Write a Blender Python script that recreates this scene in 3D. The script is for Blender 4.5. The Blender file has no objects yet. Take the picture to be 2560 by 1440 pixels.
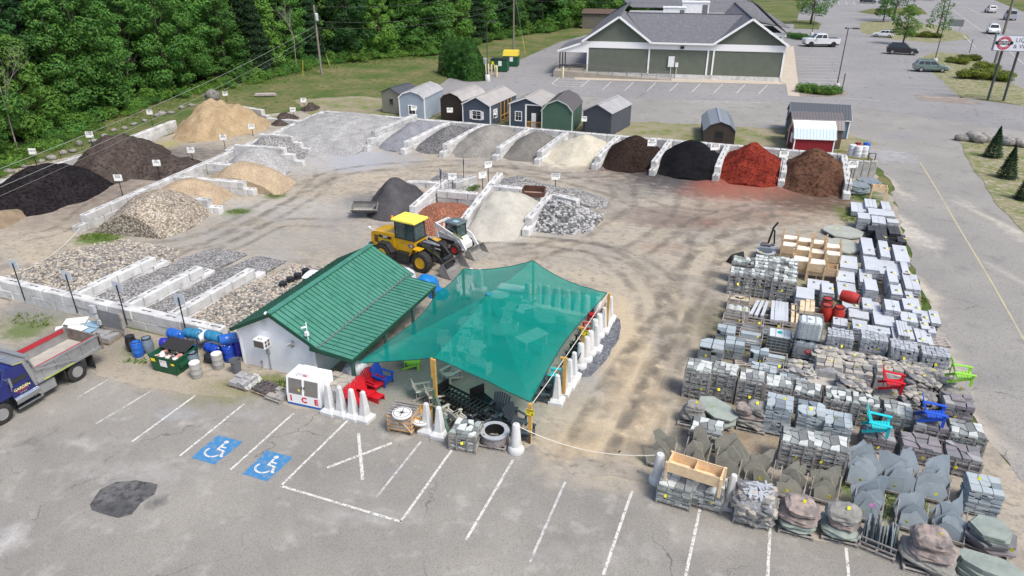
import bpy, bmesh, math, random
from math import sin, cos, pi, radians, sqrt, atan2, hypot
from mathutils import Vector, Matrix, noise
SC=bpy.context.scene
COL=SC.collection
# ---------------------------------------------------------------- camera
FPX=1745.0; TH=radians(26.0); YAW=radians(21.3); CH=20.0
cd=bpy.data.cameras.new('Camera'); cam=bpy.data.objects.new('Camera',cd); COL.objects.link(cam)
cam.location=(0,0,CH); cam.rotation_euler=(radians(90)-TH,0,YAW)
cd.sensor_width=36.0; cd.lens=FPX/2560*36; cd.clip_start=.5; cd.clip_end=3000
SC.camera=cam
# ---------------------------------------------------------------- light
SUN_EL=radians(56); SUN_AZ=radians(113)   # azimuth clockwise from +Y
w=bpy.data.worlds.new('World'); SC.world=w; w.use_nodes=True
nt=w.node_tree; nt.nodes.clear()
sky=nt.nodes.new('ShaderNodeTexSky'); sky.sky_type='NISHITA'; sky.sun_disc=False
sky.sun_elevation=SUN_EL; sky.sun_rotation=SUN_AZ; sky.air_density=1.0; sky.dust_density=3.5; sky.ozone_density=1.0
bg=nt.nodes.new('ShaderNodeBackground'); bg.inputs[1].default_value=.14
wo=nt.nodes.new('ShaderNodeOutputWorld'); nt.links.new(sky.outputs[0],bg.inputs[0]); nt.links.new(bg.outputs[0],wo.inputs[0])
sl=bpy.data.lights.new('Sun','SUN'); sl.energy=2.2; sl.angle=radians(17); sl.color=(1,.95,.87)
so=bpy.data.objects.new('Sun',sl); COL.objects.link(so)
sd=Vector((sin(SUN_AZ)*cos(SUN_EL),cos(SUN_AZ)*cos(SUN_EL),sin(SUN_EL)))
so.rotation_euler=sd.to_track_quat('Z','Y').to_euler(); so.location=(0,0,60)
vs=SC.view_settings; vs.view_transform='Standard'; vs.look='None'; vs.exposure=.54; vs.gamma=1
SC.render.resolution_x=1024; SC.render.resolution_y=576
SC.render.engine='CYCLES'
SC.cycles.transparent_max_bounces=12; SC.cycles.max_bounces=5
# ---------------------------------------------------------------- geometry helpers
def rotw(x,y): return (x*cos(YAW)-y*sin(YAW), x*sin(YAW)+y*cos(YAW))
def G(px,py,z=0.0):
    'ground (height z) point seen at a photo pixel'
    u=(px-1280)/FPX; v=(720-py)/FPX
    d=(u,cos(TH)+v*sin(TH),-sin(TH)+v*cos(TH)); t=(CH-z)/-d[2]
    return rotw(d[0]*t,d[1]*t)
def dep(x,y,z=0):
    dy=-x*sin(YAW)*1.0; fy=-x*sin(YAW)*-1
    Y=-x*sin(YAW)+y*cos(YAW) if False else (x*sin(-YAW)+y*cos(-YAW))
    return Y*cos(TH)-(z-CH)*sin(TH)
def ZT(x,y,py):
    'height at which a point above (x,y) reaches photo row py'
    Y=x*sin(-YAW)+y*cos(-YAW); k=(720-py)/FPX
    return CH+Y*(k*cos(TH)-sin(TH))/(cos(TH)+k*sin(TH))
def M4(loc=(0,0,0),rx=0,ry=0,rz=0):
    return Matrix.Translation(loc)@Matrix.Rotation(rz,4,'Z')@Matrix.Rotation(ry,4,'Y')@Matrix.Rotation(rx,4,'X')
class MB:
    def __init__(s): s.v=[]; s.f=[]; s.m=[]
    def add(s,vs,fs,mi=0,T=None):
        b=len(s.v)
        s.v+= [tuple(T@Vector(v)) for v in vs] if T is not None else [tuple(v) for v in vs]
        s.f+=[tuple(i+b for i in f) for f in fs]; s.m+=[mi]*len(fs); return s
    def box(s,x0,x1,y0,y1,z0,z1,mi=0,T=None):
        return s.add([(x0,y0,z0),(x1,y0,z0),(x1,y1,z0),(x0,y1,z0),(x0,y0,z1),(x1,y0,z1),(x1,y1,z1),(x0,y1,z1)],
          [(3,2,1,0),(4,5,6,7),(0,1,5,4),(1,2,6,5),(2,3,7,6),(3,0,4,7)],mi,T)
    def cb(s,c,d,mi=0,T=None,rz=0):
        x,y,z=d[0]/2,d[1]/2,d[2]/2
        R=M4(c,rz=rz); T=R if T is None else T@R
        return s.box(-x,x,-y,y,-z,z,mi,T)
    def chb(s,x0,x1,y0,y1,z0,z1,c=.03,mi=0,T=None):
        'box with chamfered vertical and top edges'
        pts=[(x0+c,y0),(x1-c,y0),(x1,y0+c),(x1,y1-c),(x1-c,y1),(x0+c,y1),(x0,y1-c),(x0,y0+c)]
        cx,cy=(x0+x1)/2,(y0+y1)/2
        v=[(a,b,z0) for a,b in pts]+[(a,b,z1-c) for a,b in pts]
        v+=[(cx+(a-cx)*(1-2*c/max(x1-x0,.01)),cy+(b-cy)*(1-2*c/max(y1-y0,.01)),z1) for a,b in pts]
        f=[tuple(range(7,-1,-1)),tuple(range(16,24))]
        for k in (0,8):
            f+=[(k+i,k+(i+1)%8,k+8+(i+1)%8,k+8+i) for i in range(8)]
        return s.add(v,f,mi,T)
    def bar(s,p,q,w,h=None,mi=0,T=None,up=(0,0,1)):
        h=h or w; p=Vector(p); q=Vector(q); d=q-p; L=d.length
        if L<1e-6: return s
        d/=L; a=Vector(up).cross(d)
        if a.length<1e-3: a=Vector((1,0,0)).cross(d)
        a.normalize(); b=d.cross(a)
        v=[]
        for e in (p,q):
            for i,j in ((-1,-1),(1,-1),(1,1),(-1,1)): v.append(e+a*(w/2*i)+b*(h/2*j))
        return s.add(v,[(3,2,1,0),(4,5,6,7),(0,1,5,4),(1,2,6,5),(2,3,7,6),(3,0,4,7)],mi,T)
    def tube(s,p,q,r,r2=None,n=8,mi=0,T=None):
        r2=r if r2 is None else r2; p=Vector(p); q=Vector(q); d=(q-p)
        if d.length<1e-6: return s
        d.normalize(); a=d.orthogonal().normalized(); b=d.cross(a)
        v=[]
        for e,R in ((p,r),(q,r2)):
            for i in range(n): t=2*pi*i/n; v.append(e+a*(R*cos(t))+b*(R*sin(t)))
        f=[tuple(range(n-1,-1,-1)),tuple(range(n,2*n))]+[(i,(i+1)%n,n+(i+1)%n,n+i) for i in range(n)]
        return s.add(v,f,mi,T)
    def path(s,pts,r,n=6,mi=0,T=None):
        for a,b in zip(pts[:-1],pts[1:]): s.tube(a,b,r,n=n,mi=mi,T=T)
        return s
    def lathe(s,prof,n=20,mi=0,T=None,ribs=0):
        v=[];f=[]
        for r,z in prof:
            for i in range(n): t=2*pi*i/n; v.append((r*cos(t),r*sin(t),z))
        for k in range(len(prof)-1):
            f+=[(k*n+i,k*n+(i+1)%n,(k+1)*n+(i+1)%n,(k+1)*n+i) for i in range(n)]
        cap=prof[0]!=prof[-1] and not ribs
        if cap and prof[0][0]>1e-4: f.append(tuple(range(n-1,-1,-1)))
        if cap and prof[-1][0]>1e-4: f.append(tuple((len(prof)-1)*n+i for i in range(n)))
        return s.add(v,f,mi,T)
    def prism(s,pts,z0,z1,mi=0,T=None,top=1.0):
        n=len(pts); cx=sum(p[0] for p in pts)/n; cy=sum(p[1] for p in pts)/n
        v=[(a,b,z0) for a,b in pts]+[(cx+(a-cx)*top,cy+(b-cy)*top,z1) for a,b in pts]
        return s.add(v,[tuple(range(n-1,-1,-1)),tuple(range(n,2*n))]+[(i,(i+1)%n,n+(i+1)%n,n+i) for i in range(n)],mi,T)
    def side(s,pts,y0,y1,mi=0,T=None):
        'profile in x-z extruded along y'
        n=len(pts); v=[(a,y0,b) for a,b in pts]+[(a,y1,b) for a,b in pts]
        return s.add(v,[tuple(range(n)),tuple(range(2*n-1,n-1,-1))]+[(i,n+i,n+(i+1)%n,(i+1)%n) for i in range(n)],mi,T)
    def quad(s,a,b,c,d,mi=0,T=None): return s.add([a,b,c,d],[(0,1,2,3)],mi,T)
    def crag(s,r,rng,mi=0):
        'layered boulder: blocky outline, flat top, ledges along the bedding'
        v,f=ICO3; o=rng.uniform(0,99); out=[]
        for x,y,z in v:
            q=(abs(x)**3.2+abs(y)**3.2+abs(z)**3.2)**(-1/3.2); k=q*(1+.16*noise.noise((x*1.6+o,y*1.6,z*1.6))+.10*noise.noise((x*4+o,y*4,z*4))+.04*noise.noise((x*9+o,y*9,z*9)))
            lz=z*k; led=1+.17*noise.noise((o,0,lz*5.5))+.05*noise.noise((x*2,o,lz*14)); out.append((x*k*led*r[0],y*k*led*r[1],lz*r[2]*(1-.08*abs(noise.noise((x*3,y*3,o))))))
        return s.add(out,f,mi)
    def rock(s,c,r,rng,mi=0,flat=1.0,n=None,T=None):
        'irregular stone: jittered icosahedron-like hull'
        v,f=ICO if n is None else ICO2
        sx,sy,sz=r[0]*rng.uniform(.8,1.15),r[1]*rng.uniform(.8,1.15),r[2]*rng.uniform(.8,1.15)
        a=rng.uniform(0,6.28); ca,sa=cos(a),sin(a); o=rng.uniform(0,99); out=[]
        for x,y,z in v:
            k=1+(.28*noise.noise((x*1.3+o,y*1.3,z*1.3)) if n else rng.uniform(-.16,.16))
            X,Y,Z=x*k*sx,y*k*sy,z*k*sz
            Z=max(Z,-sz*.8)*flat
            out.append((c[0]+X*ca-Y*sa,c[1]+X*sa+Y*ca,c[2]+Z))
        return s.add(out,f,mi,T)
    def mesh(s,name,mats,smooth=False):
        me=bpy.data.meshes.new(name); me.from_pydata(s.v,[],s.f)
        mats=mats if isinstance(mats,(list,tuple)) else [mats]
        for m in mats: me.materials.append(m)
        me.polygons.foreach_set('material_index',s.m)
        if smooth: me.polygons.foreach_set('use_smooth',[True]*len(s.f))
        me.update()
        if smooth=='auto':
            try: me.set_sharp_from_angle(angle=radians(40))
            except Exception: pass
        return me
    def build(s,name,mats,parent=None,smooth=False,loc=None,rz=0):
        o=bpy.data.objects.new(name,s.mesh(name,mats,smooth)); COL.objects.link(o)
        if parent is not None: o.parent=parent
        if loc is not None: o.location=loc
        if rz: o.rotation_euler=(0,0,rz)
        return o
def _ico(sub):
    bm=bmesh.new(); bmesh.ops.create_icosphere(bm,subdivisions=sub,radius=1)
    v=[tuple(x.co) for x in bm.verts]; f=[tuple(w.index for w in x.verts) for x in bm.faces]; bm.free(); return v,f
ICO=_ico(1); ICO2=_ico(2); ICO3=_ico(3)
def tag(o,label=None,cat=None,group=None,kind=None):
    if label: o['label']=label
    if cat: o['category']=cat
    if group: o['group']=group
    if kind: o['kind']=kind
    return o
def thing(name,label,cat,loc=(0,0,0),rz=0,group=None):
    o=bpy.data.objects.new(name,None); COL.objects.link(o); o.empty_display_size=.3
    o.location=loc if len(loc)==3 else (loc[0],loc[1],0); o.rotation_euler=(0,0,rz)
    return tag(o,label,cat,group)
KIDS={}
def copy_tree(o,loc,rz=0,label=None,group=None,parent=None,scale=None,cat=None):
    c=o.copy(); COL.objects.link(c)
    if parent is not None: c.parent=parent
    else:
        c.location=loc if len(loc)==3 else (loc[0],loc[1],0); c.rotation_euler=(0,0,rz)
        if scale is not None: c.scale=(scale,)*3 if not isinstance(scale,(tuple,list)) else scale
        if label: c['label']=label
        if group: c['group']=group
        if cat: c['category']=cat
    for ch in o.children: copy_tree(ch,None,parent=c)
    return c
TXT={}
def text_mesh(body,size,ext,m,align='CENTER',bold=0.0):
    key=(body,size,ext,m.name,align,bold)
    if key in TXT: return TXT[key]
    cu=bpy.data.curves.new('lettering','FONT'); cu.body=body; cu.size=size; cu.extrude=ext; cu.align_x=align; cu.align_y='CENTER'
    cu.resolution_u=2; cu.offset=bold; cu.space_line=.9
    o=bpy.data.objects.new('lettering',cu); COL.objects.link(o)
    dg=bpy.context.evaluated_depsgraph_get(); me=bpy.data.meshes.new_from_object(o.evaluated_get(dg))
    me.materials.clear(); me.materials.append(m); bpy.data.objects.remove(o); TXT[key]=me; return me
def text(body,size,m,parent,T,ext=.004,name='lettering',bold=0.0,align='CENTER'):
    o=bpy.data.objects.new(name,text_mesh(body,size,ext,m,align,bold)); COL.objects.link(o); o.parent=parent
    o.matrix_local=T; return o
# ---------------------------------------------------------------- materials
MATS={}
def _n(nt,t,**k):
    n=nt.nodes.new(t)
    for a,b in k.items(): setattr(n,a,b)
    return n
def mat(name,c,c2=None,sc=3.0,rough=.8,metal=0.0,bump=0.0,bsc=25.0,spec=.3,rnd=0.0,c3=None,sc3=40.0,stretch=None,alpha=None,
        emit=None,trans=0.0,coat=0.0,lo=.35,hi=.65,attr=False,lo3=.45,hi3=.62,sub=0.0,det=5.0,c4=None,sc4=4.0,lo4=.5,hi4=.7,crack=None):
    if name in MATS: return MATS[name]
    m=bpy.data.materials.new(name); m.use_nodes=True; nt=m.node_tree; L=nt.links.new
    b=nt.nodes['Principled BSDF']
    b.inputs['Roughness'].default_value=rough; b.inputs['Metallic'].default_value=metal
    b.inputs['Specular IOR Level'].default_value=spec
    if coat: b.inputs['Coat Weight'].default_value=coat; b.inputs['Coat Roughness'].default_value=.08
    cur=None; tc=None
    def coords():
        nonlocal tc
        if tc is None:
            t=_n(nt,'ShaderNodeTexCoord'); tc=t.outputs['Object']
            if stretch:
                mp=_n(nt,'ShaderNodeMapping'); mp.inputs['Scale'].default_value=stretch; L(tc,mp.inputs[0]); tc=mp.outputs[0]
        return tc
    def noisef(scale,a,bb,detail=None):
        nz=_n(nt,'ShaderNodeTexNoise'); nz.inputs['Scale'].default_value=scale; nz.inputs['Detail'].default_value=det if detail is None else detail
        nz.inputs['Roughness'].default_value=.6
        L(coords(),nz.inputs['Vector']); mr=_n(nt,'ShaderNodeMapRange'); mr.inputs[1].default_value=a; mr.inputs[2].default_value=bb
        L(nz.outputs[0],mr.inputs[0]); return mr.outputs[0]
    def mix(f,a,bcol,bt='MIX'):
        x=_n(nt,'ShaderNodeMix',data_type='RGBA',blend_type=bt)
        if isinstance(f,float): x.inputs[0].default_value=f
        else: L(f,x.inputs[0])
        for i,q in ((6,a),(7,bcol)):
            if isinstance(q,tuple): x.inputs[i].default_value=(*q,1) if len(q)==3 else q
            else: L(q,x.inputs[i])
        return x.outputs[2]
    cur=c
    if c2 is not None: cur=mix(noisef(sc,lo,hi),c,c2)
    if c3 is not None: cur=mix(noisef(sc3,lo3,hi3,3.0),cur,c3)
    if c4 is not None: cur=mix(noisef(sc4,lo4,hi4,8.0),cur,c4)
    if crack:
        vz=_n(nt,'ShaderNodeTexVoronoi',feature='DISTANCE_TO_EDGE'); vz.inputs['Scale'].default_value=crack; wn=_n(nt,'ShaderNodeTexNoise'); wn.inputs['Scale'].default_value=1.2; wn.inputs['Detail'].default_value=4; L(coords(),wn.inputs['Vector']); va=_n(nt,'ShaderNodeVectorMath',operation='ADD'); L(coords(),va.inputs[0]); vm=_n(nt,'ShaderNodeVectorMath',operation='SCALE'); L(wn.outputs['Color'],vm.inputs[0]); vm.inputs['Scale'].default_value=1.1; L(vm.outputs[0],va.inputs[1]); L(va.outputs[0],vz.inputs['Vector'])
        mr=_n(nt,'ShaderNodeMapRange'); mr.inputs[1].default_value=.0012; mr.inputs[2].default_value=.005; mr.inputs[3].default_value=1; mr.inputs[4].default_value=0; L(vz.outputs['Distance'],mr.inputs[0]); mm=_n(nt,'ShaderNodeMath',operation='MULTIPLY'); L(mr.outputs[0],mm.inputs[0]); L(noisef(.35,.48,.62,2.0),mm.inputs[1]); cur=mix(mm.outputs[0],cur,(.13,.128,.125))
    if attr:
        at=_n(nt,'ShaderNodeVertexColor'); at.layer_name='Col'
        nf=noisef(1.4,.25,.75,8.0); ad=_n(nt,'ShaderNodeMath',operation='MULTIPLY_ADD'); L(nf,ad.inputs[0]); ad.inputs[1].default_value=.7; ad.inputs[2].default_value=-.35
        a2=_n(nt,'ShaderNodeMath',operation='ADD'); L(ad.outputs[0],a2.inputs[0]); L(at.outputs['Alpha'],a2.inputs[1])
        mr=_n(nt,'ShaderNodeMapRange'); mr.inputs[1].default_value=.2; mr.inputs[2].default_value=.85; L(a2.outputs[0],mr.inputs[0])
        # colour keeps a little of its own grain
        g=mix(noisef(9.0,.3,.7,6.0),(.80,.80,.80),(1.15,1.15,1.15)); tcol=mix(1.0,at.outputs['Color'],g,'MULTIPLY')
        cur=mix(mr.outputs[0],cur,tcol)
    if rnd:
        oi=_n(nt,'ShaderNodeObjectInfo'); mr=_n(nt,'ShaderNodeMapRange'); mr.inputs[3].default_value=1-rnd; mr.inputs[4].default_value=1+rnd
        L(oi.outputs['Random'],mr.inputs[0]); cb=_n(nt,'ShaderNodeCombineColor')
        for i in range(3): L(mr.outputs[0],cb.inputs[i])
        cur=mix(1.0,cur,cb.outputs[0],'MULTIPLY')
    if isinstance(cur,tuple): b.inputs['Base Color'].default_value=(*cur,1)
    else: L(cur,b.inputs['Base Color'])
    if bump:
        nz=_n(nt,'ShaderNodeTexNoise'); nz.inputs['Scale'].default_value=bsc; nz.inputs['Detail'].default_value=4; L(coords(),nz.inputs['Vector'])
        bp=_n(nt,'ShaderNodeBump'); bp.inputs['Strength'].default_value=min(bump,1.0); bp.inputs['Distance'].default_value=.05*max(bump,1)
        L(nz.outputs[0],bp.inputs['Height']); L(bp.outputs[0],b.inputs['Normal'])
    if emit: b.inputs['Emission Color'].default_value=(*emit,1); b.inputs['Emission Strength'].default_value=1
    out=nt.nodes['Material Output']
    if sub:   # leaf-like translucency
        tr=_n(nt,'ShaderNodeBsdfTranslucent')
        if isinstance(cur,tuple): tr.inputs[0].default_value=(*cur,1)
        else: L(cur,tr.inputs[0])
        ms=_n(nt,'ShaderNodeMixShader'); ms.inputs[0].default_value=sub; L(b.outputs[0],ms.inputs[1]); L(tr.outputs[0],ms.inputs[2]); L(ms.outputs[0],out.inputs[0])
    if alpha is not None:
        tp=_n(nt,'ShaderNodeBsdfTransparent'); ms=_n(nt,'ShaderNodeMixShader'); ms.inputs[0].default_value=alpha
        src=out.inputs[0].links[0].from_socket; L(tp.outputs[0],ms.inputs[1]); L(src,ms.inputs[2]); L(ms.outputs[0],out.inputs[0])
    MATS[name]=m; return m
def siding(name,c,pitch=.12,axis='Z',rough=.6,amt=.35,metal=0.0,c2=None,sharp=.12,spec=.4):
    'horizontal clapboards or standing seams: grooves by world-sized waves along one object axis'
    m=mat(name,c,c2 or tuple(x*.88 for x in c),sc=.8,rough=rough,metal=metal,spec=spec); nt=m.node_tree; L=nt.links.new
    b=nt.nodes['Principled BSDF']; t=_n(nt,'ShaderNodeTexCoord'); sp=_n(nt,'ShaderNodeSeparateXYZ'); L(t.outputs['Object'],sp.inputs[0])
    d=_n(nt,'ShaderNodeMath',operation='DIVIDE'); L(sp.outputs[axis],d.inputs[0]); d.inputs[1].default_value=pitch
    fr=_n(nt,'ShaderNodeMath',operation='FRACT'); L(d.outputs[0],fr.inputs[0])
    mr=_n(nt,'ShaderNodeMapRange'); mr.inputs[1].default_value=0; mr.inputs[2].default_value=sharp; mr.inputs[3].default_value=1-amt; mr.inputs[4].default_value=1; L(fr.outputs[0],mr.inputs[0])
    cb=_n(nt,'ShaderNodeCombineColor')
    for i in range(3): L(mr.outputs[0],cb.inputs[i])
    x=_n(nt,'ShaderNodeMix',data_type='RGBA',blend_type='MULTIPLY'); x.inputs[0].default_value=1
    src=b.inputs['Base Color'].links[0].from_socket; L(src,x.inputs[6]); L(cb.outputs[0],x.inputs[7]); L(x.outputs[2],b.inputs['Base Color'])
    bp=_n(nt,'ShaderNodeBump'); bp.inputs['Strength'].default_value=.6; bp.inputs['Distance'].default_value=.02; L(fr.outputs[0],bp.inputs['Height']); L(bp.outputs[0],b.inputs['Normal'])
    return m
def stones(name,cols,scale,bump=1.0,rough=.85,dist=.04,gap=.5):
    'packed pebbles: voronoi cells with their own colour and a rounded relief'
    if name in MATS: return MATS[name]
    m=bpy.data.materials.new(name); m.use_nodes=True; nt=m.node_tree; L=nt.links.new; b=nt.nodes['Principled BSDF']
    b.inputs['Roughness'].default_value=rough; b.inputs['Specular IOR Level'].default_value=.25
    t=_n(nt,'ShaderNodeTexCoord'); v=_n(nt,'ShaderNodeTexVoronoi'); v.inputs['Scale'].default_value=scale; L(t.outputs['Object'],v.inputs['Vector'])
    sc=_n(nt,'ShaderNodeSeparateColor'); L(v.outputs['Color'],sc.inputs[0])
    r=_n(nt,'ShaderNodeValToRGB'); L(sc.outputs[0],r.inputs[0]); e=r.color_ramp.elements
    while len(e)<len(cols): e.new(.5)
    for i,c in enumerate(cols): e[i].position=i/(len(cols)-1); e[i].color=(*c,1)
    mr=_n(nt,'ShaderNodeMapRange'); mr.inputs[1].default_value=.25; mr.inputs[2].default_value=.75; mr.inputs[3].default_value=1; mr.inputs[4].default_value=gap; L(v.outputs['Distance'],mr.inputs[0])
    nz=_n(nt,'ShaderNodeTexNoise'); nz.inputs['Scale'].default_value=.9; nz.inputs['Detail'].default_value=6; L(t.outputs['Object'],nz.inputs['Vector'])
    mr2=_n(nt,'ShaderNodeMapRange'); mr2.inputs[1].default_value=.3; mr2.inputs[2].default_value=.7; mr2.inputs[3].default_value=.8; mr2.inputs[4].default_value=1.12; L(nz.outputs[0],mr2.inputs[0])
    mu=_n(nt,'ShaderNodeMath',operation='MULTIPLY'); L(mr.outputs[0],mu.inputs[0]); L(mr2.outputs[0],mu.inputs[1])
    cb=_n(nt,'ShaderNodeCombineColor')
    for i in range(3): L(mu.outputs[0],cb.inputs[i])
    x=_n(nt,'ShaderNodeMix',data_type='RGBA',blend_type='MULTIPLY'); x.inputs[0].default_value=1; L(r.outputs[0],x.inputs[6]); L(cb.outputs[0],x.inputs[7]); L(x.outputs[2],b.inputs['Base Color'])
    bp=_n(nt,'ShaderNodeBump',invert=True); bp.inputs['Strength'].default_value=bump; bp.inputs['Distance'].default_value=dist; L(v.outputs['Distance'],bp.inputs['Height']); L(bp.outputs[0],b.inputs['Normal'])
    MATS[name]=m; return m
def hx(r,g,b):
    f=lambda c:((c/255+.055)/1.055)**2.4 if c/255>.04045 else c/255/12.92
    return (f(r),f(g),f(b))
concrete=mat('concrete',(.58,.585,.58),(.40,.405,.405),sc=.9,bump=.4,bsc=9,c3=(.26,.255,.24),sc3=2.2,lo3=.56,hi3=.78,rnd=.12)
concrete_old=mat('concrete_weathered',(.50,.49,.46),(.33,.32,.30),sc=2.2,bump=.4,bsc=12,rnd=.1)
black_steel=mat('black_steel',(.012,.012,.013),rough=.45,spec=.5)
galv=mat('galvanised_steel',(.42,.43,.44),(.30,.31,.32),sc=5,rough=.42,metal=.6)
white_paint=mat('white_paint',(.78,.79,.80),(.66,.67,.68),sc=2.5,rough=.5)
white_clean=mat('white_enamel',(.82,.83,.84),rough=.3,spec=.5)
black_ink=mat('black_ink',(.02,.02,.022),rough=.6)
red_ink=mat('red_ink',(.60,.02,.03),rough=.5)
rubber=mat('rubber',(.022,.022,.023),(.045,.043,.04),sc=6,rough=.75,bump=.3,bsc=30)
glass_dark=mat('dark_glass',(.015,.02,.025),rough=.06,spec=.8)
pallet_wood=mat('pallet_wood',(.30,.24,.18),(.19,.16,.13),sc=5,rough=.85,bump=.4,bsc=18,rnd=.2,stretch=(1,1,3))
grey_wood=mat('weathered_wood',(.33,.31,.29),(.20,.19,.18),sc=6,rough=.9,bump=.4,bsc=20,rnd=.15)
cedar=mat('new_cedar',(.62,.42,.22),(.50,.31,.15),sc=6,rough=.6,bump=.2,bsc=20,rnd=.1)
pine_new=mat('new_pine',(.74,.58,.38),(.64,.46,.28),sc=4,rough=.65,rnd=.08)
yellow_tag=mat('yellow_tag',(.85,.78,.03),rough=.5)
dark_wood=mat('post_wood',(.55,.35,.10),(.42,.26,.08),sc=4,rough=.7,rnd=.08)
# ================================================================ setting: ground sheets
BL=[]   # stains on bare ground: colour, weight, world ellipse in camera-aligned axes
def blob(px,py,rx,ry,c,a=.9,rot=0):
    x,y=G(px,py); Y=x*sin(-YAW)+y*cos(-YAW); t=Y*cos(TH)+CH*sin(TH); ph=CH/hypot(hypot(x,y),CH)
    BL.append((x,y,rx*t/FPX,ry*t/(FPX*ph),c,a,rot))
GRS=(.10,.15,.035); GRS2=(.16,.17,.06)
for a in [(1560,395,90,28,(.055,.035,.03),.75),(1590,430,120,30,(.12,.09,.08),.6),(1700,425,110,34,(.035,.034,.036),.95),(1690,470,150,22,(.09,.085,.085),.6),
 (1860,465,105,22,(.27,.075,.05),.9),(1880,500,150,24,(.27,.16,.12),.5),(1700,560,90,16,(.16,.12,.105),.55),(1770,558,26,9,(.27,.11,.08),.6),(2040,500,110,26,(.11,.07,.05),.9),(1960,545,160,18,(.24,.17,.12),.5),
 (1650,620,70,14,(.27,.18,.14),.5),(1600,540,110,18,(.17,.16,.155),.5),(1400,395,75,22,(.58,.53,.42),.75),(1300,385,90,20,(.36,.34,.31),.6),(1180,392,70,16,(.33,.31,.28),.6),
 (820,400,130,30,(.36,.36,.36),.7),(900,400,60,22,(.33,.34,.37),.8),(1000,400,60,18,(.30,.30,.31),.7),(700,520,210,26,(.36,.355,.34),.6),(560,600,260,22,(.30,.295,.28),.55),(300,640,150,16,(.42,.36,.28),.5),
 (870,560,80,22,(.24,.235,.235),.55),(1250,580,70,26,(.52,.50,.45),.85),(1400,580,80,16,(.33,.32,.30),.6),(940,500,70,20,(.13,.13,.135),.7),(1090,560,60,20,(.33,.20,.13),.6),
 (130,480,160,34,(.14,.12,.11),.7),(300,470,150,24,(.23,.19,.16),.6),(450,390,120,20,(.13,.115,.105),.75),(600,420,100,20,(.36,.31,.25),.5),(230,520,110,20,(.20,.16,.125),.55),(80,560,110,16,(.24,.19,.15),.55),
 (480,660,120,22,(.36,.355,.34),.6),(680,650,60,20,(.33,.325,.31),.6),(250,595,52,14,GRS,1.0),(595,530,30,8,GRS,.9),(690,490,26,7,GRS,.9),(710,452,18,6,GRS,.85),(510,655,24,8,GRS2,.7),(590,690,20,8,GRS,.7),(420,360,35,10,(.30,.27,.12),.8),(690,300,26,10,GRS,.9),
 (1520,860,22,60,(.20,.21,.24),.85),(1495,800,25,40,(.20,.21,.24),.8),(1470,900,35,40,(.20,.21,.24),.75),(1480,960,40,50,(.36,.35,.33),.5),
 (1740,860,30,120,(.45,.38,.27),.5),(1590,900,60,140,(.46,.39,.28),.7),(1500,1060,80,60,(.46,.39,.28),.8),(1650,760,80,60,(.44,.38,.28),.6),(1350,690,60,12,(.37,.35,.31),.5),
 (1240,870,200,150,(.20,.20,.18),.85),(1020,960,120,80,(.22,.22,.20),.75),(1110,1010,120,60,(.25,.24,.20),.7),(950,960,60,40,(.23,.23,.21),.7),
 (2150,480,40,30,GRS,.8),(2120,540,22,18,GRS,.75),(2200,560,40,40,GRS2,.5),(2060,760,60,60,GRS2,.6),(2190,700,40,60,GRS2,.5),(2030,1090,60,40,(.14,.15,.06),.6),(2130,1200,60,50,GRS,.7),(1840,1110,110,28,(.30,.23,.15),.7),(1630,1140,24,22,GRS2,.7),(2240,1250,90,70,GRS,.55),
 (1960,1060,130,40,(.24,.20,.14),.6),(1690,800,16,60,(.30,.28,.24),.5),
 (1900,870,120,80,(.12,.12,.07),.7),(2100,950,200,70,(.09,.095,.06),.7),(1900,800,150,50,(.14,.13,.08),.6),(1880,1000,150,50,(.12,.12,.08),.6),(2200,830,120,60,(.12,.13,.07),.6)]: blob(*a)
for a in [(1560,900,60,190,(.44,.355,.245),.75),(1450,1110,90,40,(.43,.34,.225),.6),(1750,540,170,26,(.22,.165,.135),.6),(1000,610,300,34,(.27,.255,.23),.55),(1500,480,110,22,(.25,.235,.21),.5),(1640,690,60,50,(.27,.24,.20),.5),(600,560,200,18,(.26,.25,.235),.5),(1840,480,120,16,(.25,.10,.07),.6)]: blob(*a)
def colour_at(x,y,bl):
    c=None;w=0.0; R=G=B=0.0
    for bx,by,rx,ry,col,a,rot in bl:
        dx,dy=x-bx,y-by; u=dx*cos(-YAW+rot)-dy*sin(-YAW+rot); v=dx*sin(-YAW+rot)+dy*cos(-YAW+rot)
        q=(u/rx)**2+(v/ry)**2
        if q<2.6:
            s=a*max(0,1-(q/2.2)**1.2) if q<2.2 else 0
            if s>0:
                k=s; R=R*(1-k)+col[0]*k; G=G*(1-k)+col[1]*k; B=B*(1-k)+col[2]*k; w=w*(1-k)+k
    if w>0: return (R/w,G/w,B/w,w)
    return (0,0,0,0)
def inpoly(x,y,p):
    r=False;j=len(p)-1
    for i in range(len(p)):
        if (p[i][1]>y)!=(p[j][1]>y) and x<(p[j][0]-p[i][0])*(y-p[i][1])/(p[j][1]-p[i][1])+p[i][0]: r=not r
        j=i
    return r
def rag(poly,amp=.3,step=1.0,seed=1,close=True):
    rng=random.Random(seed); o=[]
    n=len(poly)
    for i in range(n):
        a=poly[i]; b=poly[(i+1)%n]; L=hypot(b[0]-a[0],b[1]-a[1]); k=max(1,int(L/step))
        for j in range(k):
            t=j/k; nz=noise.noise((a[0]+(b[0]-a[0])*t*1.0*.6+seed,(a[1]+(b[1]-a[1])*t)*.6,seed*3.3))*amp*1.6+rng.uniform(-.3,.3)*amp
            nx,ny=-(b[1]-a[1])/L,(b[0]-a[0])/L
            o.append((a[0]+(b[0]-a[0])*t+nx*nz,a[1]+(b[1]-a[1])*t+ny*nz))
    return o
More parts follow.
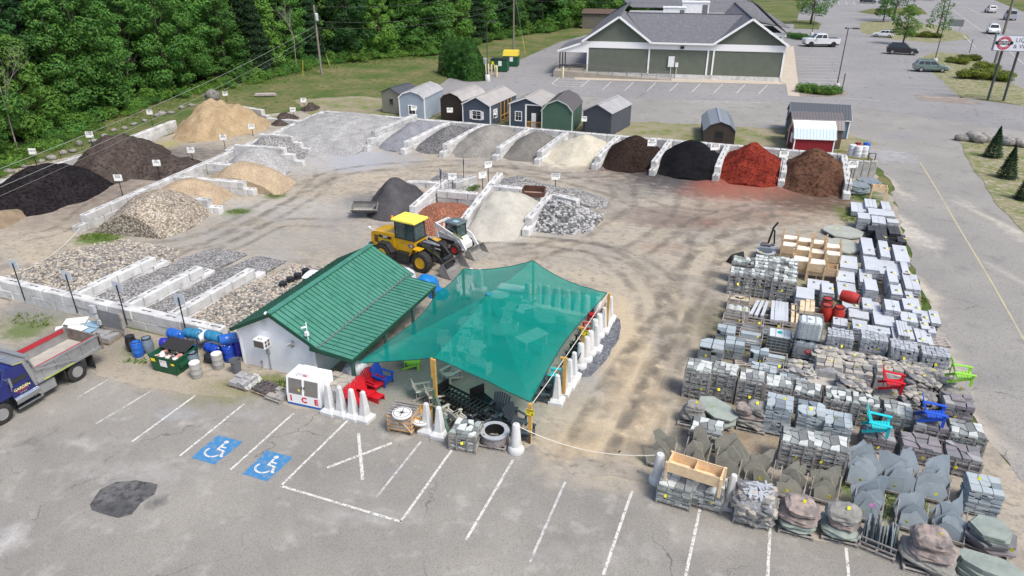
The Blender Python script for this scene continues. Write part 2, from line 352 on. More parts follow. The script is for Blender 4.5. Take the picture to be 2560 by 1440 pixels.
def sheet(name,poly,z,m,cell=None,bl=None,hz=0.0,label=None):
    from mathutils.geometry import delaunay_2d_cdt
    n=len(poly); vv=[Vector(p) for p in poly]
    if cell:
        xs=[p[0] for p in poly]; ys=[p[1] for p in poly]; i=0
        y=min(ys)+cell/2
        while y<max(ys):
            x=min(xs)+cell/2+(i%2)*cell/2; i+=1
            while x<max(xs):
                if inpoly(x,y,poly): vv.append(Vector((x,y)))
                x+=cell
            y+=cell*.9
    ov,oe,of,_,_,_=delaunay_2d_cdt(vv,[],[list(range(n))],1,1e-4)
    me=bpy.data.meshes.new(name); me.from_pydata([(v.x,v.y,z) for v in ov],[],[tuple(f) for f in of]); me.update()
    if sum(p.normal.z for p in me.polygons)<0: me.flip_normals()
    me.materials.append(m)
    if bl is not None:
        at=me.color_attributes.new('Col','FLOAT_COLOR','POINT')
        for i,v in enumerate(me.vertices): at.data[i].color=colour_at(v.co.x,v.co.y,bl)
    if hz:
        for v in me.vertices: v.co.z+=hz*abs(noise.noise((v.co.x*.35,v.co.y*.35,5)))
    o=bpy.data.objects.new(name,me); COL.objects.link(o); o['kind']='structure'
    if label: o['label']=label
    return o
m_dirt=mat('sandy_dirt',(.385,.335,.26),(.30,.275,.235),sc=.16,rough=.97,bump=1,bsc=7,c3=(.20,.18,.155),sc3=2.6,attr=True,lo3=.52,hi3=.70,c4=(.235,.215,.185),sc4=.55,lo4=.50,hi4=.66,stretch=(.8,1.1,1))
m_asph=mat('worn_asphalt',(.235,.225,.205),(.32,.305,.275),sc=.22,rough=.94,bump=.6,bsc=40,c3=(.15,.145,.135),sc3=24,lo3=.48,hi3=.72,c4=(.37,.355,.325),sc4=.9,lo4=.56,hi4=.74,attr=True,crack=.16)
m_asph2=mat('rear_asphalt',(.21,.208,.212),(.26,.256,.255),sc=.06,rough=.9,bump=.25,bsc=12,c3=(.15,.15,.155),sc3=1.2,lo3=.55,hi3=.72,crack=.05)
m_road=mat('side_road_asphalt',(.235,.228,.215),(.295,.285,.265),sc=.13,rough=.92,bump=.35,bsc=25,c4=(.19,.185,.18),sc4=.5,lo4=.55,hi4=.7,crack=.10,c3=(.15,.15,.15),sc3=12,lo3=.52,hi3=.68,attr=True)
m_lawn=mat('lawn',(.062,.110,.028),(.19,.165,.085),sc=.14,rough=1,bump=1,bsc=9,c3=(.055,.10,.022),sc3=1.1,lo3=.5,hi3=.65,attr=True,spec=.1)
m_line=mat('road_paint',(.60,.595,.57),(.26,.25,.235),sc=7,lo=.50,hi=.64,c3=(.22,.215,.20),sc3=22,lo3=.56,hi3=.64,rough=.8)
m_line_old=mat('worn_road_paint',(.50,.50,.48),(.27,.265,.26),sc=3.5,lo=.42,hi=.62,rough=.85)
m_yel=mat('yellow_road_paint',(.42,.38,.24),(.29,.28,.25),sc=1.4,lo=.45,hi=.7,rough=.85)
m_blue=mat('blue_parking_paint',(.045,.19,.40),(.19,.24,.28),sc=3.5,lo=.50,hi=.68,rough=.8)
m_patch=mat('dark_asphalt_patch',(.075,.077,.08),(.15,.15,.15),sc=.7,c3=(.05,.05,.052),sc3=3,rough=.9,bump=.4,bsc=30)
m_walk=mat('tan_sidewalk',(.48,.42,.34),(.40,.36,.30),sc=.7,rough=.9)
# base
sheet('ground',[(-700,-60),(700,-60),(700,1100),(-700,1100)],0,m_lawn,cell=None)
# bare yard
ydirt=[(-75,25.6),(-27.2,25.8),(-17.8,24.6),(-17.2,23.4),(-8.6,22.9),G(1335,1110),G(1370,1160),G(1450,1185),G(1600,1200),G(1650,1215),G(1850,1290),G(2030,1335),G(2250,1395),G(2400,1440),G(2560,1500),(15.2,12.5),(14,22),(9.8,34),(9.6,50),(10.2,66),(8.0,80),(-20,84),(-44,84),(-58,84),(-66,74),(-68,60),(-72,44)]
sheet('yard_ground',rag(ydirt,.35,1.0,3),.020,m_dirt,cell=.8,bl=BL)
# asphalt forecourt
ABL=BL[:]; BL=[]
for a in [(540,1130,30,8,(.42,.41,.38),.6),(215,1110,60,14,(.40,.39,.37),.7),(520,1310,40,10,(.44,.43,.40),.7),(20,1350,44,34,(.42,.41,.40),.8),(100,1100,30,12,(.10,.10,.10),.7),(395,1245,22,10,(.12,.12,.12),.7),
 (440,1035,60,14,(.33,.34,.36),.6),(1400,1090,90,20,(.46,.39,.28),.9),(1480,1130,120,40,(.44,.37,.27),.85),(1560,1190,90,40,(.40,.35,.27),.7),(1420,1190,90,30,(.38,.34,.28),.55),(520,965,180,20,(.33,.29,.23),.85),(560,1000,110,14,(.20,.20,.10),.6),(650,960,120,18,GRS2,.75),(350,900,120,30,(.30,.27,.21),.9),(200,860,150,40,(.24,.22,.18),.9),
 (80,800,80,30,(.17,.18,.11),.9),(60,830,40,14,GRS,.7),(350,870,30,12,GRS,.9),(130,770,120,20,(.22,.215,.21),.9),(1060,1120,60,10,(.25,.24,.26),.5),(1000,1180,50,20,(.27,.27,.29),.4),(620,1040,60,14,(.34,.34,.35),.5),(1790,1350,90,30,(.36,.34,.31),.5),(700,960,60,20,(.15,.17,.07),.8),(900,1290,180,24,(.36,.355,.34),.5),(330,1180,200,26,(.36,.355,.34),.5),(1500,1380,200,24,(.35,.34,.33),.4)]: blob(*a)
fore=[(-62,-14),(17,-14),(16.8,2),(16.4,8),(15.5,14),(14.5,19),(6,24),(-4,25),(-17,25),(-30,25),(-62,25.5)]
sheet('parking_lot',rag(fore,.25,.9,7),.012,m_asph,cell=.8,bl=BL)
verge=[(-60,21.5),(-36,21.2),(-29,20.6),(-25.6,20.9),(-22.5,22.1),(-18.3,22.3),(-18.5,24.4),(-25.5,25.1),(-60,25.3)]
sheet('dirt_verge',rag(verge,.22,.7,11),.0235,m_dirt,cell=.8,bl=BL)
# side road
RBL=BL; BL=[]
for a in [(2440,880,12,6,(.09,.09,.09),.8),(2330,600,40,12,(.36,.35,.33),.5),(2250,700,50,60,(.45,.41,.34),.85),(2300,850,60,70,(.42,.38,.32),.8),(2240,560,40,50,(.45,.42,.37),.8),(2420,1050,60,70,(.40,.36,.31),.75),(2200,450,30,40,(.45,.42,.35),.7),(2510,1230,50,60,(.36,.33,.28),.7),(2500,560,26,60,(.45,.42,.36),.7),(2540,700,20,60,(.40,.38,.34),.6),(2260,340,60,10,(.22,.22,.23),.6),(2230,390,60,14,(.38,.39,.41),.5),(1900,250,200,8,(.40,.39,.37),.5)]: blob(*a)
road=[(12.2,-12),(24,-12),(24,30),(24.5,60),(26,73),(36,80),(60,86),(90,94),(90,112),(30,108),(-4,112),(-30,112),(-48,106),(-52,90),(-30,84),(-6,84),(4.5,85.5),(9.0,83),(10.3,72),(9.9,50),(10.2,34),(13.2,22),(15.0,12),(15.6,2)]
sheet('side_road',rag(road,.3,1.0,21),.028,m_road,cell=1.6,bl=BL)
# rear lots and highway
def PX(l,z=0): return [G(*p) for p in l]
sheet('rear_parking_lot',PX([(1075,232),(1130,190),(1220,170),(1300,150),(1400,105),(1570,60),(1990,60),(2000,24),(2060,-10),(2250,-8),(2280,20),(2300,55),(2420,75),(2420,95),(2350,130),(2160,120),(2440,250),(2560,265),(2560,330),(2100,262),(1900,255),(1500,245),(1400,238),(1300,250),(1090,242)]),.036,m_asph2)
sheet('rear_lot_stalls',PX([(1985,60),(2150,60),(2350,130),(2300,150),(2410,245),(2300,258),(2105,268),(1960,262)]),.041,m_asph2)
hwy=[(2270,-8),(2440,-8),(2560,30),(2640,80),(2760,200),(2700,250),(2560,228),(2480,178),(2420,130),(2380,90),(2300,40)]
sheet('highway',PX([(2240,-12),(2500,-12),(2800,60),(2800,320),(2560,262),(2500,205),(2430,150),(2160,122),(2160,100),(2420,100),(2400,80),(2270,50),(2130,52),(2130,30),(2300,40)]),.032,m_asph2)
sheet('entrance_lane',PX([(1990,80),(2120,76),(2420,122),(2520,190),(2470,170),(2400,140),(2340,128),(2150,123)]),.046,m_asph2)
# grass islands and dry verge
m_dryg=mat('dry_grass',(.24,.22,.14),(.13,.16,.05),sc=.5,rough=1,bump=.8,bsc=9,c3=(.33,.30,.24),sc3=1.7,lo3=.5,hi3=.65,spec=.1)
m_mulchbed=mat('mulch_bed',(.20,.17,.15),(.28,.24,.21),sc=.8,rough=1,bump=.9,bsc=14)
for nm,l,mm in [('roadside_verge',[(2340,130),(2440,140),(2520,205),(2600,240),(2700,300),(2540,262),(2470,250),(2400,245),(2330,180),(2290,150)],m_dryg),
  ('entrance_island',[(2150,58),(2190,52),(2270,58),(2330,60),(2420,88),(2425,98),(2330,108),(2230,98),(2150,82)],m_dryg),
  ('tree_island',[(1985,52),(2030,50),(2052,60),(2048,74),(1985,72)],m_lawn),
  ('rear_island',[(2140,30),(2180,22),(2300,18),(2320,36),(2250,38),(2180,36)],m_lawn),
  ('corner_verge',[(2395,345),(2420,342),(2560,362),(2720,390),(2720,640),(2560,590),(2470,480),(2420,400)],m_dryg),
  ('far_verge',[(2470,-6),(2700,-6),(2700,70),(2560,30)],m_lawn),
  ('lot_planting_bed',[(1995,232),(2000,220),(2060,218),(2110,226),(2125,236),(2090,243),(2005,243)],m_mulchbed),
  ('gravel_island',[(2275,238),(2400,242),(2460,262),(2380,258),(2300,252)],m_mulchbed),
  ('building_sidewalk',[(1430,190),(1945,204),(1962,212),(1440,200)],m_walk),
  ('front_sidewalk',[(1965,212),(1952,206),(1940,120),(1984,116),(1999,242),(1970,240)],m_walk)]:
    sheet(nm,rag(PX(l),.25,1.5,5) if mm is not m_walk else PX(l),.058+(.004 if nm=='front_sidewalk' else 0) if mm is m_walk else .052,mm)
sheet('shed_row_grass',rag(PX([(740,250),(900,240),(1080,262),(1250,272),(1400,288),(1540,302),(1760,313),(1960,322),(2130,338),(2200,362),(2130,380),(1500,345),(1000,297),(780,292)]),.4,1.2,9),.033,mat('patchy_grass',(.13,.17,.045),(.30,.26,.19),sc=.35,rough=1,bump=.8,bsc=9,c3=(.24,.21,.16),sc3=1.2,lo3=.48,hi3=.62,spec=.1))
# painted lines on the forecourt (each a strip following the stalls)
LN=MB(); LO=MB()
def strip(mb,a,b,wd,z,segs=1):
    ax,ay=a; bx,by=b; L=hypot(bx-ax,by-ay); nx,ny=-(by-ay)/L*wd/2,(bx-ax)/L*wd/2
    mb.quad((ax+nx,ay+ny,z),(ax-nx,ay-ny,z),(bx-nx,by-ny,z),(bx+nx,by+ny,z))
for l in [((512,972),(330,1105)),((611,1010),(450,1140)),((734,1034),(575,1176)),((870,1051),(701,1216)),((1135,1118),(1002,1305)),((1283,1150),(1165,1350)),((1580,1228),(1508,1438)),((1750,1272),(1713,1444)),((1925,1318),(1919,1444)),((2115,1370),(2122,1444)),((701,1215),(1006,1306))]:
    strip(LN,G(*l[0]),G(*l[1]),.11,.0165)
strip(LN,G(896,1083),G(907,1200),.14,.0165); strip(LN,G(980,1108),G(818,1170),.14,.0195)
for l in [((323,918),(192,996)),((430,947),(240,1060)),((1052,1105),(940,1245)),((1413,1205),(1325,1405))]:
    strip(LO,G(*l[0]),G(*l[1]),.10,.0165)
tag(LN.build('parking_lines',m_line),kind='structure'); tag(LO.build('faded_parking_lines',m_line_old),kind='structure')
def wheelchair(px,py,label):
    t=thing('wheelchair_marking',label,'parking symbol',(*G(px,py),.016),0,'wheelchair symbols painted on the forecourt')
    t.scale=(.92,.78,1); b=MB(); pts=rag([(-.72,-1.05),(.72,-1.05),(.72,1.05),(-.72,1.05)],.05,.25,int(px)); b.prism(pts,.0,.004); b.build('blue_panel',m_blue,t)
    s=MB(); z=.009
    def arc(cx,cy,r,a0,a1,w_,n=14):
        for i in range(n):
            p=[radians(a0+(a1-a0)*(i+k)/n) for k in (0,1)]
            s.quad((cx+(r-w_)*cos(p[0]),cy+(r-w_)*sin(p[0]),z),(cx+r*cos(p[0]),cy+r*sin(p[0]),z),(cx+r*cos(p[1]),cy+r*sin(p[1]),z),(cx+(r-w_)*cos(p[1]),cy+(r-w_)*sin(p[1]),z))
    arc(-.05,-.25,.45,150,350,.11); arc(.02,.72,.13,0,360,.13)
    for k,(a,b_) in enumerate([((0,.55),(.02,.0)),((.0,.05),(.38,.02)),((.36,.05),(.52,-.42)),((.5,-.40),(.62,-.36)),((.0,.3),(.33,.28))]):
        L=hypot(b_[0]-a[0],b_[1]-a[1]); nx,ny=-(b_[1]-a[1])/L*.06,(b_[0]-a[0])/L*.06; zz=z+.0012*k
        s.quad((a[0]+nx,a[1]+ny,zz),(a[0]-nx,a[1]-ny,zz),(b_[0]-nx,b_[1]-ny,zz),(b_[0]+nx,b_[1]+ny,zz))
    s.build('wheelchair_symbol',m_line,t)
wheelchair(543,1125,'blue wheelchair parking symbol on the asphalt, the left one with the cleaner paint')
wheelchair(669,1164,'blue wheelchair parking symbol on the asphalt, the right one with a half worn figure')
pt=[G(*p) for p in [(225,1262),(250,1225),(290,1205),(340,1202),(392,1212),(385,1235),(350,1258),(330,1285),(295,1296),(250,1283),(232,1275)]]
tag(sheet('asphalt_patch',rag(pt,.08,.3,4),.017,m_patch),'dark round patch of new asphalt in the foreground lot',None)
# road centre line, rear-lot lines
CL=MB()
for a,b in [((2299,405),(2345,480)),((2345,480),(2400,575)),((2400,575),(2475,700)),((2475,700),(2566,862))]: strip(CL,G(*a),G(*b),.12,.036)
tag(CL.build('road_centre_line',m_yel),kind='structure')
RL=MB()
for k in range(8):
    x=1518+k*55.8; strip(RL,G(x+10,205+k*1.2),G(x-12,226+k*1.3),.13,.062)
for k in range(10):
    y0=142+k*8.0; strip(RL,G(1992+k*1.0,y0),G(2090+k*2,y0+1.8),.15,.062)
for k in range(5):
    y0=196+k*11.5; strip(RL,G(2246+k*8,y0),G(2350+k*15,y0+5),.15,.062)
for k in range(9): strip(RL,G(2000+k*19,4),G(2004+k*19,12),.2,.062)
for a,b in [((1380,210),(1402,192)),((1380,210),(1396,217)),((1396,217),(1452,218)),((1452,218),(1475,199)),((1400,200),(1440,200)),((1395,205),(1460,207)),((1392,211),(1458,212)),((2100,246),(2200,252)),((2200,96),(2290,103)),((2300,60),(2340,82)),((2410,90),(2440,120)),((2345,0),(2500,110)),((2500,110),(2640,230)),((2100,55),(2130,57)),((2380,0),(2400,8)),((2420,20),(2450,36)),((2480,52),(2520,76))]: strip(RL,G(*a),G(*b),.16,.062)
tag(RL.build('rear_lot_lines',m_line),kind='structure')

# tyre tracks pressed into the yard and the gravel strip along the canopy
def alpha_by_noise(m,sc,lo,hi):
    nt=m.node_tree; L=nt.links.new; out=nt.nodes['Material Output']; src=out.inputs[0].links[0].from_socket; t=_n(nt,'ShaderNodeTexCoord'); nz=_n(nt,'ShaderNodeTexNoise'); nz.inputs['Scale'].default_value=sc; nz.inputs['Detail'].default_value=7; L(t.outputs['Object'],nz.inputs['Vector']); mr=_n(nt,'ShaderNodeMapRange'); mr.inputs[1].default_value=lo; mr.inputs[2].default_value=hi; L(nz.outputs[0],mr.inputs[0]); mr.inputs[4].default_value=.36; at=_n(nt,'ShaderNodeVertexColor'); at.layer_name='Col'; mu=_n(nt,'ShaderNodeMath',operation='MULTIPLY'); L(mr.outputs[0],mu.inputs[0]); L(at.outputs['Alpha'],mu.inputs[1]); tp=_n(nt,'ShaderNodeBsdfTransparent'); ms=_n(nt,'ShaderNodeMixShader'); L(mu.outputs[0],ms.inputs[0]); L(tp.outputs[0],ms.inputs[1]); L(src,ms.inputs[2]); L(ms.outputs[0],out.inputs[0]); return m
m_trk=alpha_by_noise(mat('pressed_dirt',(.235,.21,.175),(.17,.152,.127),sc=2,rough=.95,bump=1,bsc=9),.9,.36,.60)
def track(name,pts,z,wd=.42,gauge=1.9,m=None,cleat=True):
    P=[Vector(G(*p)) for p in pts]; S=[]
    for i in range(len(P)-1):
        a=P[max(i-1,0)];b=P[i];c=P[i+1];d=P[min(i+2,len(P)-1)]
        for k in range(8):
            t=k/8; S.append(.5*((2*b)+(c-a)*t+(2*a-5*b+4*c-d)*t*t+(3*b-a-3*c+d)*t**3))
    S.append(P[-1]); mb=MB(); al=[]
    for off in (-gauge/2,gauge/2):
        b0=len(mb.v); K=len(S)
        for i in range(K):
            d=S[min(i+1,K-1)]-S[max(i-1,0)]; n=Vector((-d.y,d.x)).normalized(); en=min(1,i/5,(K-1-i)/5)
            for o_,a_ in ((-wd,0),(-wd*.45,.8),(0,1),(wd*.45,.8),(wd,0)): mb.v.append((*(S[i]+n*(off+o_)),z+(.0003 if off>0 else 0))); al.append(a_*en)
        for i in range(K-1):
            for q in range(4): a=b0+i*5+q; mb.f.append((a,a+1,a+6,a+5)); mb.m.append(0)
    o=mb.build(name,m or m_trk); at=o.data.color_attributes.new('Col','FLOAT_COLOR','POINT')
    for k,a_ in enumerate(al): at.data[k].color=(1,1,1,a_)
    return tag(o,kind='structure')
TR=[[(1430,1190),(1530,1020),(1640,850),(1740,700),(1760,600),(1700,540)],[(1490,1180),(1590,980),(1680,800),(1730,680),(1840,600),(2050,560)],[(1560,1190),(1640,960),(1690,820),(1660,720),(1560,640),(1300,600),(1000,600)],[(1450,1170),(1560,960),(1640,820),(1600,700),(1480,620),(1350,620),(1200,640)],
 [(2060,545),(1950,530),(1800,540),(1640,520),(1500,470),(1300,430),(1000,420)],[(1650,640),(1750,560),(1890,520),(2080,520)],[(1540,430),(1560,500),(1480,560),(1380,620),(1280,640)],[(1380,420),(1300,410),(1100,410),(860,430),(700,500),(500,600),(200,630)],[(850,560),(700,560),(560,620),(350,640),(60,620)],[(820,420),(780,480),(640,560),(480,640),(420,680)],
 [(150,560),(250,560),(330,520),(430,450),(560,400),(640,370)],[(40,600),(160,570),(240,510),(380,440)],[(1700,440),(1720,520),(1640,600),(1560,640)],[(1880,470),(1900,530),(1830,600),(1740,660)],[(1580,1170),(1700,1120),(1800,1110),(1900,1130)],[(1240,400),(1300,440),(1420,440),(1560,430)],[(1620,1150),(1660,1000),(1700,900),(1720,800),(1760,720)]]
for i,p in enumerate(TR): track('tyre_track',p,.0245+.0008*i,wd=[.42,.5,.36][i%3],gauge=[1.9,2.0,1.6][i%3],cleat=False)
m_ltrk=alpha_by_noise(mat('dusty_sweep',(.49,.43,.33),(.42,.37,.29),sc=1,rough=.97),.7,.50,.68)
for i,p in enumerate([[(1460,1180),(1560,1000),(1650,840),(1720,720)],[(1300,640),(1500,600),(1700,590),(1900,540)],[(300,620),(600,560),(850,480),(1200,410)],[(200,540),(420,440),(600,380)]]): track('dust_sweep',p,.0390+.0008*i,wd=1.0,gauge=1.4,m=m_ltrk,cleat=False)
sheet('gravel_strip',rag(PX([(1526,786),(1552,800),(1556,822),(1540,860),(1512,905),(1478,942),(1446,944),(1440,928),(1462,880),(1500,800)]),.15,.6,3),.0435,stones('blue_grey_gravel',[(.10,.11,.13),(.18,.19,.22),(.28,.29,.32)],12,1,gap=.5))
# ================================================================ concrete block walls
BLK=1.83; BH=.61
def block_wall(p,q,n,label,end='q',step=.9,start_step=0,rng=None,wd=.61,group=None,trim=None):
    'stacked concrete blocks from p to q, n courses, upper courses stop short at the free end'
    p=Vector((p[0],p[1],0)); q=Vector((q[0],q[1],0)); d=q-p; L=d.length; a=atan2(d.y,d.x)
    rng=rng or random.Random(int(L*97+p.x*13)); t=thing('block_wall',label,'concrete wall',p,a,group)
    for c in range(n):
        mb=MB(); x0=start_step*c if end!='q' or start_step else 0; x1=L-step*c
        cuts=[x0]; x=x0+(BLK/2 if c%2 else BLK)
        while x<x1-.4: cuts.append(x); x+=BLK
        cuts.append(x1)
        for u,v in zip(cuts[:-1],cuts[1:]):
            jy=rng.uniform(-.035,.035); mb.chb(u+.02,v-.02,-wd/2+jy,wd/2+jy,c*BH+.004,(c+1)*BH-.012,.045)
        o=mb.build('block_course',concrete,t); 
        if c==n-1 or True:
            r=MB()
            for u,v in zip(cuts[:-1],cuts[1:]):
                if (c<n-1 and (u+v)/2<L-step*(c+1)-.1 and (u+v)/2>start_step*(c+1)): continue
                m=(u+v)/2; z=(c+1)*BH-.012
                r.box(m-.34,m-.12,-.045,.045,z,z+.012); r.box(m+.12,m+.34,-.045,.045,z,z+.012); r.path([(m-.08,0,z),(m-.05,0,z+.05),(m+.05,0,z+.05),(m+.08,0,z)],.012,5)
            if r.v: r.build('lifting_hook',mat('rusty_iron',(.10,.08,.07),rough=.8),o)
    return t
GW='concrete block dividers of the bays'
# --- back row: long wall and its dividers
yb0,yb1=G(1000,293,1.2)[1],G(2115,386,1.2)[1]
XL,XR=G(800,280,1.2)[0],G(2118,386,1.2)[0]
BACKY=lambda x: yb0+(yb1-yb0)*(x-G(1000,293,1.2)[0])/(XR-G(1000,293,1.2)[0])
block_wall((XR,BACKY(XR)),(XL,BACKY(XL)),2,'long white block wall behind the back row of gravel and mulch bays',step=0)
dv=[(905,380,3,'left of the blue-grey stone dust'),(998,387,2,'between the blue-grey stone dust and the dark crushed stone'),(1095,394,2,'between the dark crushed stone and the grey gravel'),(1228,403,2,'between the grey gravel and the dark fine gravel'),(1333,413,2,'between the dark fine gravel and the pale sand'),(1477,426,2,'between the pale sand and the dark brown mulch'),(1620,440,2,'between the dark brown mulch and the black mulch'),(1779,454,2,'between the black mulch and the red mulch'),(1943,468,2,'between the red mulch and the hemlock mulch'),(2107,500,2,'at the right end beside the hemlock mulch')]
DV=[]
for px,py,n,lb in dv:
    x,y=G(px+8,py); x-=.0; y+=.3; DV.append((x,y))
    top=BACKY(x)-.32
    block_wall((x,top),(x,y-.3),n,'white block divider '+lb,step=.95,group=GW)
# --- left bays
WL0=G(192,584); WL1=(XL,BACKY(XL)+.3)
block_wall(WL1,WL0,2,'long white block wall along the left side of the left bays',step=.95)
ld=[((385,478),(556,534),2,'between the coarse tan gravel and the small pea stone pile'),((455,440),(641,488),2,'between the two tan pea stone piles'),((535,405),(714,451),2,'between the tan pea stone and the grey crushed stone'),((615,360),(762,416),3,'between the two grey crushed stone piles on the left'),((680,330),(780,384),3,'below the large pale grey gravel bay')]
ang=atan2(WL1[1]-WL0[1],WL1[0]-WL0[0]); LW=[]
dvx,dvy=cos(ang),sin(ang)
for a,b,n,lb in ld:
    b=G(*b); s=(b[0]-WL0[0])*dvx+(b[1]-WL0[1])*dvy; base=(WL0[0]+dvx*s,WL0[1]+dvy*s)
    ex,ey=b[0]-base[0],b[1]-base[1]; L=hypot(ex,ey); ex/=L; ey/=L; LW.append((s,L))
    block_wall((base[0]+ex*.32,base[1]+ey*.32),b,n,'white block divider '+lb,step=.95,group=GW)
def LP(s,u): # point s metres up the left wall, u metres into the bays
    return (WL0[0]+dvx*s+dvy*u, WL0[1]+dvy*s-dvx*u)
block_wall(LP(LW[2][0]+4.6,-.62),LP(LW[2][0]+6.6,-.62),2,'short extra row of white blocks behind the left wall',step=0)
# far left low walls behind the loam and sand
block_wall(G(-90,520),G(215,415),2,'white block wall behind the black loam pile',step=0)
block_wall(G(290,385),G(440,325),2,'white block wall left of the sand pile',step=0)
block_wall(G(600,287),G(672,300),2,'white block wall at the back right of the sand pile',step=.9)
block_wall(G(672,306),G(770,315),1,'low white block wall beyond the small dark bark pile',step=0)
# front-left row
FY=25.45
block_wall((-27.0,FY),(-58.2,FY),2,'long two course white block wall facing the dump truck',step=0)
fd=[((418,668),'left of the fine grey gravel'),((533,692),'between the two fine grey gravels'),((660,697),'left of the pile of round cobbles')]
FD=[]
for e,lb in fd:
    e=G(*e); FD.append(e); block_wall((e[0],FY+.32),(e[0],e[1]),2,'white block divider in the front row, '+lb,step=.95,group=GW)
# --- central bays
cs=[((1115,470),(1018,468),1,0,'low wall behind the black asphalt grindings'),((1113,480),(1022,560),2,.9,'divider left of the red chip bay'),((1187,470),(1122,492),2,.6,'free standing double row of blocks behind the chips'),
    ((1096,507),(1195,516),2,0,'wall behind the red chip bay'),((1250,462),(1152,592),2,.95,'long divider between the red chips and the pale grit'),((1228,494),(1355,508),2,0,'wall behind the pale grit pile'),
    ((1375,515),(1312,592),2,.95,'divider right of the pale grit'),((1378,516),(1468,540),2,.95,'wall behind the grey riprap pile')]
for a,b,n,s,lb in cs: block_wall(G(*a),G(*b),n,'white block '+lb+', yard centre',step=s)
# ================================================================ piles
def pile(name,label,cat,m,cones,rect=None,cell=.25,amp=.12,fs=.9,seed=1,ang=0.0,org=(0,0),scatter=None,ridge=0):
    'height field: cones=[(x,y,rx,ry,h,power)] in local axes at org turned by ang; rect clips to a bay'
    rng=random.Random(seed)
    x0=min(c[0]-c[2] for c in cones); x1=max(c[0]+c[2] for c in cones); y0=min(c[1]-c[3] for c in cones); y1=max(c[1]+c[3] for c in cones)
    if rect: x0,x1,y0,y1=max(x0,rect[0]),min(x1,rect[1]),max(y0,rect[2]),min(y1,rect[3])
    nx=max(4,int((x1-x0)/cell)); ny=max(4,int((y1-y0)/cell)); V=[];Z=[]
    def field(x,y):
        z=-9
        for cx,cy,rx,ry,h,pw in cones:
            wob=1+.16*noise.noise((x*.45+seed,y*.45,seed)); r=hypot((x-cx)/rx,(y-cy)/ry)/wob
            q=h*(1.04-sqrt(r**(2*pw)+.03)); z=max(z,q)
        if z>0:
            k=min(1,z/.6)
            z+=amp*k*(noise.noise((x*fs,y*fs,seed*2.1))*1.3+.5*noise.noise((x*fs*2.7,y*fs*2.7,seed))+.25*noise.noise((x*fs*6,y*fs*6,seed)))
            if ridge: z+=ridge*k*(1-abs(noise.noise((x*.5+9,y*.5,seed)))*2)
        return z
    for j in range(ny+1):
        for i in range(nx+1):
            x=x0+(x1-x0)*i/nx; y=y0+(y1-y0)*j/ny; z=field(x,y); Z.append(z); V.append((x,y,max(z,-.04)))
    F=[]
    for j in range(ny):
        for i in range(nx):
            a=j*(nx+1)+i; q=(a,a+1,a+nx+2,a+nx+1)
            if max(Z[k] for k in q)>0: F.append(q)
    # close the cut sides down to the ground
    mb=MB(); mb.add(V,F)
    ca,sa=cos(ang),sin(ang)
    for edge in ([(i,0) for i in range(nx+1)],[(i,ny) for i in range(nx+1)],[(0,j) for j in range(ny+1)],[(nx,j) for j in range(ny+1)]):
        for (a,b),(c,d) in zip(edge[:-1],edge[1:]):
            p,q=V[b*(nx+1)+a],V[d*(nx+1)+c]
            if p[2]>.02 or q[2]>.02: mb.quad(p,q,(q[0],q[1],-.04),(p[0],p[1],-.04))
    if scatter:
        cnt,sz,mi=scatter; k=0;tries=0
        while k<cnt and tries<cnt*6:
            tries+=1; x=rng.uniform(x0,x1); y=rng.uniform(y0,y1); z=field(x,y)
            if z<-.12: continue
            s=sz*rng.uniform(.55,1.4); mb.rock((x,y,max(z,0)+s*.15),(s,s*rng.uniform(.7,1.2),s*.75),rng,mi=rng.choice(mi)); k+=1
    o=mb.build(name,m,None,smooth=not scatter,loc=(org[0],org[1],.02),rz=ang); tag(o,label,cat); return o
s_blue=stones('blue_stone_dust',[(.16,.17,.19),(.24,.25,.28),(.29,.30,.33)],22,.6,gap=.8)
s_dark=stones('dark_crushed_stone',[(.07,.07,.08),(.14,.14,.15),(.22,.22,.22),(.30,.29,.28)],11,1,gap=.5)
s_grey=stones('grey_gravel',[(.20,.19,.17),(.28,.27,.25),(.34,.32,.29)],16,.8,gap=.7)
s_pale=stones('pale_grey_gravel',[(.28,.28,.28),(.40,.40,.40),(.50,.50,.49)],14,.9,gap=.65)
s_pea=stones('tan_pea_stone',[(.36,.27,.17),(.48,.37,.25),(.58,.47,.34)],18,.8,gap=.7)
s_tan=stones('tan_gravel',[(.24,.20,.15),(.40,.34,.26),(.56,.50,.42),(.32,.28,.24)],7,1,gap=.4,dist=.06)
s_cr=stones('pebble_grey',[(.14,.14,.14),(.30,.30,.30),(.52,.51,.50),(.22,.21,.20)],9,1,gap=.4)
s_sand=mat('builders_sand',(.29,.215,.125),(.38,.295,.185),sc=.7,rough=1,bump=1,bsc=8,c3=(.26,.18,.10),sc3=3,lo3=.5,hi3=.7)
s_white=mat('pale_grit',(.52,.485,.395),(.43,.40,.32),sc=1.2,rough=1,bump=1,bsc=9,c3=(.40,.37,.29),sc3=6,lo3=.52,hi3=.66)
s_grit=mat('light_grit',(.44,.425,.375),(.36,.345,.305),sc=1.4,rough=1,bump=1,bsc=9,c3=(.36,.35,.31),sc3=7,lo3=.52,hi3=.66)
s_loam=mat('dark_loam',(.060,.048,.042),(.095,.076,.066),sc=.8,rough=1,bump=1,bsc=8,c3=(.035,.028,.026),sc3=3.2,spec=.1)
s_black=mat('black_compost',(.014,.012,.013),(.026,.022,.024),sc=.9,rough=1,bump=1,bsc=8,c3=(.007,.006,.007),sc3=4,spec=.1)
s_bmulch=mat('black_mulch',(.0065,.0065,.0075),(.012,.012,.014),sc=2,rough=1,bump=1,bsc=14,spec=.08)
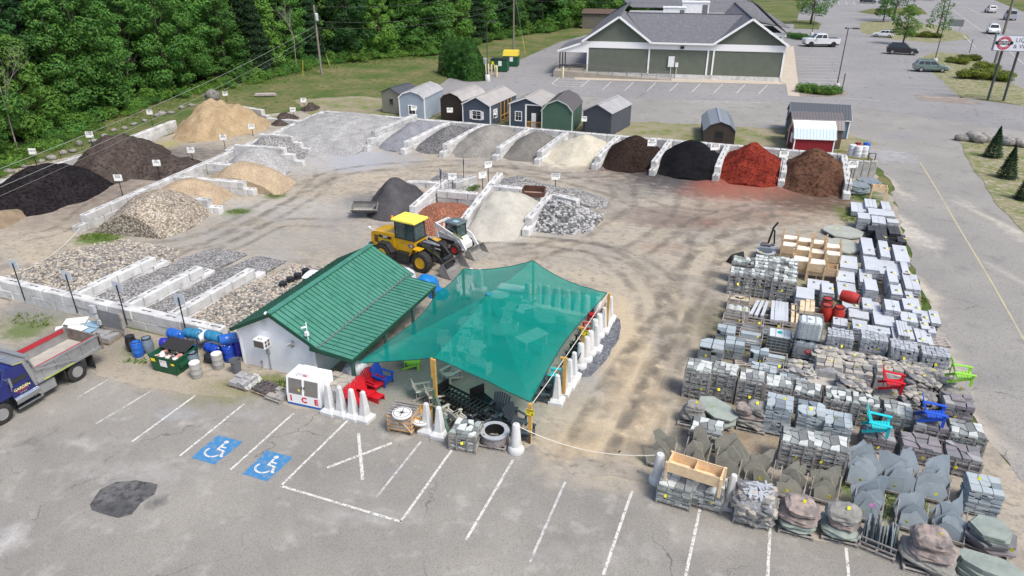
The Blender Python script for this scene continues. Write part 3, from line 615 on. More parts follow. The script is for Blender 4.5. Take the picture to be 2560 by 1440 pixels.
s_brown=mat('dark_brown_mulch',(.026,.017,.014),(.042,.028,.022),sc=1,rough=1,bump=1,bsc=14,c3=(.014,.009,.008),sc3=5,spec=.08)
s_red=mat('red_mulch',(.23,.036,.020),(.155,.024,.016),sc=.9,rough=1,bump=1,bsc=13,c3=(.075,.012,.010),sc3=4,spec=.08)
s_hem=mat('hemlock_mulch',(.14,.072,.045),(.085,.045,.030),sc=.55,rough=1,bump=1,bsc=13,c3=(.045,.024,.018),sc3=3.5,spec=.08)
s_aspile=mat('asphalt_grindings',(.052,.051,.055),(.085,.083,.088),sc=1,rough=1,bump=1,bsc=12,spec=.15)
s_chip=stones('red_wood_chips',[(.30,.11,.06),(.42,.17,.10),(.22,.09,.055),(.50,.24,.15)],10,1,gap=.5)
# back row bays
RB=lambda i:(DV[i][0]+.31,DV[i+1][0]-.31)
BT=[((985,301),(955,376)),((1080,313),(1055,384)),((1205,309),(1160,394)),((1310,328),(1285,402)),((1415,335),(1400,412)),((1560,336),(1545,406)),((1705,345),(1700,432)),((1865,359),(1860,454)),((2045,372),(2035,490))]
def bay(i,m,h,label,cat='gravel pile',name='gravel_pile',depth=None,ry=8.2,amp=.14,off=0,cy=None,**k):
    x0,x1=RB(i); yb=BACKY((x0+x1)/2)-.32; w=(x1-x0); yc=yb-(cy or 4.2); yf=G(*BT[i][1])[1]; h=(ZT((x0+x1)/2,yc,BT[i][0][1]))*1.08; ry=max(5.0,(yc-yf)*1.02)
    return pile(name,label,cat,m,[((x0+x1)/2+off,yc,w*.78,ry,h,1.0)],rect=(x0,x1,yb-30,yb),amp=amp,seed=i+3,cell=.2,**k)
bay(0,s_blue,2.6,'blue-grey stone dust pile in the back bay behind the wall divider with three courses',ry=9)
bay(1,s_dark,2.6,'dark crushed stone pile in the back bay, second from the left',ry=8.5)
bay(2,s_grey,3.0,'tall grey-brown gravel pile in front of the navy sheds',ry=9,amp=.2)
bay(3,s_grey if 0 else stones('dark_fine_gravel',[(.13,.125,.115),(.19,.18,.165),(.24,.23,.21)],18,.8,gap=.75),2.3,'dark grey fine gravel pile beside the pale sand',ry=7.6)
bay(4,s_white,2.7,'pale cream sand pile in the back row','sand pile','sand_pile',ry=9,off=.3)
bay(5,s_brown,3.0,'very dark brown mulch pile in the back row','mulch pile','mulch_pile',ry=8,cy=4.6)
bay(6,s_bmulch,3.3,'jet black mulch pile in the back row','mulch pile','mulch_pile',ry=9.6,cy=5.0,amp=.1)
bay(7,s_red,3.7,'bright red mulch pile in the back row','mulch pile','mulch_pile',ry=11,cy=5.0,amp=.22,ridge=.12)
bay(8,s_hem,3.9,'reddish brown hemlock mulch pile at the right end of the row','mulch pile','mulch_pile',ry=12,cy=5.6,amp=.3,ridge=.15)
# big pale bay on the left of the back row
x1=DV[0][0]-.31; yb=BACKY(x1-4)-.32
pile('gravel_pile','wide pale grey gravel pile in the corner bay where the two long walls meet','gravel pile',s_pale,[(x1-7.5,yb-4.5,11.5,11,2.2,1.0),(x1-2.2,yb-3.5,5,8,1.6,1.0)],rect=(WL1[0]+.9,x1,yb-16,yb),amp=.12,seed=31,cell=.25)
# left bays
LT=[(478,(455,585)),(447,(540,500)),(404,(720,478)),(366,(715,425)),(337,(735,392))]
def lbay(i,m,label,h,u=5,ru=7.5,name='gravel_pile',rs=1.35,sc=None,s0=None,amp=.1):
    a=(LW[i-1][0] if i>0 else 0)+.31 if s0 is None else s0; b=LW[i][0]-.31
    c_=LP((a+b)/2,u); h=ZT(c_[0],c_[1],LT[i][0])*1.08; g_=G(*LT[i][1]); ub=(g_[0]-WL0[0])*dvy-(g_[1]-WL0[1])*dvx; ru=max(3.5,ub-u)
    # local x = along wall, y = out of the wall (negative side)
    return pile(name,label,'gravel pile',m,[((a+b)/2,-u,(b-a)/2*rs+.6,ru,h,1.3)],rect=(a,b,-40,-.33),amp=amp,seed=40+i,ang=ang,org=WL0,cell=.2,scatter=sc)
lbay(0,s_tan,'large coarse tan gravel pile at the near end of the left bays',2.3,u=4.4,ru=8.8,s0=.5,rs=1.75)
lbay(1,s_pea,'small tan pea stone pile in the left bays',1.7,u=3.2,ru=6.4,rs=1.5)
lbay(2,s_pea,'long tan pea stone pile spilling from the left bays',2.1,u=6,ru=8.6,rs=1.5)
lbay(3,s_pale,'pale grey crushed stone pile in the left bays',2.4,u=4.2,ru=7,rs=1.5)
lbay(4,s_cr,'small dark grey crushed stone pile in the left bays',2.0,u=3,ru=5.4,rs=1.5)
# front-left bays
r_peb=[mat('cobble_white',(.46,.42,.355),rough=.7),mat('cobble_tan',(.36,.31,.25),rough=.7),mat('cobble_grey',(.20,.20,.20),rough=.7),mat('cobble_dark',(.20,.185,.165),rough=.7)]
x0=FD[0][0]
def fpile(label,xa,xb,m,h,n=0,sz=.09,seed=1,far=8.8,cone=None,name='gravel_pile'):
    ms=[m]+r_peb; cx=(xa+xb)/2
    return pile(name,label,'stone pile' if n else 'gravel pile',ms,cone or [(cx,FY+3.6,(xb-xa)*.85,far*.72,h,1.0)],rect=(xa,xb,FY+.34,FY+far+3),amp=.1,seed=seed,cell=.25,scatter=(n,sz,[1,1,2,2,3,4]) if n else None)
s_cob=stones('cobble_bed',[(.33,.31,.28),(.45,.43,.39),(.24,.23,.22),(.50,.48,.44)],4.2,1,gap=.25,dist=.1)
fpile('pile of large round cream and tan cobbles at the left end of the front row',FD[0][0]-9.0,FD[0][0]-.31,s_cob,.85,2300,.085,51,cone=[(FD[0][0]-4.0,FY+4.2,5.0,5.6,1.0,1.0)],name='cobble_pile')
fpile('low bed of fine grey gravel, the left of two in the front row',FD[0][0]+.31,FD[1][0]-.31,s_cr,.55,0,.1,52,cone=[(FD[0][0]+2,FY+2,5,7,.75,1.0),(FD[0][0]+2.2,FY+6,5,5,.5,1)])
fpile('low bed of fine grey gravel, the right of two in the front row',FD[1][0]+.31,FD[2][0]-.31,s_cr,.6,0,.1,53,cone=[(FD[1][0]+2.1,FY+2,5,6,.8,1.0),(FD[1][0]+2.0,FY+6,5,5,.6,1)])
fpile('pile of round grey and white river cobbles beside the green roofed store',FD[2][0]+.31,-25.4,s_cob,.95,2800,.08,54,cone=[(FD[2][0]+3.0,FY+3.8,5.4,7.0,1.1,1.0)],name='cobble_pile')
# far left heaps
def heap(px,py,rxp,dep_,h,m,label,name,cat,seed,more=(),rot=0.0,pw=1.15,**k):
    x,y=G(px,py); t=(x*sin(-YAW)+y*cos(-YAW))*cos(TH)+CH*sin(TH); rx=rxp*t/FPX
    cn=[(0,0,rx,dep_,h,pw)]+list(more)
    return pile(name,label,cat,m,cn,ang=YAW+rot,org=(x,y),seed=seed,cell=.25,**k)
heap(120,486,128,6.0,3.1,s_black,'nearly black compost pile at the left edge of the yard','compost_pile','soil pile',61,amp=.2)
heap(305,415,108,6.5,3.5,s_loam,'dark brown loam pile in the middle of the left row','loam_pile','soil pile',62,more=[(5.0,-1.5,5.0,3.2,1.6,1.0)],amp=.32,ridge=.18)
heap(545,320,90,7.2,3.55,s_sand,'tall tan sand pile at the far left of the yard','sand_pile','sand pile',63,more=[(2.2,.5,4.0,4.5,3.0,1)],amp=.4,ridge=.25)
heap(712,303,28,3,1.2,s_loam,'small dark bark pile by the low block wall','bark_pile','soil pile',64,amp=.3)
heap(10,553,38,3,.9,s_sand if 0 else mat('brown_dirt_heap',(.30,.23,.15),(.2,.155,.11),sc=1.5,rough=1,bump=1),'low brown dirt heap at the left frame edge','dirt_heap','soil pile',65,amp=.1)
heap(775,272,24,2,.7,s_loam,'little heap of brush and roots beyond the corner wall','brush_heap','brush pile',66,amp=.4)
# central piles
heap(992,508,66,4.6,2.45,s_aspile,'black asphalt grindings pile with the spare bucket beside it','asphalt_pile','asphalt pile',71,amp=.2)
heap(1120,456,46,2.6,1.0,s_cr,'small grey crushed stone pile behind the central bays','gravel_pile','gravel pile',72)
def cbay(pts,m,label,name,cat,h,seed,rx=3,ry=4,**k):
    x,y=G(*pts); return pile(name,label,cat,m,[(x,y,rx,ry,h,1.0)],seed=seed,cell=.2,**k)
a=G(1113,480); b=G(1250,462); c=G(1152,592); d=G(1312,592); e=G(1096,507); g2=G(1228,494); e2=G(1375,515)
cbay((1110,548),s_chip,'red-brown wood chip pile in the small central bay','chip_pile','wood chip pile',1.5,73,3.3,3.8,rect=(G(1022,560)[0]+.35,c[0]-.4,30,e[1]-.3),amp=.2)
cbay((1256,545),s_grit,'pale grit pile in the middle of the central bays','grit_pile','gravel pile',2.5,74,4.4,5.5,rect=(c[0]+.35,d[0]-.35,30,g2[1]-.3),amp=.2)
rip=[mat('riprap_dark',(.17,.175,.18),(.10,.10,.105),sc=2,rough=.85),mat('riprap_light',(.42,.42,.42),(.28,.28,.28),sc=2,rough=.85)]
pile('riprap_pile','pile of angular grey riprap at the right of the central bays','stone pile',[s_dark]+rip,[(G(1398,548)[0],G(1398,548)[1],3.3,3.4,1.7,1.0)],seed=75,cell=.25,rect=(e2[0]-.2,60,30,e2[1]-.5),scatter=(900,.15,[1,2,2]))
pile('gravel_pile','long mound of dark and white pebbles behind the pale grit','gravel pile',s_cr,[(G(1300,478)[0],G(1300,478)[1],3.6,3.0,1.5,1.0),(G(1420,500)[0],G(1420,500)[1],3.6,2.4,1.2,1.0),(G(1360,488)[0],G(1360,488)[1],3.6,2.4,1.2,1.0)],seed=76,cell=.2,rect=(b[0]+.3,60,g2[1]+.5,80))
# ================================================================ signs
m_sback=mat('sign_back',(.52,.56,.62),rough=.5); m_sface=mat('sign_face',(.86,.87,.86),rough=.45); m_txt=mat('sign_lettering',(.05,.07,.06),rough=.6); m_mk=mat('sign_emblem_ink',(.06,.10,.09),rough=.6)
def sign(bx,by,cx,cy,txt,label,rz=0.0,wd=.76,ht=.6,base=None,z0=0):
    rz=rz or .35
    x,y=base or G(bx,by); zc=ZT(x,y,cy); t=thing('bay_sign',label,'sign',(x,y,0),rz,'white name signs of the bays')
    MB().tube((0,0,z0),(0,0,zc+.1),.035,n=6).build('post',black_steel,t)
    p=MB(); p.box(-wd/2,wd/2,-.048,-.042,zc-ht/2,zc+ht/2,0); p.box(-wd/2,wd/2,-.042,-.036,zc-ht/2,zc+ht/2,1); pn=p.build('panel',[m_sface,m_sback],t)
    n=txt.count('\n')+1; w_=max(len(q) for q in txt.split('\n')); s=min(.19,1.25*wd/(w_*.8),ht*.78/n)
    text(txt,s,m_txt,pn,M4((0,-.0495,zc+.03+(n-1)*s*.45),rx=pi/2),ext=.001,bold=.004)
    e=MB(); e.tube((wd/2-.085,-.0505,zc-ht/2+.075),(wd/2-.085,-.0485,zc-ht/2+.075),.05,n=10); e.build('emblem',m_mk,pn)
for bx,by,cx,cy,tx,lb,rz in [
 (248,427,205,336,'SUPER\nLOAM','white sign on the bank behind the brown loam pile',.0),(97,430,75,378,'COMPOST','white sign above the black compost pile',0),
 (382,315,375,280,'COARSE\nFILL','white sign left of the sand pile',0),(568,262,562,234,'FINE\nSCREENED\nSAND','white sign at the top of the sand pile',0),
 (763,283,758,250,'STONE\nMIX','white sign beyond the corner of the back wall',0),(735,295,731,274,'BARK','small white sign at the low bark pile',0),
 (307,490,298,444,'3/4"\nBLACK\nSTONE','white sign on the left wall by the coarse tan gravel',0),(402,452,393,407,'3/8"\nPEA\nSTONE','white sign on the left wall by the small pea stone',0),(486,417,481,375,'3/4"\nPEA\nSTONE','white sign on the left wall by the long pea stone pile',0),
 (565,382,560,343,'3/4"\nBLUE\nSTONE','white sign on the left wall by the grey crushed stone',0),(633,340,631,316,'1-1/2"\nSTONE','white sign on the left wall beside the uppermost left divider',0),
 (1037,305,1035,270,'1-1/2"\nCRUSHED\nBLUE','white sign in front of the light blue barn shed window',0),(1126,309,1124,275,'3/4"\nGRAVEL','white sign in front of the dark brown barn shed',0),(1236,315,1234,281,'1-1/2"\nGRAVEL','white sign by the side window of the navy cabin shed',0),
 (1339,322,1339,287,'STONE\nDUST','white sign in front of the navy shed porch',0),(1460,334,1459,297,'CONCRETE\nSAND','white sign between the green shed and the grey shed',0)]:
    sign(bx,by,cx,cy,tx,lb,rz)
for (bx,by,cx,cy,tx,lb) in [(1625,436,1627,357,'PINE\nMULCH','white sign at the divider between dark brown and black mulch'),(1779,450,1784,367,'BLACK\nMULCH','white sign at the divider between black and red mulch'),(1948,462,1956,385,'HEMLOCK\nBLEND\nMULCH','white sign at the divider between red and hemlock mulch'),(2116,492,2127,411,'PINE\nMULCH\nNATURAL','white sign at the right end of the mulch row')]:
    x,y=G(bx,by); sign(bx,by,cx,cy,tx,lb,0,base=(x-.05,y-.15),wd=.85,ht=.62)
for bx,by,cx,cy,tx,lb,rz in [(1104,500,1101,430,'','sign post on the left of the central bays, panel seen edge on',pi*.75),(1133,492,1131,441,'PLAYGROUND\nFIBER','white sign behind the red chip bay, second from the left',0),(1160,466,1156,404,'','tall sign on the free standing blocks, seen from the back',pi*.7),
  (1207,485,1206,437,'WHITE\nGRIT','white sign turned sideways left of the pale grit',.9),(1221,455,1219,411,'CRUSHED\nSTONE','tall white sign turned sideways behind the pale grit',.9),(1388,487,1389,441,'DESIGN\nSTONE','white sign behind the riprap bay',0)]:
    sign(bx,by,cx,cy,tx or 'FILL',lb,rz)
for bx,cx,cy,lb in [(83,55,662,'left end'),(211,183,690,'second from the left'),(332,308,717,'third from the left'),(486,462,748,'beside the blue drums')]:
    x,_=G(bx,742 if bx<100 else 770); x=G(bx,{83:741,211:772,332:802,486:835}[bx])[0]
    y=FY-.42; x=G(bx,{83:741,211:772,332:802,486:835}[bx],.3)[0]
    sign(0,0,cx,cy,'RIVER\nSTONE','black sign post on the front block wall seen from behind, '+lb,pi,base=(x,y),z0=.25)
# ropes
rope=mat('rope',(.62,.58,.50),rough=.9)
def cable(name,label,cat,a,b,sag,r,m,n=24,group=None):
    a=Vector(a); b=Vector(b); pts=[]
    for i in range(n+1):
        t=i/n; p=a.lerp(b,t); p.z-=sag*4*t*(1-t); pts.append(p)
    return tag(MB().path(pts,r,5).build(name,m),label,cat,group)
# rocks along the treeline and the right verge
m_rock=mat('field_boulder',(.22,.21,.20),(.33,.31,.29),sc=2,rough=.9,bump=.8,bsc=6,c3=(.11,.11,.105),sc3=4,rnd=.2)
rr=random.Random(5)
bo=MB(); bo.rock((0,0,.42),(.9,.65,.55),rr,n=2); BOULD=bo.mesh('boulder',m_rock,True)
def boulder(px,py,s,label,group=None,x=None):
    o=bpy.data.objects.new('boulder',BOULD); COL.objects.link(o); p=G(px,py) if x is None else x; o.location=(p[0],p[1],-.05); o.scale=(s*rr.uniform(.8,1.3),s*rr.uniform(.8,1.2),s*rr.uniform(.7,1.1)); o.rotation_euler=(rr.uniform(-.1,.1),0,rr.uniform(0,6)); tag(o,label,'boulder',group)
for i,(px,py,s) in enumerate([(20,430,1.1),(60,415,.8),(105,402,.9),(130,395,1),(160,383,1.0),(182,376,.9),(200,360,1.1),(235,352,1.0),(262,340,1.0),(285,325,.8),(312,318,.9),(335,308,.9),(362,300,1),(392,288,.9),(405,284,1.1),(428,280,1.0),(455,268,.9),(478,262,1.0)]):
    boulder(px,py+4,s*.55,['grey','dark mossy','pale'][i%3]+' boulder by the woods, '+['nearest the left frame edge','second from the left frame edge','above the far end of the black compost','in the group above the compost pile','right of the COMPOST sign','above the gap left of the SUPER LOAM sign','just left of the SUPER LOAM sign post','behind the SUPER LOAM sign post','right of the SUPER LOAM sign post','above the brown loam pile','above the right shoulder of the loam pile','beyond the crest of the loam pile','left of the COARSE FILL sign','at the COARSE FILL sign post','right of the COARSE FILL sign','above the white wall left of the sand','closest to the left flank of the sand pile','last in the line by the sand pile'][i],'boulders along the woods')
boulder(533,252,1.5,'big grey boulder behind the sand pile')
for i,(px,py,s) in enumerate([(2407,352,.9),(2435,354,1.3),(2462,355,1.1),(2512,362,1.0),(2548,366,1.2)]): boulder(px,py,s,['small brown boulder nearest the side road','large brown boulder left of the young spruce','pale boulder just left of the young spruce','dark boulder right of the young spruce','dark boulder at the right frame edge'][i]+' on the right verge','boulders on the right verge')
# ================================================================ buildings
vinyl=siding('white_vinyl_siding',(.86,.89,.94),.115,'Z',.5,.36,sharp=.14)
g_roof=mat('green_metal_roof',(.050,.205,.14),(.065,.22,.165),sc=.7,rough=.42,spec=.5,c3=(.035,.145,.10),sc3=2.2,lo3=.5,hi3=.75); g_trim=mat('dark_green_trim',(.014,.065,.040),rough=.45)
def seam_roof(a,b,c,d,n,name,parent,m,tm,th=.06,rib=.03,rw=.026,name2='seam',perp=None):
    'slab a-b (eave) to d-c (ridge) with raised seams running from eave to ridge'
    a,b,c,d=map(Vector,(a,b,c,d)); nrm=(b-a).cross(d-a).normalized()
    if nrm.z<0: nrm=-nrm
    mb=MB(); lo=[p-nrm*th for p in (a,b,c,d)]
    mb.add([*lo,a,b,c,d],[(3,2,1,0),(4,5,6,7),(0,1,5,4),(1,2,6,5),(2,3,7,6),(3,0,4,7)],0)
    for i in range(n+1):
        t=i/n; p=a.lerp(b,t); q=d.lerp(c,t); mb.bar(p+nrm*rib/2,q+nrm*rib/2,rw,rib,1,up=nrm)
    return mb.build(name,[m,tm],parent)
st=thing('store_building','small white clapboard store with a green metal roof and a porch on its right','building',(-24.86,24.45,0))
W=4.62; D=9.1; WH=2.25; PK=3.62; rx=2.42
mb=MB(); mb.add([(0,0,0),(W,0,0),(W,0,WH),(rx,0,PK-.05),(0,0,WH),(0,D,0),(W,D,0),(W,D,WH),(rx,D,PK-.05),(0,D,WH)],[(0,1,2,3,4),(9,8,7,6,5),(0,4,9,5),(1,6,7,2)],0); mb.build('wall',vinyl,st)
mb=MB()
for x in (0,W): mb.box(x-.07,x+.07,-.02,.08,0,WH)
mb.build('corner_trim',white_clean,st)
E0=(-.3,-.3); zr=PK
seam_roof((-.28,D+.25,WH-.02),(-.28,-.28,WH-.02),(rx,-.28,zr),(rx,D+.25,zr),30,'roof',st,g_roof,g_trim)
seam_roof((W+.62,-.28,WH-.16),(W+.62,D+.25,WH-.16),(rx,D+.25,zr),(rx,-.28,zr),30,'roof',st,g_roof,g_trim)
MB().bar((rx,-.29,zr+.03),(rx,D+.26,zr+.03),.34,.05).build('ridge_cap',g_roof,st)
mb=MB(); mb.bar((-.30,-.30,WH-.10),(rx,-.30,zr-.08),.03,.2); mb.bar((W+.64,-.30,WH-.24),(rx,-.30,zr-.08),.03,.2); mb.build('gable_trim',g_trim,st)
# snow guard rail + porch roof
mb=MB(); mb.bar((W+.5,-.2,WH-.02),(W+.5,D+.2,WH-.02),.03,.03); [mb.box(W+.46,W+.54,-.2+k*.3-.02,-.2+k*.3+.02,WH-.12,WH+.03) for k in range(32)]; mb.build('snow_guard',galv,st)
seam_roof((7.05,-.28,1.97),(7.05,D-.3,1.97),(W+.45,D-.3,2.16),(W+.45,-.28,2.16),28,'porch_roof',st,g_roof,g_trim)
mb=MB(); mb.box(6.88,7.06,-.25,D-.35,1.72,1.90); mb.bar((W,-.29,2.05),(7.06,-.29,1.88),.03,.18); mb.build('porch_beam',g_trim,st)
m_dg=mat('dark_green_post',(.05,.10,.085),rough=.6)
for y in (-.1,3.0,6.0,8.6): MB().box(6.88,7.04,y-.08,y+.08,0,1.74).build('porch_post',m_dg,st)
wn=MB(); wn.box(W+.003,W+.03,1.0,2.3,1.05,1.75); wo_=wn.build('window',white_clean,st); MB().box(W+.03,W+.035,1.08,2.22,1.12,1.68).build('pane',glass_dark,wo_)
dr=MB(); dr.box(W+.003,W+.04,4.0,4.95,.05,1.98); dr.build('door',white_paint,st)
ac=MB(); ac.box(1.3,1.98,-.5,-.01,1.55,2.02,0); ac.box(1.34,1.94,-.505,-.5,1.59,1.97,1); ac.box(1.985,1.99,-.42,-.28,1.62,1.78,1);ac.box(1.985,1.99,-.22,-.08,1.62,1.78,1);ac.box(1.985,1.99,-.42,-.28,1.83,1.97,1);ac.box(1.985,1.99,-.22,-.08,1.83,1.97,1);ac.box(1.5,1.58,-.4,-.25,2.021,2.024,1);ac.box(1.66,1.74,-.4,-.25,2.021,2.024,1)
ac.build('air_conditioner',[white_paint,mat('ac_grille',(.10,.09,.08),rough=.7)],st)
v=MB(); v.box(1.62,1.98,-.03,-.004,2.45,2.95); [v.box(1.65,1.95,-.045,-.03,2.49+k*.055,2.52+k*.055) for k in range(8)]; v.build('gable_vent',white_paint,st)
fl=MB(); fl.tube((3.45,-.12,2.1),(3.62,-.3,2.0),.06,.11,10); fl.tube((3.45,-.12,2.1),(3.25,-.3,2.0),.06,.11,10); fl.tube((3.45,0,2.1),(3.45,-.13,2.1),.05,n=8); fl.build('flood_light',galv,st)
mt=MB(); mt.tube((W-.12,-.12,1.5),(W-.12,-.12,3.45),.03,n=6); mt.box(W-.2,W-.02,-.25,-.1,2.75,2.95); mt.tube((W-.12,-.12,3.2),(W-.3,-.3,3.2),.05,n=8); mt.build('camera_mast',white_paint,st)
cdt=MB(); cdt.tube((1.75,-.06,0),(1.75,-.06,1.0),.03,n=6); cdt.box(1.66,1.84,-.1,-.01,1.0,1.25); cdt.tube((1.2,-.06,0),(1.2,-.06,.35),.025,n=6); cdt.box(1.15,1.25,-.1,-.02,.35,.45); cdt.build('utility_box',galv,st)
gf=MB(); gf.tube((rx-.1,-.32,PK+.1),(rx-.1,-.45,PK+.02),.05,.06,8); gf.build('gable_camera',white_paint,st)
# ---------------- sheds (placed by the ground corners of their near gable)
def shed_roof_profile(w,wh,pk,kind):
    if kind=='gable': return [(-.12,wh-.03),(w/2,pk),(w+.12,wh-.03)]
    return [(-.1,wh-.05),(w*.17,wh+(pk-wh)*.62),(w/2,pk),(w*.83,wh+(pk-wh)*.62),(w+.1,wh-.05)]
def shed(name,label,px0,px1,top,peak,depth,kind,wallc,roofc,trimc=None,extra=None,rz=None,door=False,cat='shed',roof2=None):
    a=G(*px0); b=G(*px1); w=hypot(b[0]-a[0],b[1]-a[1]); r=atan2(b[1]-a[1],b[0]-a[0]) if rz is None else rz
    wh=ZT(a[0],a[1],top); mx,my=(a[0]+b[0])/2,(a[1]+b[1])/2; pk=ZT(mx,my,peak)
    t=thing(name,label,cat,(a[0],a[1],0),r,'storage sheds for sale')
    pr=shed_roof_profile(w,wh,pk,kind); inner=[(0,.12)]+[(min(max(x,0),w),z-.04) for x,z in pr]+[(w,.12)]
    mb=MB(); n=len(inner); mb.add([(x,0,z) for x,z in inner]+[(x,depth,z) for x,z in inner],[tuple(range(n)),tuple(range(2*n-1,n-1,-1)),(0,n,n+1,1),(n-1,n-2,2*n-2,2*n-1)]); mb.build('wall',siding(name+'_siding_'+str(int(px0[0])),wallc,.4,'X',.7,.10,sharp=.05),t)
    MB().box(.15,w-.15,.1,depth-.1,0,.12).build('skid',mat('skid_timber',(.06,.055,.05),rough=.9),t)
    for k in range(len(pr)-1):
        (x0,z0),(x1,z1)=pr[k],pr[k+1]
        if x0<w/2-.01: A,B,C_,D_=(x0,-.12,z0),(x0,depth+.12,z0),(x1,depth+.12,z1),(x1,-.12,z1)
        else: A,B,C_,D_=(x1,-.12,z1),(x1,depth+.12,z1),(x0,depth+.12,z0),(x0,-.12,z0)
        seam_roof(A,B,C_,D_,max(6,int(depth/.3)),'roof',t,roofc if not (roof2 and k in (0,len(pr)-2)) else roof2,roofc,th=.04,rib=.03,rw=.03)
    MB().bar((w/2,-.13,pk+.015),(w/2,depth+.13,pk+.015),.26,.035).build('ridge_cap',roofc,t)
    if trimc:
        tb=MB()
        for x in (0,w): tb.box(x-.06,x+.06,-.03,.07,.1,wh-.05)
        for (x0,z0),(x1,z1) in zip(pr[:-1],pr[1:]): tb.bar((x0,-.13,z0-.07),(x1,-.13,z1-.07),.03,.12)
        tb.build('trim',trimc,t)
    if extra: extra(t,w,wh,pk,depth)
    return t,w,wh,pk
m_alum=mat('galvalume_roof',(.48,.48,.48),(.40,.40,.40),sc=.8,rough=.45,metal=.25); m_tan=mat('tan_steel_roof',(.46,.44,.42),(.40,.38,.37),sc=.8,rough=.5,metal=.2); m_char=mat('charcoal_roof',(.10,.11,.125),rough=.45,metal=.2); m_bronze=mat('bronze_roof',(.15,.14,.145),rough=.45,metal=.2)
m_slateroof=mat('blue_grey_roof',(.30,.33,.37),rough=.4,metal=.3); m_wroof=mat('white_roof',(.80,.80,.80),rough=.4); m_lroof=mat('light_blue_roof',(.45,.55,.62),rough=.4)
def window(t,x0,x1,z0,z1,fr=white_clean,sh=False,grid=True,side=None,w=0):
    T=Matrix.Identity(4) if side is None else (Matrix.Translation((w,0,0))@Matrix.Rotation(pi/2,4,'Z'))
    f=MB()
    for a,b,c,d in ((x0-.09,x1+.09,z1,z1+.1),(x0-.09,x1+.09,z0-.1,z0),(x0-.09,x0,z0,z1),(x1,x1+.09,z0,z1)): f.box(a,b,-.05,-.004,c,d,0,T)
    if grid: f.box((x0+x1)/2-.015,(x0+x1)/2+.015,-.03,-.012,z0,z1,0,T); f.box(x0,x1,-.03,-.013,(z0+z1)/2-.02,(z0+z1)/2+.02,0,T); f.box(x0,x1,-.028,-.0125,z0+(z1-z0)*.75,z0+(z1-z0)*.75+.02,0,T)
    o=f.build('window',fr,t); MB().box(x0,x1,-.011,-.004,z0,z1,0,T).build('pane',glass_dark,o)
    if sh:
        for a,b in ((x0-.4,x0-.12),(x1+.12,x1+.4)): MB().box(a,b,-.045,-.004,z0-.02,z1+.02,0,T).build('shutter',white_paint,o)
shed('storage_shed','small sage grey gable shed at the left end of the shed row',(957,282),(1003,288),230,219,4.2,'gable',(.26,.26,.21),m_char,None,lambda t,w,wh,pk,d: window(t,w*.42,w*.62,1.2,2.0,mat('sage_trim',(.24,.24,.20)),grid=False),roof2=None)
shed('barn_shed','light blue-grey barn shed with white trim, second in the row',(1001,300),(1063,304),242,226,6.6,'barn',(.30,.36,.43),m_alum,white_clean,lambda t,w,wh,pk,d: window(t,w*.38,w*.62,.85,1.9))
shed('barn_shed','dark brown barn shed in the row behind the dark stone',(1103,300),(1156,306),247,232,6.2,'barn',(.035,.025,.020),m_tan,None,None)
def cabin(t,w,wh,pk,d):
    window(t,w*.36,w*.66,.9,1.85,sh=True); window(t,1.0,1.9,1.0,1.9,side=1,w=w+.0)
    p=MB()
    for y in (3.0,4.1,5.2,6.2): p.box(w-.02,w+.1,y-.06,y+.06,.1,wh-.1)
    for k in range(4): p.box(w+.0,w+.09,3.0,6.2,.2+k*.2,.28+k*.2) if k in (0,3) else None
    p.build('porch_post',dark_wood,t); MB().box(w+.002,w+.012,2.9,6.3,.15,wh-.12).build('porch_shade_panel',mat('porch_shade',(.03,.035,.045),rough=.9),t)  # flat dark panel on the wall, shade of the porch recess painted in
shed('cabin_shed','navy cabin shed with white shuttered window and side porch',(1158,312),(1226,319),258,241,8.0,'gable',(.065,.085,.115),m_tan,white_clean,cabin)
def porchcab(t,w,wh,pk,d):
    window(t,w*.18,w*.36,.95,1.95)
    MB().box(w*.5,w+.01,-.012,-.004,.15,wh-.1).build('porch_shade_panel',mat('porch_shade',(.03,.035,.045),rough=.9),t)  # corner porch has no depth: its shade is a dark sheet on the gable
    p=MB(); p.box(w*.48,w*.53,-.05,.0,.1,wh); p.box(w*.48,w+.05,-.05,.0,wh-.12,wh); p.build('porch_trim',white_clean,t)
    r=MB(); r.box(w*.54,w+.02,-.06,-.02,.85,.95); r.box(w*.54,w+.02,-.06,-.02,.18,.26); [r.box(w*.54+k*.17,w*.54+k*.17+.05,-.055,-.025,.26,.85) for k in range(int(w*.46/.17))]; r.box(w-.03,w+.1,-.07,.03,.1,wh-.1); r.box(w,w+.06,.2,2.0,.85,.95); r.box(w,w+.06,.2,2.0,.18,.3); r.build('porch_rail',dark_wood,t)
    MB().box(w*.68,w*.82,-.02,-.014,.2,1.95).build('door',white_paint,t); window(t,3.0,4.6,1.2,1.9,side=1,w=w)
shed('cabin_shed','navy cabin shed with a corner porch and wooden railing',(1275,318),(1354,325),257,243,5.8,'gable',(.055,.075,.105),m_tan,white_clean,porchcab)
shed('barn_shed','dark green barn shed with pale trim in the row',(1354,331),(1429,336),275,248,6.2,'barn',(.055,.115,.085),m_bronze,mat('sage_pale_trim',(.45,.52,.46)),None)
shed('storage_shed','charcoal blue gable shed at the right end of the row',(1456,333),(1526,342),276,261,6.4,'gable',(.065,.075,.095),m_alum,None,None)
shed('barn_shed','single brown barn shed standing alone behind the black mulch',(1756,362),(1834,366),325,304,7.5,'barn',(.045,.035,.028),m_slateroof,None,lambda t,w,wh,pk,d: window(t,w*.40,w*.60,.7,1.5,mat('brown_trim',(.03,.025,.02)),grid=False))
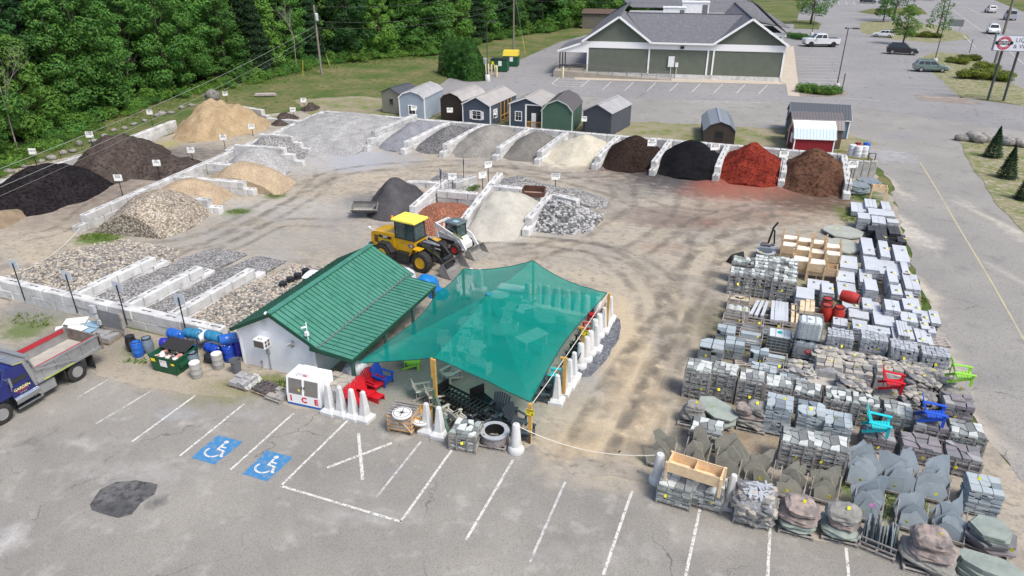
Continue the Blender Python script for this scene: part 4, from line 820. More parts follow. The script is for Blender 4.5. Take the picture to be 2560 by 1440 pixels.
# three side-on sheds (ridge runs left-right)
def side_shed(name,label,bl,br,eave,ridge,depth,wallc,roofc,roofc2,trim=None,left=None,kind='gable'):
    a=G(*bl); b=G(*br); Lx=hypot(b[0]-a[0],b[1]-a[1]); r=atan2(b[1]-a[1],b[0]-a[0])
    t=thing(name,label,'shed',(a[0],a[1],0),r,'storage sheds for sale'); wh=ZT(a[0],a[1],eave); pk=ZT(a[0]-depth/2*sin(r),a[1]+depth/2*cos(r),ridge)
    mb=MB(); mb.add([(0,0,.1),(0,depth,.1),(0,depth,wh),(0,depth/2,pk-.04),(0,0,wh),(Lx,0,.1),(Lx,depth,.1),(Lx,depth,wh),(Lx,depth/2,pk-.04),(Lx,0,wh)],[(4,3,2,1,0),(5,6,7,8,9),(0,5,9,4),(1,2,7,6)]); mb.build('wall',siding(name+'_wall_'+str(int(bl[0])),wallc,.4,'X',.7,.1,sharp=.05),t)
    if kind=='gable':
        seam_roof((-.15,-.15,wh-.03),(Lx+.15,-.15,wh-.03),(Lx+.15,depth/2,pk),(-.15,depth/2,pk),int(Lx/.3),'roof',t,roofc,roofc2,th=.04)
    else:
        m_=(-.15+depth/2)*.35; seam_roof((-.15,-.15,wh-.03),(Lx+.15,-.15,wh-.03),(Lx+.15,m_,wh+(pk-wh)*.6),(-.15,m_,wh+(pk-wh)*.6),int(Lx/.3),'roof',t,roofc2,roofc2,th=.04); seam_roof((-.15,m_,wh+(pk-wh)*.6),(Lx+.15,m_,wh+(pk-wh)*.6),(Lx+.15,depth/2,pk),(-.15,depth/2,pk),int(Lx/.3),'roof',t,roofc,roofc,th=.04)
    seam_roof((Lx+.15,depth+.15,wh-.03),(-.15,depth+.15,wh-.03),(-.15,depth/2,pk),(Lx+.15,depth/2,pk),int(Lx/.3),'roof',t,roofc,roofc,th=.04)
    MB().box(.1,Lx-.1,.15,depth-.15,0,.1).build('skid',mat('skid_timber',(.06,.055,.05)),t)
    if trim:
        tb=MB()
        for x in (0,Lx):
            for y in (0,depth): tb.box(x-.06,x+.06,y-.06 if y==0 else y-.04,y+.06,.1,wh)
        tb.bar((-.17,-.16,wh-.08),(-.17,depth/2,pk-.08),.03,.12); tb.bar((Lx+.17,-.16,wh-.08),(Lx+.17,depth/2,pk-.08),.03,.12); tb.box(-.1,Lx+.1,-.17,-.14,wh-.12,wh-.02); tb.build('trim',trim,t)
    if left: left(t,wh,depth)
def redwin(t,wh,d):
    T=Matrix.Rotation(pi/2,4,'Z'); f=MB(); f.box(-.05,-.004,d*.35,d*.6,.9,1.9); f.build('window',white_clean,t)
side_shed('storage_shed','barn red shed with white roof and trim behind the hemlock mulch',(1981,384),(2079,388),344,300,3.2,(.22,.012,.020),m_wroof,m_lroof,white_clean,redwin,kind='barn')
side_shed('storage_shed','brown shed with a grey roof, middle of the three nested sheds',(1974,368),(2098,374),320,277,4.0,(.11,.085,.06),m_bronze,m_bronze,None,None,kind='barn')
side_shed('storage_shed','slate blue shed with a charcoal roof, rearmost of the three',(1970,340),(2116,349),293,255,4.6,(.10,.18,.27),m_char,m_char,white_clean,None)
# ---------------- large green building
olive=siding('sage_clapboard',(.135,.155,.125),.14,'Z',.7,.12,sharp=.18); shingle=mat('grey_shingles',(.10,.103,.118),(.145,.15,.165),sc=3.5,rough=.9,c3=(.25,.255,.275),sc3=5,lo3=.58,hi3=.66,stretch=(.6,1.4,3))
sh_l=mat('grey_shingles_lit',(.12,.125,.145)) if 0 else shingle
b0=G(1467,189); b1=G(1949,205); BW=hypot(b1[0]-b0[0],b1[1]-b0[1]); br_=atan2(b1[1]-b0[1],b1[0]-b0[0])
bb=thing('green_building','large sage green commercial building with white trim and twin gables','building',(b0[0],b0[1],0),br_)
EH=ZT(b0[0],b0[1],98)-.2; EH=(EH+ZT(b1[0],b1[1],122))/2; 
gw=11.0; pkh=9.6; dpt=46.0
def pzx(px,py): # x along the facade for a pixel on the facade plane
    lo,hi=0,1
    u=(px-1280)/FPX; v=(720-py)/FPX; d=(u,cos(TH)+v*sin(TH),-sin(TH)+v*cos(TH)); X,Y=rotw(d[0],d[1])
    nx,ny=-sin(br_),cos(br_); s=((b0[0])*nx+(b0[1])*ny)/(X*nx+Y*ny); P=(X*s-b0[0],Y*s-b0[1]); return P[0]*cos(br_)+P[1]*sin(br_), CH+d[2]*s
xl=[pzx(*p) for p in [(1549,40),(1630,103),(1782,110),(1882,49),(1970,120),(1460,98)]]
PL,PR=xl[0][0],xl[3][0]; pkh=(xl[0][1]+xl[3][1])/2; vL,vR=xl[1][0],xl[2][0]; EHv=(xl[1][1]+xl[2][1])/2; EH=EHv-.1; xr_=2*PR-vR; x_l=2*PL-vL
mb=MB(); mb.box(0,BW,0,dpt,.7,EH); mb.add([(x_l+.2,0,EH),(vL-.2,0,EH),(PL,0,pkh-.25),(x_l+.2,4,EH),(vL-.2,4,EH),(PL,4,pkh-.25)],[(0,1,2),(5,4,3)]); mb.add([(vR+.2,0,EH),(xr_-.2,0,EH),(PR,0,pkh-.25),(vR+.2,4,EH),(xr_-.2,4,EH),(PR,4,pkh-.25)],[(0,1,2),(5,4,3)]); mb.build('wall',olive,bb)
MB().box(-.05,BW+.05,-.06,dpt,0,.72).build('foundation',concrete,bb)
# white trim: frieze, corner boards, downspouts
mb=MB(); fr0,fr1=EH-1.05,EH-.02
mb.box(-.12,BW+.12,-.10,-.0,fr0,fr1)
for x in (0,(vL-.3),vR-.55,vR+.35,BW): mb.box(x-.13,x+.13,-.13,-.003,.72,fr0)
mb.build('white_trim',white_clean,bb)
mb=MB()
for P_,a_,b_ in ((PL,x_l-.4,vL),(PR,vR,xr_+.4)):
    mb.bar((a_,-.65,EH-.05-(.0)),(P_,-.65,pkh),.12,.34); mb.bar((b_,-.65,EH-.05),(P_,-.65,pkh),.12,.34)
mb.box(vL,vR,-.75,-.55,EH-.15,EH+.1); mb.build('fascia',white_clean,bb)
# roofs
def slab(mb,pts,th=.12,mi=0):
    pts=[Vector(p) for p in pts]; n=(pts[1]-pts[0]).cross(pts[2]-pts[0]).normalized()
    if n.z<0: n=-n
    k=len(pts); lo=[p-n*th for p in pts]; mb.add([*lo,*pts],[tuple(range(k-1,-1,-1)),tuple(range(k,2*k))]+[(i,(i+1)%k,k+(i+1)%k,k+i) for i in range(k)],mi)
rb=MB(); rdg=13.0; ft=pkh-1.0
# gable roofs going back
for P_,a_,b_ in ((PL,x_l-.5,vL),(PR,vR,xr_+.5)):
    D2=dpt
    slab(rb,[(a_,-.7,EH-.1),(P_,-.7,pkh+.1),(P_,D2,pkh+.1),(a_,D2,EH-.1)]); slab(rb,[(b_,-.7,EH-.1),(P_,-.7,pkh+.1),(P_,rdg,pkh+.1),(b_,rdg,EH-.1)])
slab(rb,[(vL-.2,-.72,EH+.02),(vR+.2,-.72,EH+.02),(PR-.6,10.2,pkh-.2),(PL+.6,10.2,pkh-.2)])
slab(rb,[(PL+.4,34,pkh-.9),(PR-.4,34,pkh-.9),(PR+8,dpt,pkh+4.5),(PL-8,dpt,pkh+4.5)])
rb.build('shingle_roof',shingle,bb)
fl_=MB(); fl_.box(PL+.1,PR-.1,10.4,34,pkh-2.2,pkh-1.5); fl_.build('flat_roof',mat('membrane_roof',(.36,.37,.39),(.30,.31,.33),sc=.3,rough=.6),bb)
rc=MB(); rc.bar((PL+.6,10.25,pkh-.12),(PR-.6,10.25,pkh-.12),.35,.12); rc.bar((PL,-.7,pkh+.16),(PL,dpt,pkh+.16),.3,.08); rc.bar((PR,-.7,pkh+.16),(PR,dpt,pkh+.16),.3,.08); rc.build('ridge_cap',mat('ridge_shingle',(.10,.10,.115)),bb)
for cx,cy,s,nm in ((PL+9.0,16.0,1.0,'rooftop_unit'),(PL+13.0,24,1.25,'rooftop_unit'),(PL+13.5,13.2,.5,'roof_hatch')):
    h=MB(); h.box(cx-2*s,cx+2*s,cy-1.2*s,cy+1.2*s,pkh-1.5,pkh-1.5+1.9*s); h.box(cx-2.1*s,cx+2.1*s,cy-1.3*s,cy+1.3*s,pkh-1.5+1.9*s,pkh-1.5+2.05*s); h.box(cx+1.0*s,cx+1.8*s,cy-1.23*s,cy-1.2*s,pkh-1.3,pkh-1.6+1.7*s,1); h.build(nm,[white_paint,mat('hvac_grille',(.14,.14,.15),rough=.6)],bb)
# raised wing on the right rear with white framed end, porte-cochere on the left, dormer rows
wg=MB(); wg.box(BW-4,BW+1.6,16,30,.0,EH+.3); wg.build('side_wing',olive,bb); 
wr=MB(); slab(wr,[(BW+2.4,15,EH+.4),(BW+2.4,30,EH+.4),(PR+2.5,30,pkh+1.0),(PR+2.5,15,pkh+1.0)]); slab(wr,[(PR-7,30,EH+2.5),(BW+5,30,EH),(BW+5,dpt,EH),(PR-7,dpt,pkh+6)]); wr.build('wing_roof',shingle,bb)
wt=MB(); wt.box(BW+1.5,BW+1.9,15.7,16,0,EH+.3); wt.box(BW-3.8,BW+2.3,15.6,15.9,EH-.3,EH+.38); wt.build('wing_trim',white_clean,bb)
cp=MB(); slab(cp,[(-5.2,-.3,EH-1.6),(-.1,-.3,EH+.1),(-.1,9,EH+.1),(-5.2,9,EH-1.6)]); cp.build('canopy_roof',shingle,bb)
cq=MB(); cq.bar((-5.2,-.4,EH-1.7),(-.1,-.4,EH),.1,.3); cq.add([(-5.0,-.2,EH-1.85),(-.1,-.2,EH-1.85),(-.1,-.2,EH-.1)],[(0,1,2)]); cq.box(-5.1,-4.8,-.3,8.5,EH-2.0,EH-1.75); cq.build('canopy_trim',white_clean,bb)
for y in (0,3.6,7.2): MB().tube((-4.8,y,0),(-4.8,y,EH-1.9),.1,n=8).build('canopy_post',black_steel,bb)
el=MB(); el.box(PL+8.6,PL+9.6,-.25,-.06,1.9,3.6); el.box(PL+9.8,PL+10.3,-.25,-.06,1.9,2.6); el.tube((PL+9.1,-.15,.1),(PL+9.1,-.15,1.9),.05,n=6); el.tube((PL+10.05,-.15,.1),(PL+10.05,-.15,1.9),.05,n=6); el.build('electric_meter',white_paint,bb)
wl=MB(); wl.box((vL+vR)/2-.2,(vL+vR)/2+.4,-.4,-.1,fr0+.2,fr0+.6); wl.build('wall_light',black_steel,bb)
rp=thing('access_ramp','concrete access ramp with grey pipe railing at the left of the green building','ramp',(b0[0],b0[1],0),br_)
r_=MB(); r_.add([(-5.5,-2.6,0),(14.5,-2.6,0),(14.5,-.9,0),(-5.5,-.9,0),(-5.5,-2.6,1.1),(14.5,-2.6,.05),(14.5,-.9,.05),(-5.5,-.9,1.1)],[(4,5,6,7),(0,1,5,4),(1,2,6,5),(2,3,7,6),(3,0,4,7)]); r_.box(-5.5,-.2,-.9,5,0,1.1); r_.build('ramp_slab',mat('ramp_concrete',(.33,.30,.26),(.26,.24,.21),sc=.6,rough=.9),rp)
q=MB()
for k in range(9):
    x=-5.3+k*2.45; z=1.1*(1-(x+5.5)/20); q.tube((x,-2.6,z),(x,-2.6,z+1.15),.04,n=5); q.tube((x,-.9,z),(x,-.9,z+1.15),.04,n=5)
for y in (-2.6,-.9):
    for zz in (.6,1.15): q.tube((-5.3,y,1.1+zz),(14.3,y,.05+zz),.035,n=5)
q.build('railing',mat('rail_grey',(.17,.17,.165),rough=.5,metal=.3),rp)
# weathered wooden shed in the woods
ws=thing('plank_shed','weathered grey plank shed half hidden in the woods left of the green building','shed',(*G(1455,72),0),br_)
MB().box(0,10,0,5,0,4).build('wall',siding('old_planks',(.16,.15,.13),.3,'X',.9,.3),ws); m=MB(); slab(m,[(-.4,-.4,4),(10.4,-.4,4),(10.4,5.4,4.8),(-.4,5.4,4.8)]); m.build('roof',mat('rusty_roof',(.13,.09,.07),(.08,.06,.05),sc=1),ws)
# ================================================================ shade canopy
m_net=mat('green_shade_net',(.0,.37,.31),(.0,.32,.265),sc=.6,rough=.7,alpha=.81,sub=.5,bump=1,bsc=3,stretch=(.5,3,1),c3=(.0,.35,.29),sc3=2.2,spec=.2)
m_hem=mat('canopy_hem',(.01,.06,.06),rough=.8)
O=(-13.12,30.27,3.55); CP=dict(A=(-17.35,24.0,2.0),B=(-13.53,24.67,2.75),C=(-8.43,23.8,2.15),D=(-7.81,34.8,2.5),E=(-12.62,35.83,3.3),F=(-16.66,34.63,2.6),H=(-17.2,32.3,2.05))
cn=thing('shade_canopy','large green shade net stretched over posts beside the store','canopy',(0,0,0))
mb=MB(); edge=[]
order=['A','B','C','D','E','F','H']
N=14
for i,k in enumerate(order):
    p=Vector(CP[k]); q=Vector(CP[order[(i+1)%7]]); o=Vector(O); L=(q-p).length; sag=min(.10*L*.55,.42) if k not in 'FH' else .1
    idx={}
    for a in range(N+1):
        for b_ in range(N+1-a):
            u,v=a/N,b_/N; w_=1-u-v; P=o*w_+p*u+q*v
            s=u+v; e=4*u*v/(s*s) if s>1e-6 else 0
            P.z-=sag*.75*e*s*(1.0 if s<.99 else .75)+.22*s*(1-s)
            inw=e*s**3*min(.06*L,.5); d=(o-P); d.z=0
            if d.length>1e-3: P+=d.normalized()*inw
            w=.035*noise.noise((P.x*1.7+P.y*1.7,P.y*.7-P.x*.7,3.1))*s*(1-.7*e*0)
            if k=='C': w+=.03*sin((P.x*.9+P.y*1.9)*5)*e*s*(1-s)*4*.5
            P.z+=w; idx[(a,b_)]=len(mb.v); mb.v.append(tuple(P))
    for a in range(N):
        for b_ in range(N-a):
            mb.f.append((idx[(a,b_)],idx[(a+1,b_)],idx[(a,b_+1)])); mb.m.append(0)
            if a+b_<N-1: mb.f.append((idx[(a+1,b_)],idx[(a+1,b_+1)],idx[(a,b_+1)])); mb.m.append(0)
    edge+= [mb.v[idx[(N-j,j)]] for j in range(N)]
nt_=mb.build('net',m_net,cn,smooth=True)
MB().path(edge+[edge[0]],.022,5).build('hem',m_hem,cn)
MB().tube((O[0],O[1],O[2]-.03),(O[0],O[1],O[2]+.06),.17,.16,12).build('cap',mat('teal_cap',(.02,.22,.30),rough=.5),cn)
m_pp=mat('pale_green_pole',(.30,.45,.33),rough=.6)
MB().tube((O[0],O[1],0),(O[0],O[1],O[2]-.03),.10,n=10).build('centre_pole',m_pp,cn)
for k,s in (('B',.15),('C',.15),('D',.14),('E',.14),('F',.13)):
    x,y,z=CP[k]; ox,oy={'B':(.03,-.1),'C':(.05,-.1),'D':(.1,.05),'E':(0,.1),'F':(-.05,.1)}[k]
    m=MB(); m.box(x+ox-s/2,x+ox+s/2,y+oy-s/2,y+oy+s/2,0,z-.02)
    if k=='B': m.box(x+ox-s*.95,x+ox-s*.5,y+oy-s*.6,y+oy+s*.35,1.75,z+.05)
    m.build('wooden_post',dark_wood,cn)
for y in (30.9,27.7):
    m=MB(); m.box(-8.12,-7.97,y-.075,y+.075,0,2.15); m.box(-8.3,-7.93,y-.06,y+.06,2.15,2.25); m.build('wooden_post',dark_wood,cn)
cable('rope','white rope tied along the right edge of the shade net','rope',(-8.3,23.75,2.15),(-7.75,34.85,2.5),.12,.018,rope)
m_cy=mat('caution_yellow',(.80,.66,.03),rough=.5)
def caution(x,y,z,label,rz=0):
    t=thing('caution_sign',label,'sign',(x,y,z),rz,'yellow caution signs on the canopy posts'); MB().box(-.19,.19,-.012,0,-.16,.16).build('panel',m_cy,t); h=MB(); h.box(-.18,.18,-.015,-.0122,.05,.15); h.box(.04,.16,-.015,-.0122,-.13,-.09);h.box(.08,.12,-.015,-.0122,-.10,-.02);h.box(-.16,.0,-.015,-.0122,-.02,-.005);h.box(-.16,-.02,-.015,-.0122,-.06,-.045); h.build('heading',black_ink,t)
    text('CAUTION',.085,m_cy,t,M4((0,-.0165,.10),rx=pi/2),ext=.001,bold=.002)
caution(-8.35,23.6,1.75,'yellow CAUTION sign on the nearest canopy post'); caution(-7.95,30.8,2.02,'yellow CAUTION sign on the post at the right edge of the canopy')
# ================================================================ concrete marker posts (pyramid and round)
m_conc=mat('cast_white_concrete',(.60,.61,.61),(.50,.51,.52),sc=2,rough=.75,rnd=.05,bump=.15,bsc=14)
def sq(s,c): h=s/2; return [(-h+c,-h),(h-c,-h),(h,-h+c),(h,h-c),(h-c,h),(-h+c,h),(-h,h-c),(-h,-h+c)]
def pyr_mesh():
    mb=MB(); L=[(.74,.0,.03),(.74,.15,.03),(.42,.32,.05),(.22,1.52,.05),(.17,1.56,.05)]; V=[];F=[]
    for s,z,c in L: V+=[(a,b,z) for a,b in sq(s,c)]
    for k in range(len(L)-1): F+=[(k*8+i,k*8+(i+1)%8,k*8+8+(i+1)%8,k*8+8+i) for i in range(8)]
    F.append(tuple(range(32,40))); mb.add(V,F); return mb
PYR=pyr_mesh().mesh('pyramid_footing',m_conc); RND=MB().lathe([(.36,0),(.37,.16),(.30,.27),(.24,.32),(.17,1.40),(.14,1.45),(.03,1.46),(.03,1.42)],24).mesh('round_footing',m_conc,'auto')
def post(kind,px,py,label,xy=None,rz=0):
    o=bpy.data.objects.new('pyramid_footing' if kind=='p' else 'round_footing',PYR if kind=='p' else RND); COL.objects.link(o); p=xy or G(px,py); o.location=(p[0],p[1],.02); o.rotation_euler=(0,0,rz)
    tag(o,label,'concrete footing','concrete pier footings'); return p
for i,(a,b) in enumerate([(827,1030),(856,1036),(885,1043),(914,1049)]): post('p',a,b,'square concrete footing before the red chairs, '+['next to the ice freezer','second from the ice freezer','third from the ice freezer, with a tag','furthest from the ice freezer'][i],rz=radians(-4))
post('p',1069,1079,'left of two square concrete footings at the front canopy post'); post('p',1100,1089,'right of two square concrete footings at the front canopy post')
P_rope=post('r',1290,1128,'round concrete footing in front of the CAUTION post, holding a rope'); P_rope2=post('r',1643,1205,'round concrete footing holding the far end of the rope'); post('p',1822,1264,'square concrete footing at the front edge right of the new planter box',rz=.2)
RS=[('p',850,385,'at the top end of'),('p',812,445,'second down'),('p',778,518,'third down'),('r',722,580,'fourth down, round, in'),('r',672,645,'fifth down, round, in'),('p',688,735,'sixth down'),('r',620,785,'seventh down, round, in'),('r',578,858,'eighth down, round, in'),('r',510,935,'ninth down, round, in'),('p',432,1065,'fourth from the bottom of'),('p',380,1150,'third from the bottom of'),('p',315,1235,'second from the bottom of'),('p',240,1340,'at the bottom end of')]
for k,a,b,l in RS: post(k,1340+a/4.645,720+b/4.645-3,('square' if k=='p' else 'plain')+' concrete footing '+l+' the row right of the canopy',rz=.06)
for i,(k,a,b) in enumerate([('p',1270,370),('p',1430,385),('p',1545,410),('p',1685,440),('p',1815,465),('p',1950,490),('r',2070,520),('r',2220,545),('p',520,180),('p',640,190)]):
    post(k,0,0,['leftmost of the long rear row','second in the rear row','third in the rear row','fourth in the rear row','fifth in the rear row','sixth in the rear row','seventh in the rear row, round','last in the rear row, round','left of the rear pair','right of the rear pair'][i]+' of concrete footings under the green net',xy=G(1080+a/5.333,640+b/5.333,1.5))
cable('rope','white rope slung low between two round footings across the yard entrance','rope',(*P_rope,1.42),(*P_rope2,1.42),.55,.02,rope)
# ================================================================ chairs and tables
POLY={}
def plastic(name,c): 
    return mat('poly_'+name,c,rough=.45,spec=.35)
PC=dict(red=plastic('red',(.52,.012,.022)),blue=plastic('blue',(.02,.09,.52)),aqua=plastic('aqua',(.02,.50,.55)),lime=plastic('lime',(.26,.55,.06)),black=plastic('black',(.012,.012,.013)),slate=plastic('slate',(.055,.065,.08)),sand=plastic('sand',(.40,.39,.35)),white=plastic('white',(.80,.80,.79)),brown=plastic('brown',(.07,.04,.035)),teal=plastic('teal',(.05,.12,.11)))
def adirondack(col,s=1.0,label=None,loc=(0,0,0),rz=0,group='adirondack chairs for sale'):
    m=PC[col]; t=thing('adirondack_chair',label,'chair',loc,rz,group)
    b=MB()
    for k in range(7):
        x=-.27+k*.09; h=.92+.12*cos((k-3)*.45); b.bar((x,.22,.28),(x*1.25,.22+.42*.75,h),.082,.022,up=(0,1,0))
    b.bar((-.3,.36,.55),(.3,.36,.55),.03,.06); b.build('backrest',m,t)
    s_=MB()
    for k in range(6): y=-.32+k*.1; s_.bar((-.28,y,.38-k*.022),(.28,y,.38-k*.022),.085,.022)
    s_.build('seat',m,t)
    for sx in (-1,1):
        a=MB(); a.box(sx*.36-.07,sx*.36+.07,-.42,.40,.56,.585); a.build('armrest',m,t)
        l=MB(); l.box(sx*.32-.015,sx*.32+.015,-.38,-.27,0,.56); l.build('leg',m,t)
        l=MB(); l.bar((sx*.29,-.34,.36),(sx*.29,.55,.03),.03,.11); l.bar((sx*.33,.38,.14),(sx*.33,.38,.56),.025,.07); l.build('rear_leg',m,t)
    MB().box(-.28,.28,-.37,-.345,.26,.37).build('apron',m,t)
    t.scale=(s,)*3; return t
def dchair(col,label,px,py,rz,z=.45,s=1.0,rocker=False,name='dining_chair'):
    m=PC[col]; t=thing(name,label,'chair',(*G(px,py,z),.02),rz,'chairs under the green net')
    b=MB(); [b.bar((x,.22,.45),(x,.28,1.0),.05,.02,up=(0,1,0)) for x in (-.18,-.09,0,.09,.18)]; b.bar((-.26,.22,.0),(-.26,.29,1.05),.05,.05,up=(0,1,0)); b.bar((.26,.22,0),(.26,.29,1.05),.05,.05,up=(0,1,0)); b.bar((-.26,.28,1.0),(.26,.28,1.0),.04,.08); b.build('backrest',m,t)
    MB().box(-.26,.26,-.26,.22,.42,.46).build('seat',m,t)
    for x in (-.24,.24): MB().box(x-.025,x+.025,-.25,-.2,.0,.64).build('leg',m,t); MB().box(x-.04,x+.04,-.28,.25,.64,.67).build('armrest',m,t)
    return t
def rtable(col,label,px,py,r,z=.74):
    t=thing('round_table',label,'table',(*G(px,py,z),.02),0,'tables under the green net'); MB().lathe([(r,z-.05),(r,z-.01),(r-.02,z),(.0,z)],28).build('tabletop',PC[col],t)
    for k in range(4): a=k*pi/2+.5; MB().bar((.1*cos(a),.1*sin(a),z-.05),(r*.75*cos(a),r*.75*sin(a),0),.05).build('leg',PC[col],t)
def ptable(col,label,px,py,w,d,rz,z=.74):
    t=thing('rectangular_table',label,'table',(*G(px,py,z),.02),rz,'tables under the green net'); m=MB(); [m.box(-w/2,w/2,-d/2+k*d/6+.006,-d/2+(k+1)*d/6-.006,z-.04,z) for k in range(6)]; m.build('tabletop',PC[col],t)
    for x in (-w/2+.1,w/2-.1):
        for y in (-d/2+.1,d/2-.1): MB().box(x-.04,x+.04,y-.04,y+.04,0,z-.04).build('leg',PC[col],t)
Z5=lambda x,y:(1080+x/5.333,640+y/5.333)
for c,l,p,r in [('white','white round table left of the centre pole under the net',(500,870),.68),('sand','grey round table right of the centre pole under the net',(920,975),.68),('brown','brown round table behind the centre pole',(870,640),.55),('sand','grey round table, second behind the pole',(1030,670),.6),('white','round table in front of the white chair under the net',(1240,700),.6),('sand','large round table under the wrinkled part of the net',(1550,800),.85),('white','pale round table nearest the white cabinet',(900,510),.6)]: rtable(c,l,*Z5(*p),r)
ptable('white','white rectangular table turned diagonal under the net',*Z5(1330,1060),1.7,.95,1.1); ptable('brown','long brown dining table near the front of the net',*Z5(1030,1290),2.3,1.0,-.28); rtable('white','small white round side table beside the bench',*Z5(660,1200),.26,.5); rtable('white','small white side table near the front edge of the net',*Z5(315,1390),.27,.5)
for c,l,p,a in [('white','white chair between the round table and the centre pole',(620,960),1.9),('white','white chair behind the left round table',(590,790),.0),('white','chair behind the grey round table',(985,900),0),('white','armchair right of the grey round table',(1070,1020),-1.5),('white','chair in front of the left round table',(420,1020),2.6),('white','white rocking chair facing the lot',(410,1240),.15),('white','white chair left of the rocking chair',(190,1240),.4),('white','chair at the far left of the netted area',(140,1150),.2),
  ('brown','dark chair beyond the large round table',(1720,960),.4),('brown','dark chair right of the long brown table',(1380,1290),-1.2),('brown','dark chair left of the brown round table',(730,700),1.3),('brown','dark chair under the net beside the large table',(1330,860),.9)]: dchair(c,l,*Z5(*p),a)
bt=thing('slatted_bench','white slatted garden bench under the net by the centre pole','bench',(*G(*Z5(600,1260),.45),.02),1.85); m=MB(); m.box(-.75,.75,-.25,.25,.4,.45); m.build('seat',PC['white'],bt); m=MB(); [m.bar((-.7+k*.1,.24,.45),(-.7+k*.1,.32,.95),.05,.02,up=(0,1,0)) for k in range(15)]; m.bar((-.75,.32,.95),(.75,.32,.95),.05,.08); m.build('backrest',PC['white'],bt)
for x in (-.7,.7): MB().box(x-.03,x+.03,-.25,.25,0,.65).build('end_frame',PC['white'],bt)
bt=thing('slatted_bench','white bench seen from behind near the front edge of the net','bench',(*G(*Z5(620,1420),.45),.02),2.9); m=MB(); m.box(-.7,.7,-.25,.25,.4,.45); m.build('seat',PC['white'],bt); m=MB(); [m.bar((-.66+k*.1,.24,.45),(-.66+k*.1,.32,.98),.05,.02,up=(0,1,0)) for k in range(14)]; m.bar((-.72,.32,.98),(.72,.32,.98),.05,.08); m.build('backrest',PC['white'],bt)
for x in (-.66,.66): MB().box(x-.03,x+.03,-.25,.25,0,.65).build('end_frame',PC['white'],bt)
cb_=thing('display_cabinet','white topped display counter under the rear of the net','counter',(*G(*Z5(1070,420),.95),.02),0); MB().box(-.9,.9,-.4,.4,.9,.95).build('counter_top',PC['white'],cb_); MB().box(-.85,.85,-.36,.36,0,.9).build('cabinet_body',mat('cabinet_white',(.5,.5,.5)),cb_)
AD=[('white','white adirondack chair in front of the leftmost rear footing',Z5(1300,590),.0,1.15),('slate','dark adirondack chair in front of the second rear footing',Z5(1460,590),0,1),('slate','dark adirondack chair in front of the third rear footing',Z5(1650,620),0,1),('slate','dark adirondack chair in front of the fifth rear footing',Z5(1820,660),0,1),('slate','dark adirondack chair in front of the sixth rear footing',Z5(1970,670),0,1),('slate','dark adirondack chair in front of the round rear footings',Z5(2140,680),.2,1),('white','big white adirondack chair at the left rear under the net',Z5(450,500),.5,1.3),
 ('red','red adirondack chair at the right edge of the net, upper one',(1487,786),-1.5,1),('red','red adirondack chair below the yellow sign at the right edge of the net',(1470,825),-1.5,1),('black','black adirondack chair at the right edge, nearest the red ones',(1452,858),-1.5,1),('black','black adirondack chair, second below the red ones',(1440,880),-1.4,1),('black','black adirondack chair, third below the red ones',(1428,902),-1.5,1),('aqua','turquoise adirondack chair at the right edge of the net',(1392,942),-1.5,1),('slate','charcoal adirondack chair just below the turquoise one',(1372,962),-1.5,1),('slate','charcoal adirondack chair at the lower right corner of the net',(1358,985),-1.4,1),
 ('blue','blue adirondack chair behind the red ones by the store porch',(958,945),1.45,1),('red','red adirondack chair nearest the blue chair',(935,958),1.35,1),('red','red adirondack chair in the middle of the red group, with footrest in front',(915,980),1.35,1),('red','red adirondack chair nearest the footings, half hidden',(893,1000),1.35,1),('lime','lime green adirondack chair just under the front edge of the net',(1032,905),1.9,1),
 ('sand','sandy grey adirondack chair standing alone in front of the net',(1058,978),2.2,1),('sand','sandy grey adirondack chair behind the wooden canopy post',(1090,992),2.2,1),('sand','left of two sandy grey chairs seen from behind in front of the black frames',(1118,1038),2.7,1),('sand','right of two sandy grey chairs seen from behind in front of the black frames',(1150,1050),2.7,1),('slate','charcoal adirondack chair seen from behind by the stone crate',(1198,1058),2.7,1),
 ('slate','tall charcoal adirondack chair facing the lot under the front corner',(1242,1035),-.1,1.15),('slate','charcoal adirondack chair between the tall one and the CAUTION post',(1290,1050),1.2,1),('slate','charcoal adirondack chair behind the CAUTION post',(1312,1080),1.6,1),('sand','sandy white slatted chair under the front edge of the net',(1127,935),-.4,1)]
for c,l,p,a,s in AD: adirondack(c,s,l,(*G(p[0],p[1],.35),.02),a)
oc=thing('side_table','small charcoal side table beside the tall charcoal chair','side table',(*G(1283,1022,.5),.02),.2); m=MB(); [m.box(-.22,.22,-.2+k*.1+.004,-.1+k*.1-.004,.46,.48) for k in range(4)]; m.build('tabletop',PC['slate'],oc); [MB().box(x-.03,x+.03,-.18,.18,0,.46).build('leg',PC['slate'],oc) for x in (-.17,.17)]
ft=thing('footrest','red slatted footrest in front of the red chairs','footrest',(*G(940,988,.3),.02),1.4); m=MB(); [m.box(-.25,.25,-.35+k*.1,-.27+k*.1,.28-.012*k,.30-.012*k) for k in range(7)]; m.build('slats',PC['red'],ft); [MB().box(x-.02,x+.02,-.33,.3,.0 if x<0 else 0,.28).build('leg',PC['red'],ft) for x in (-.22,.22)]
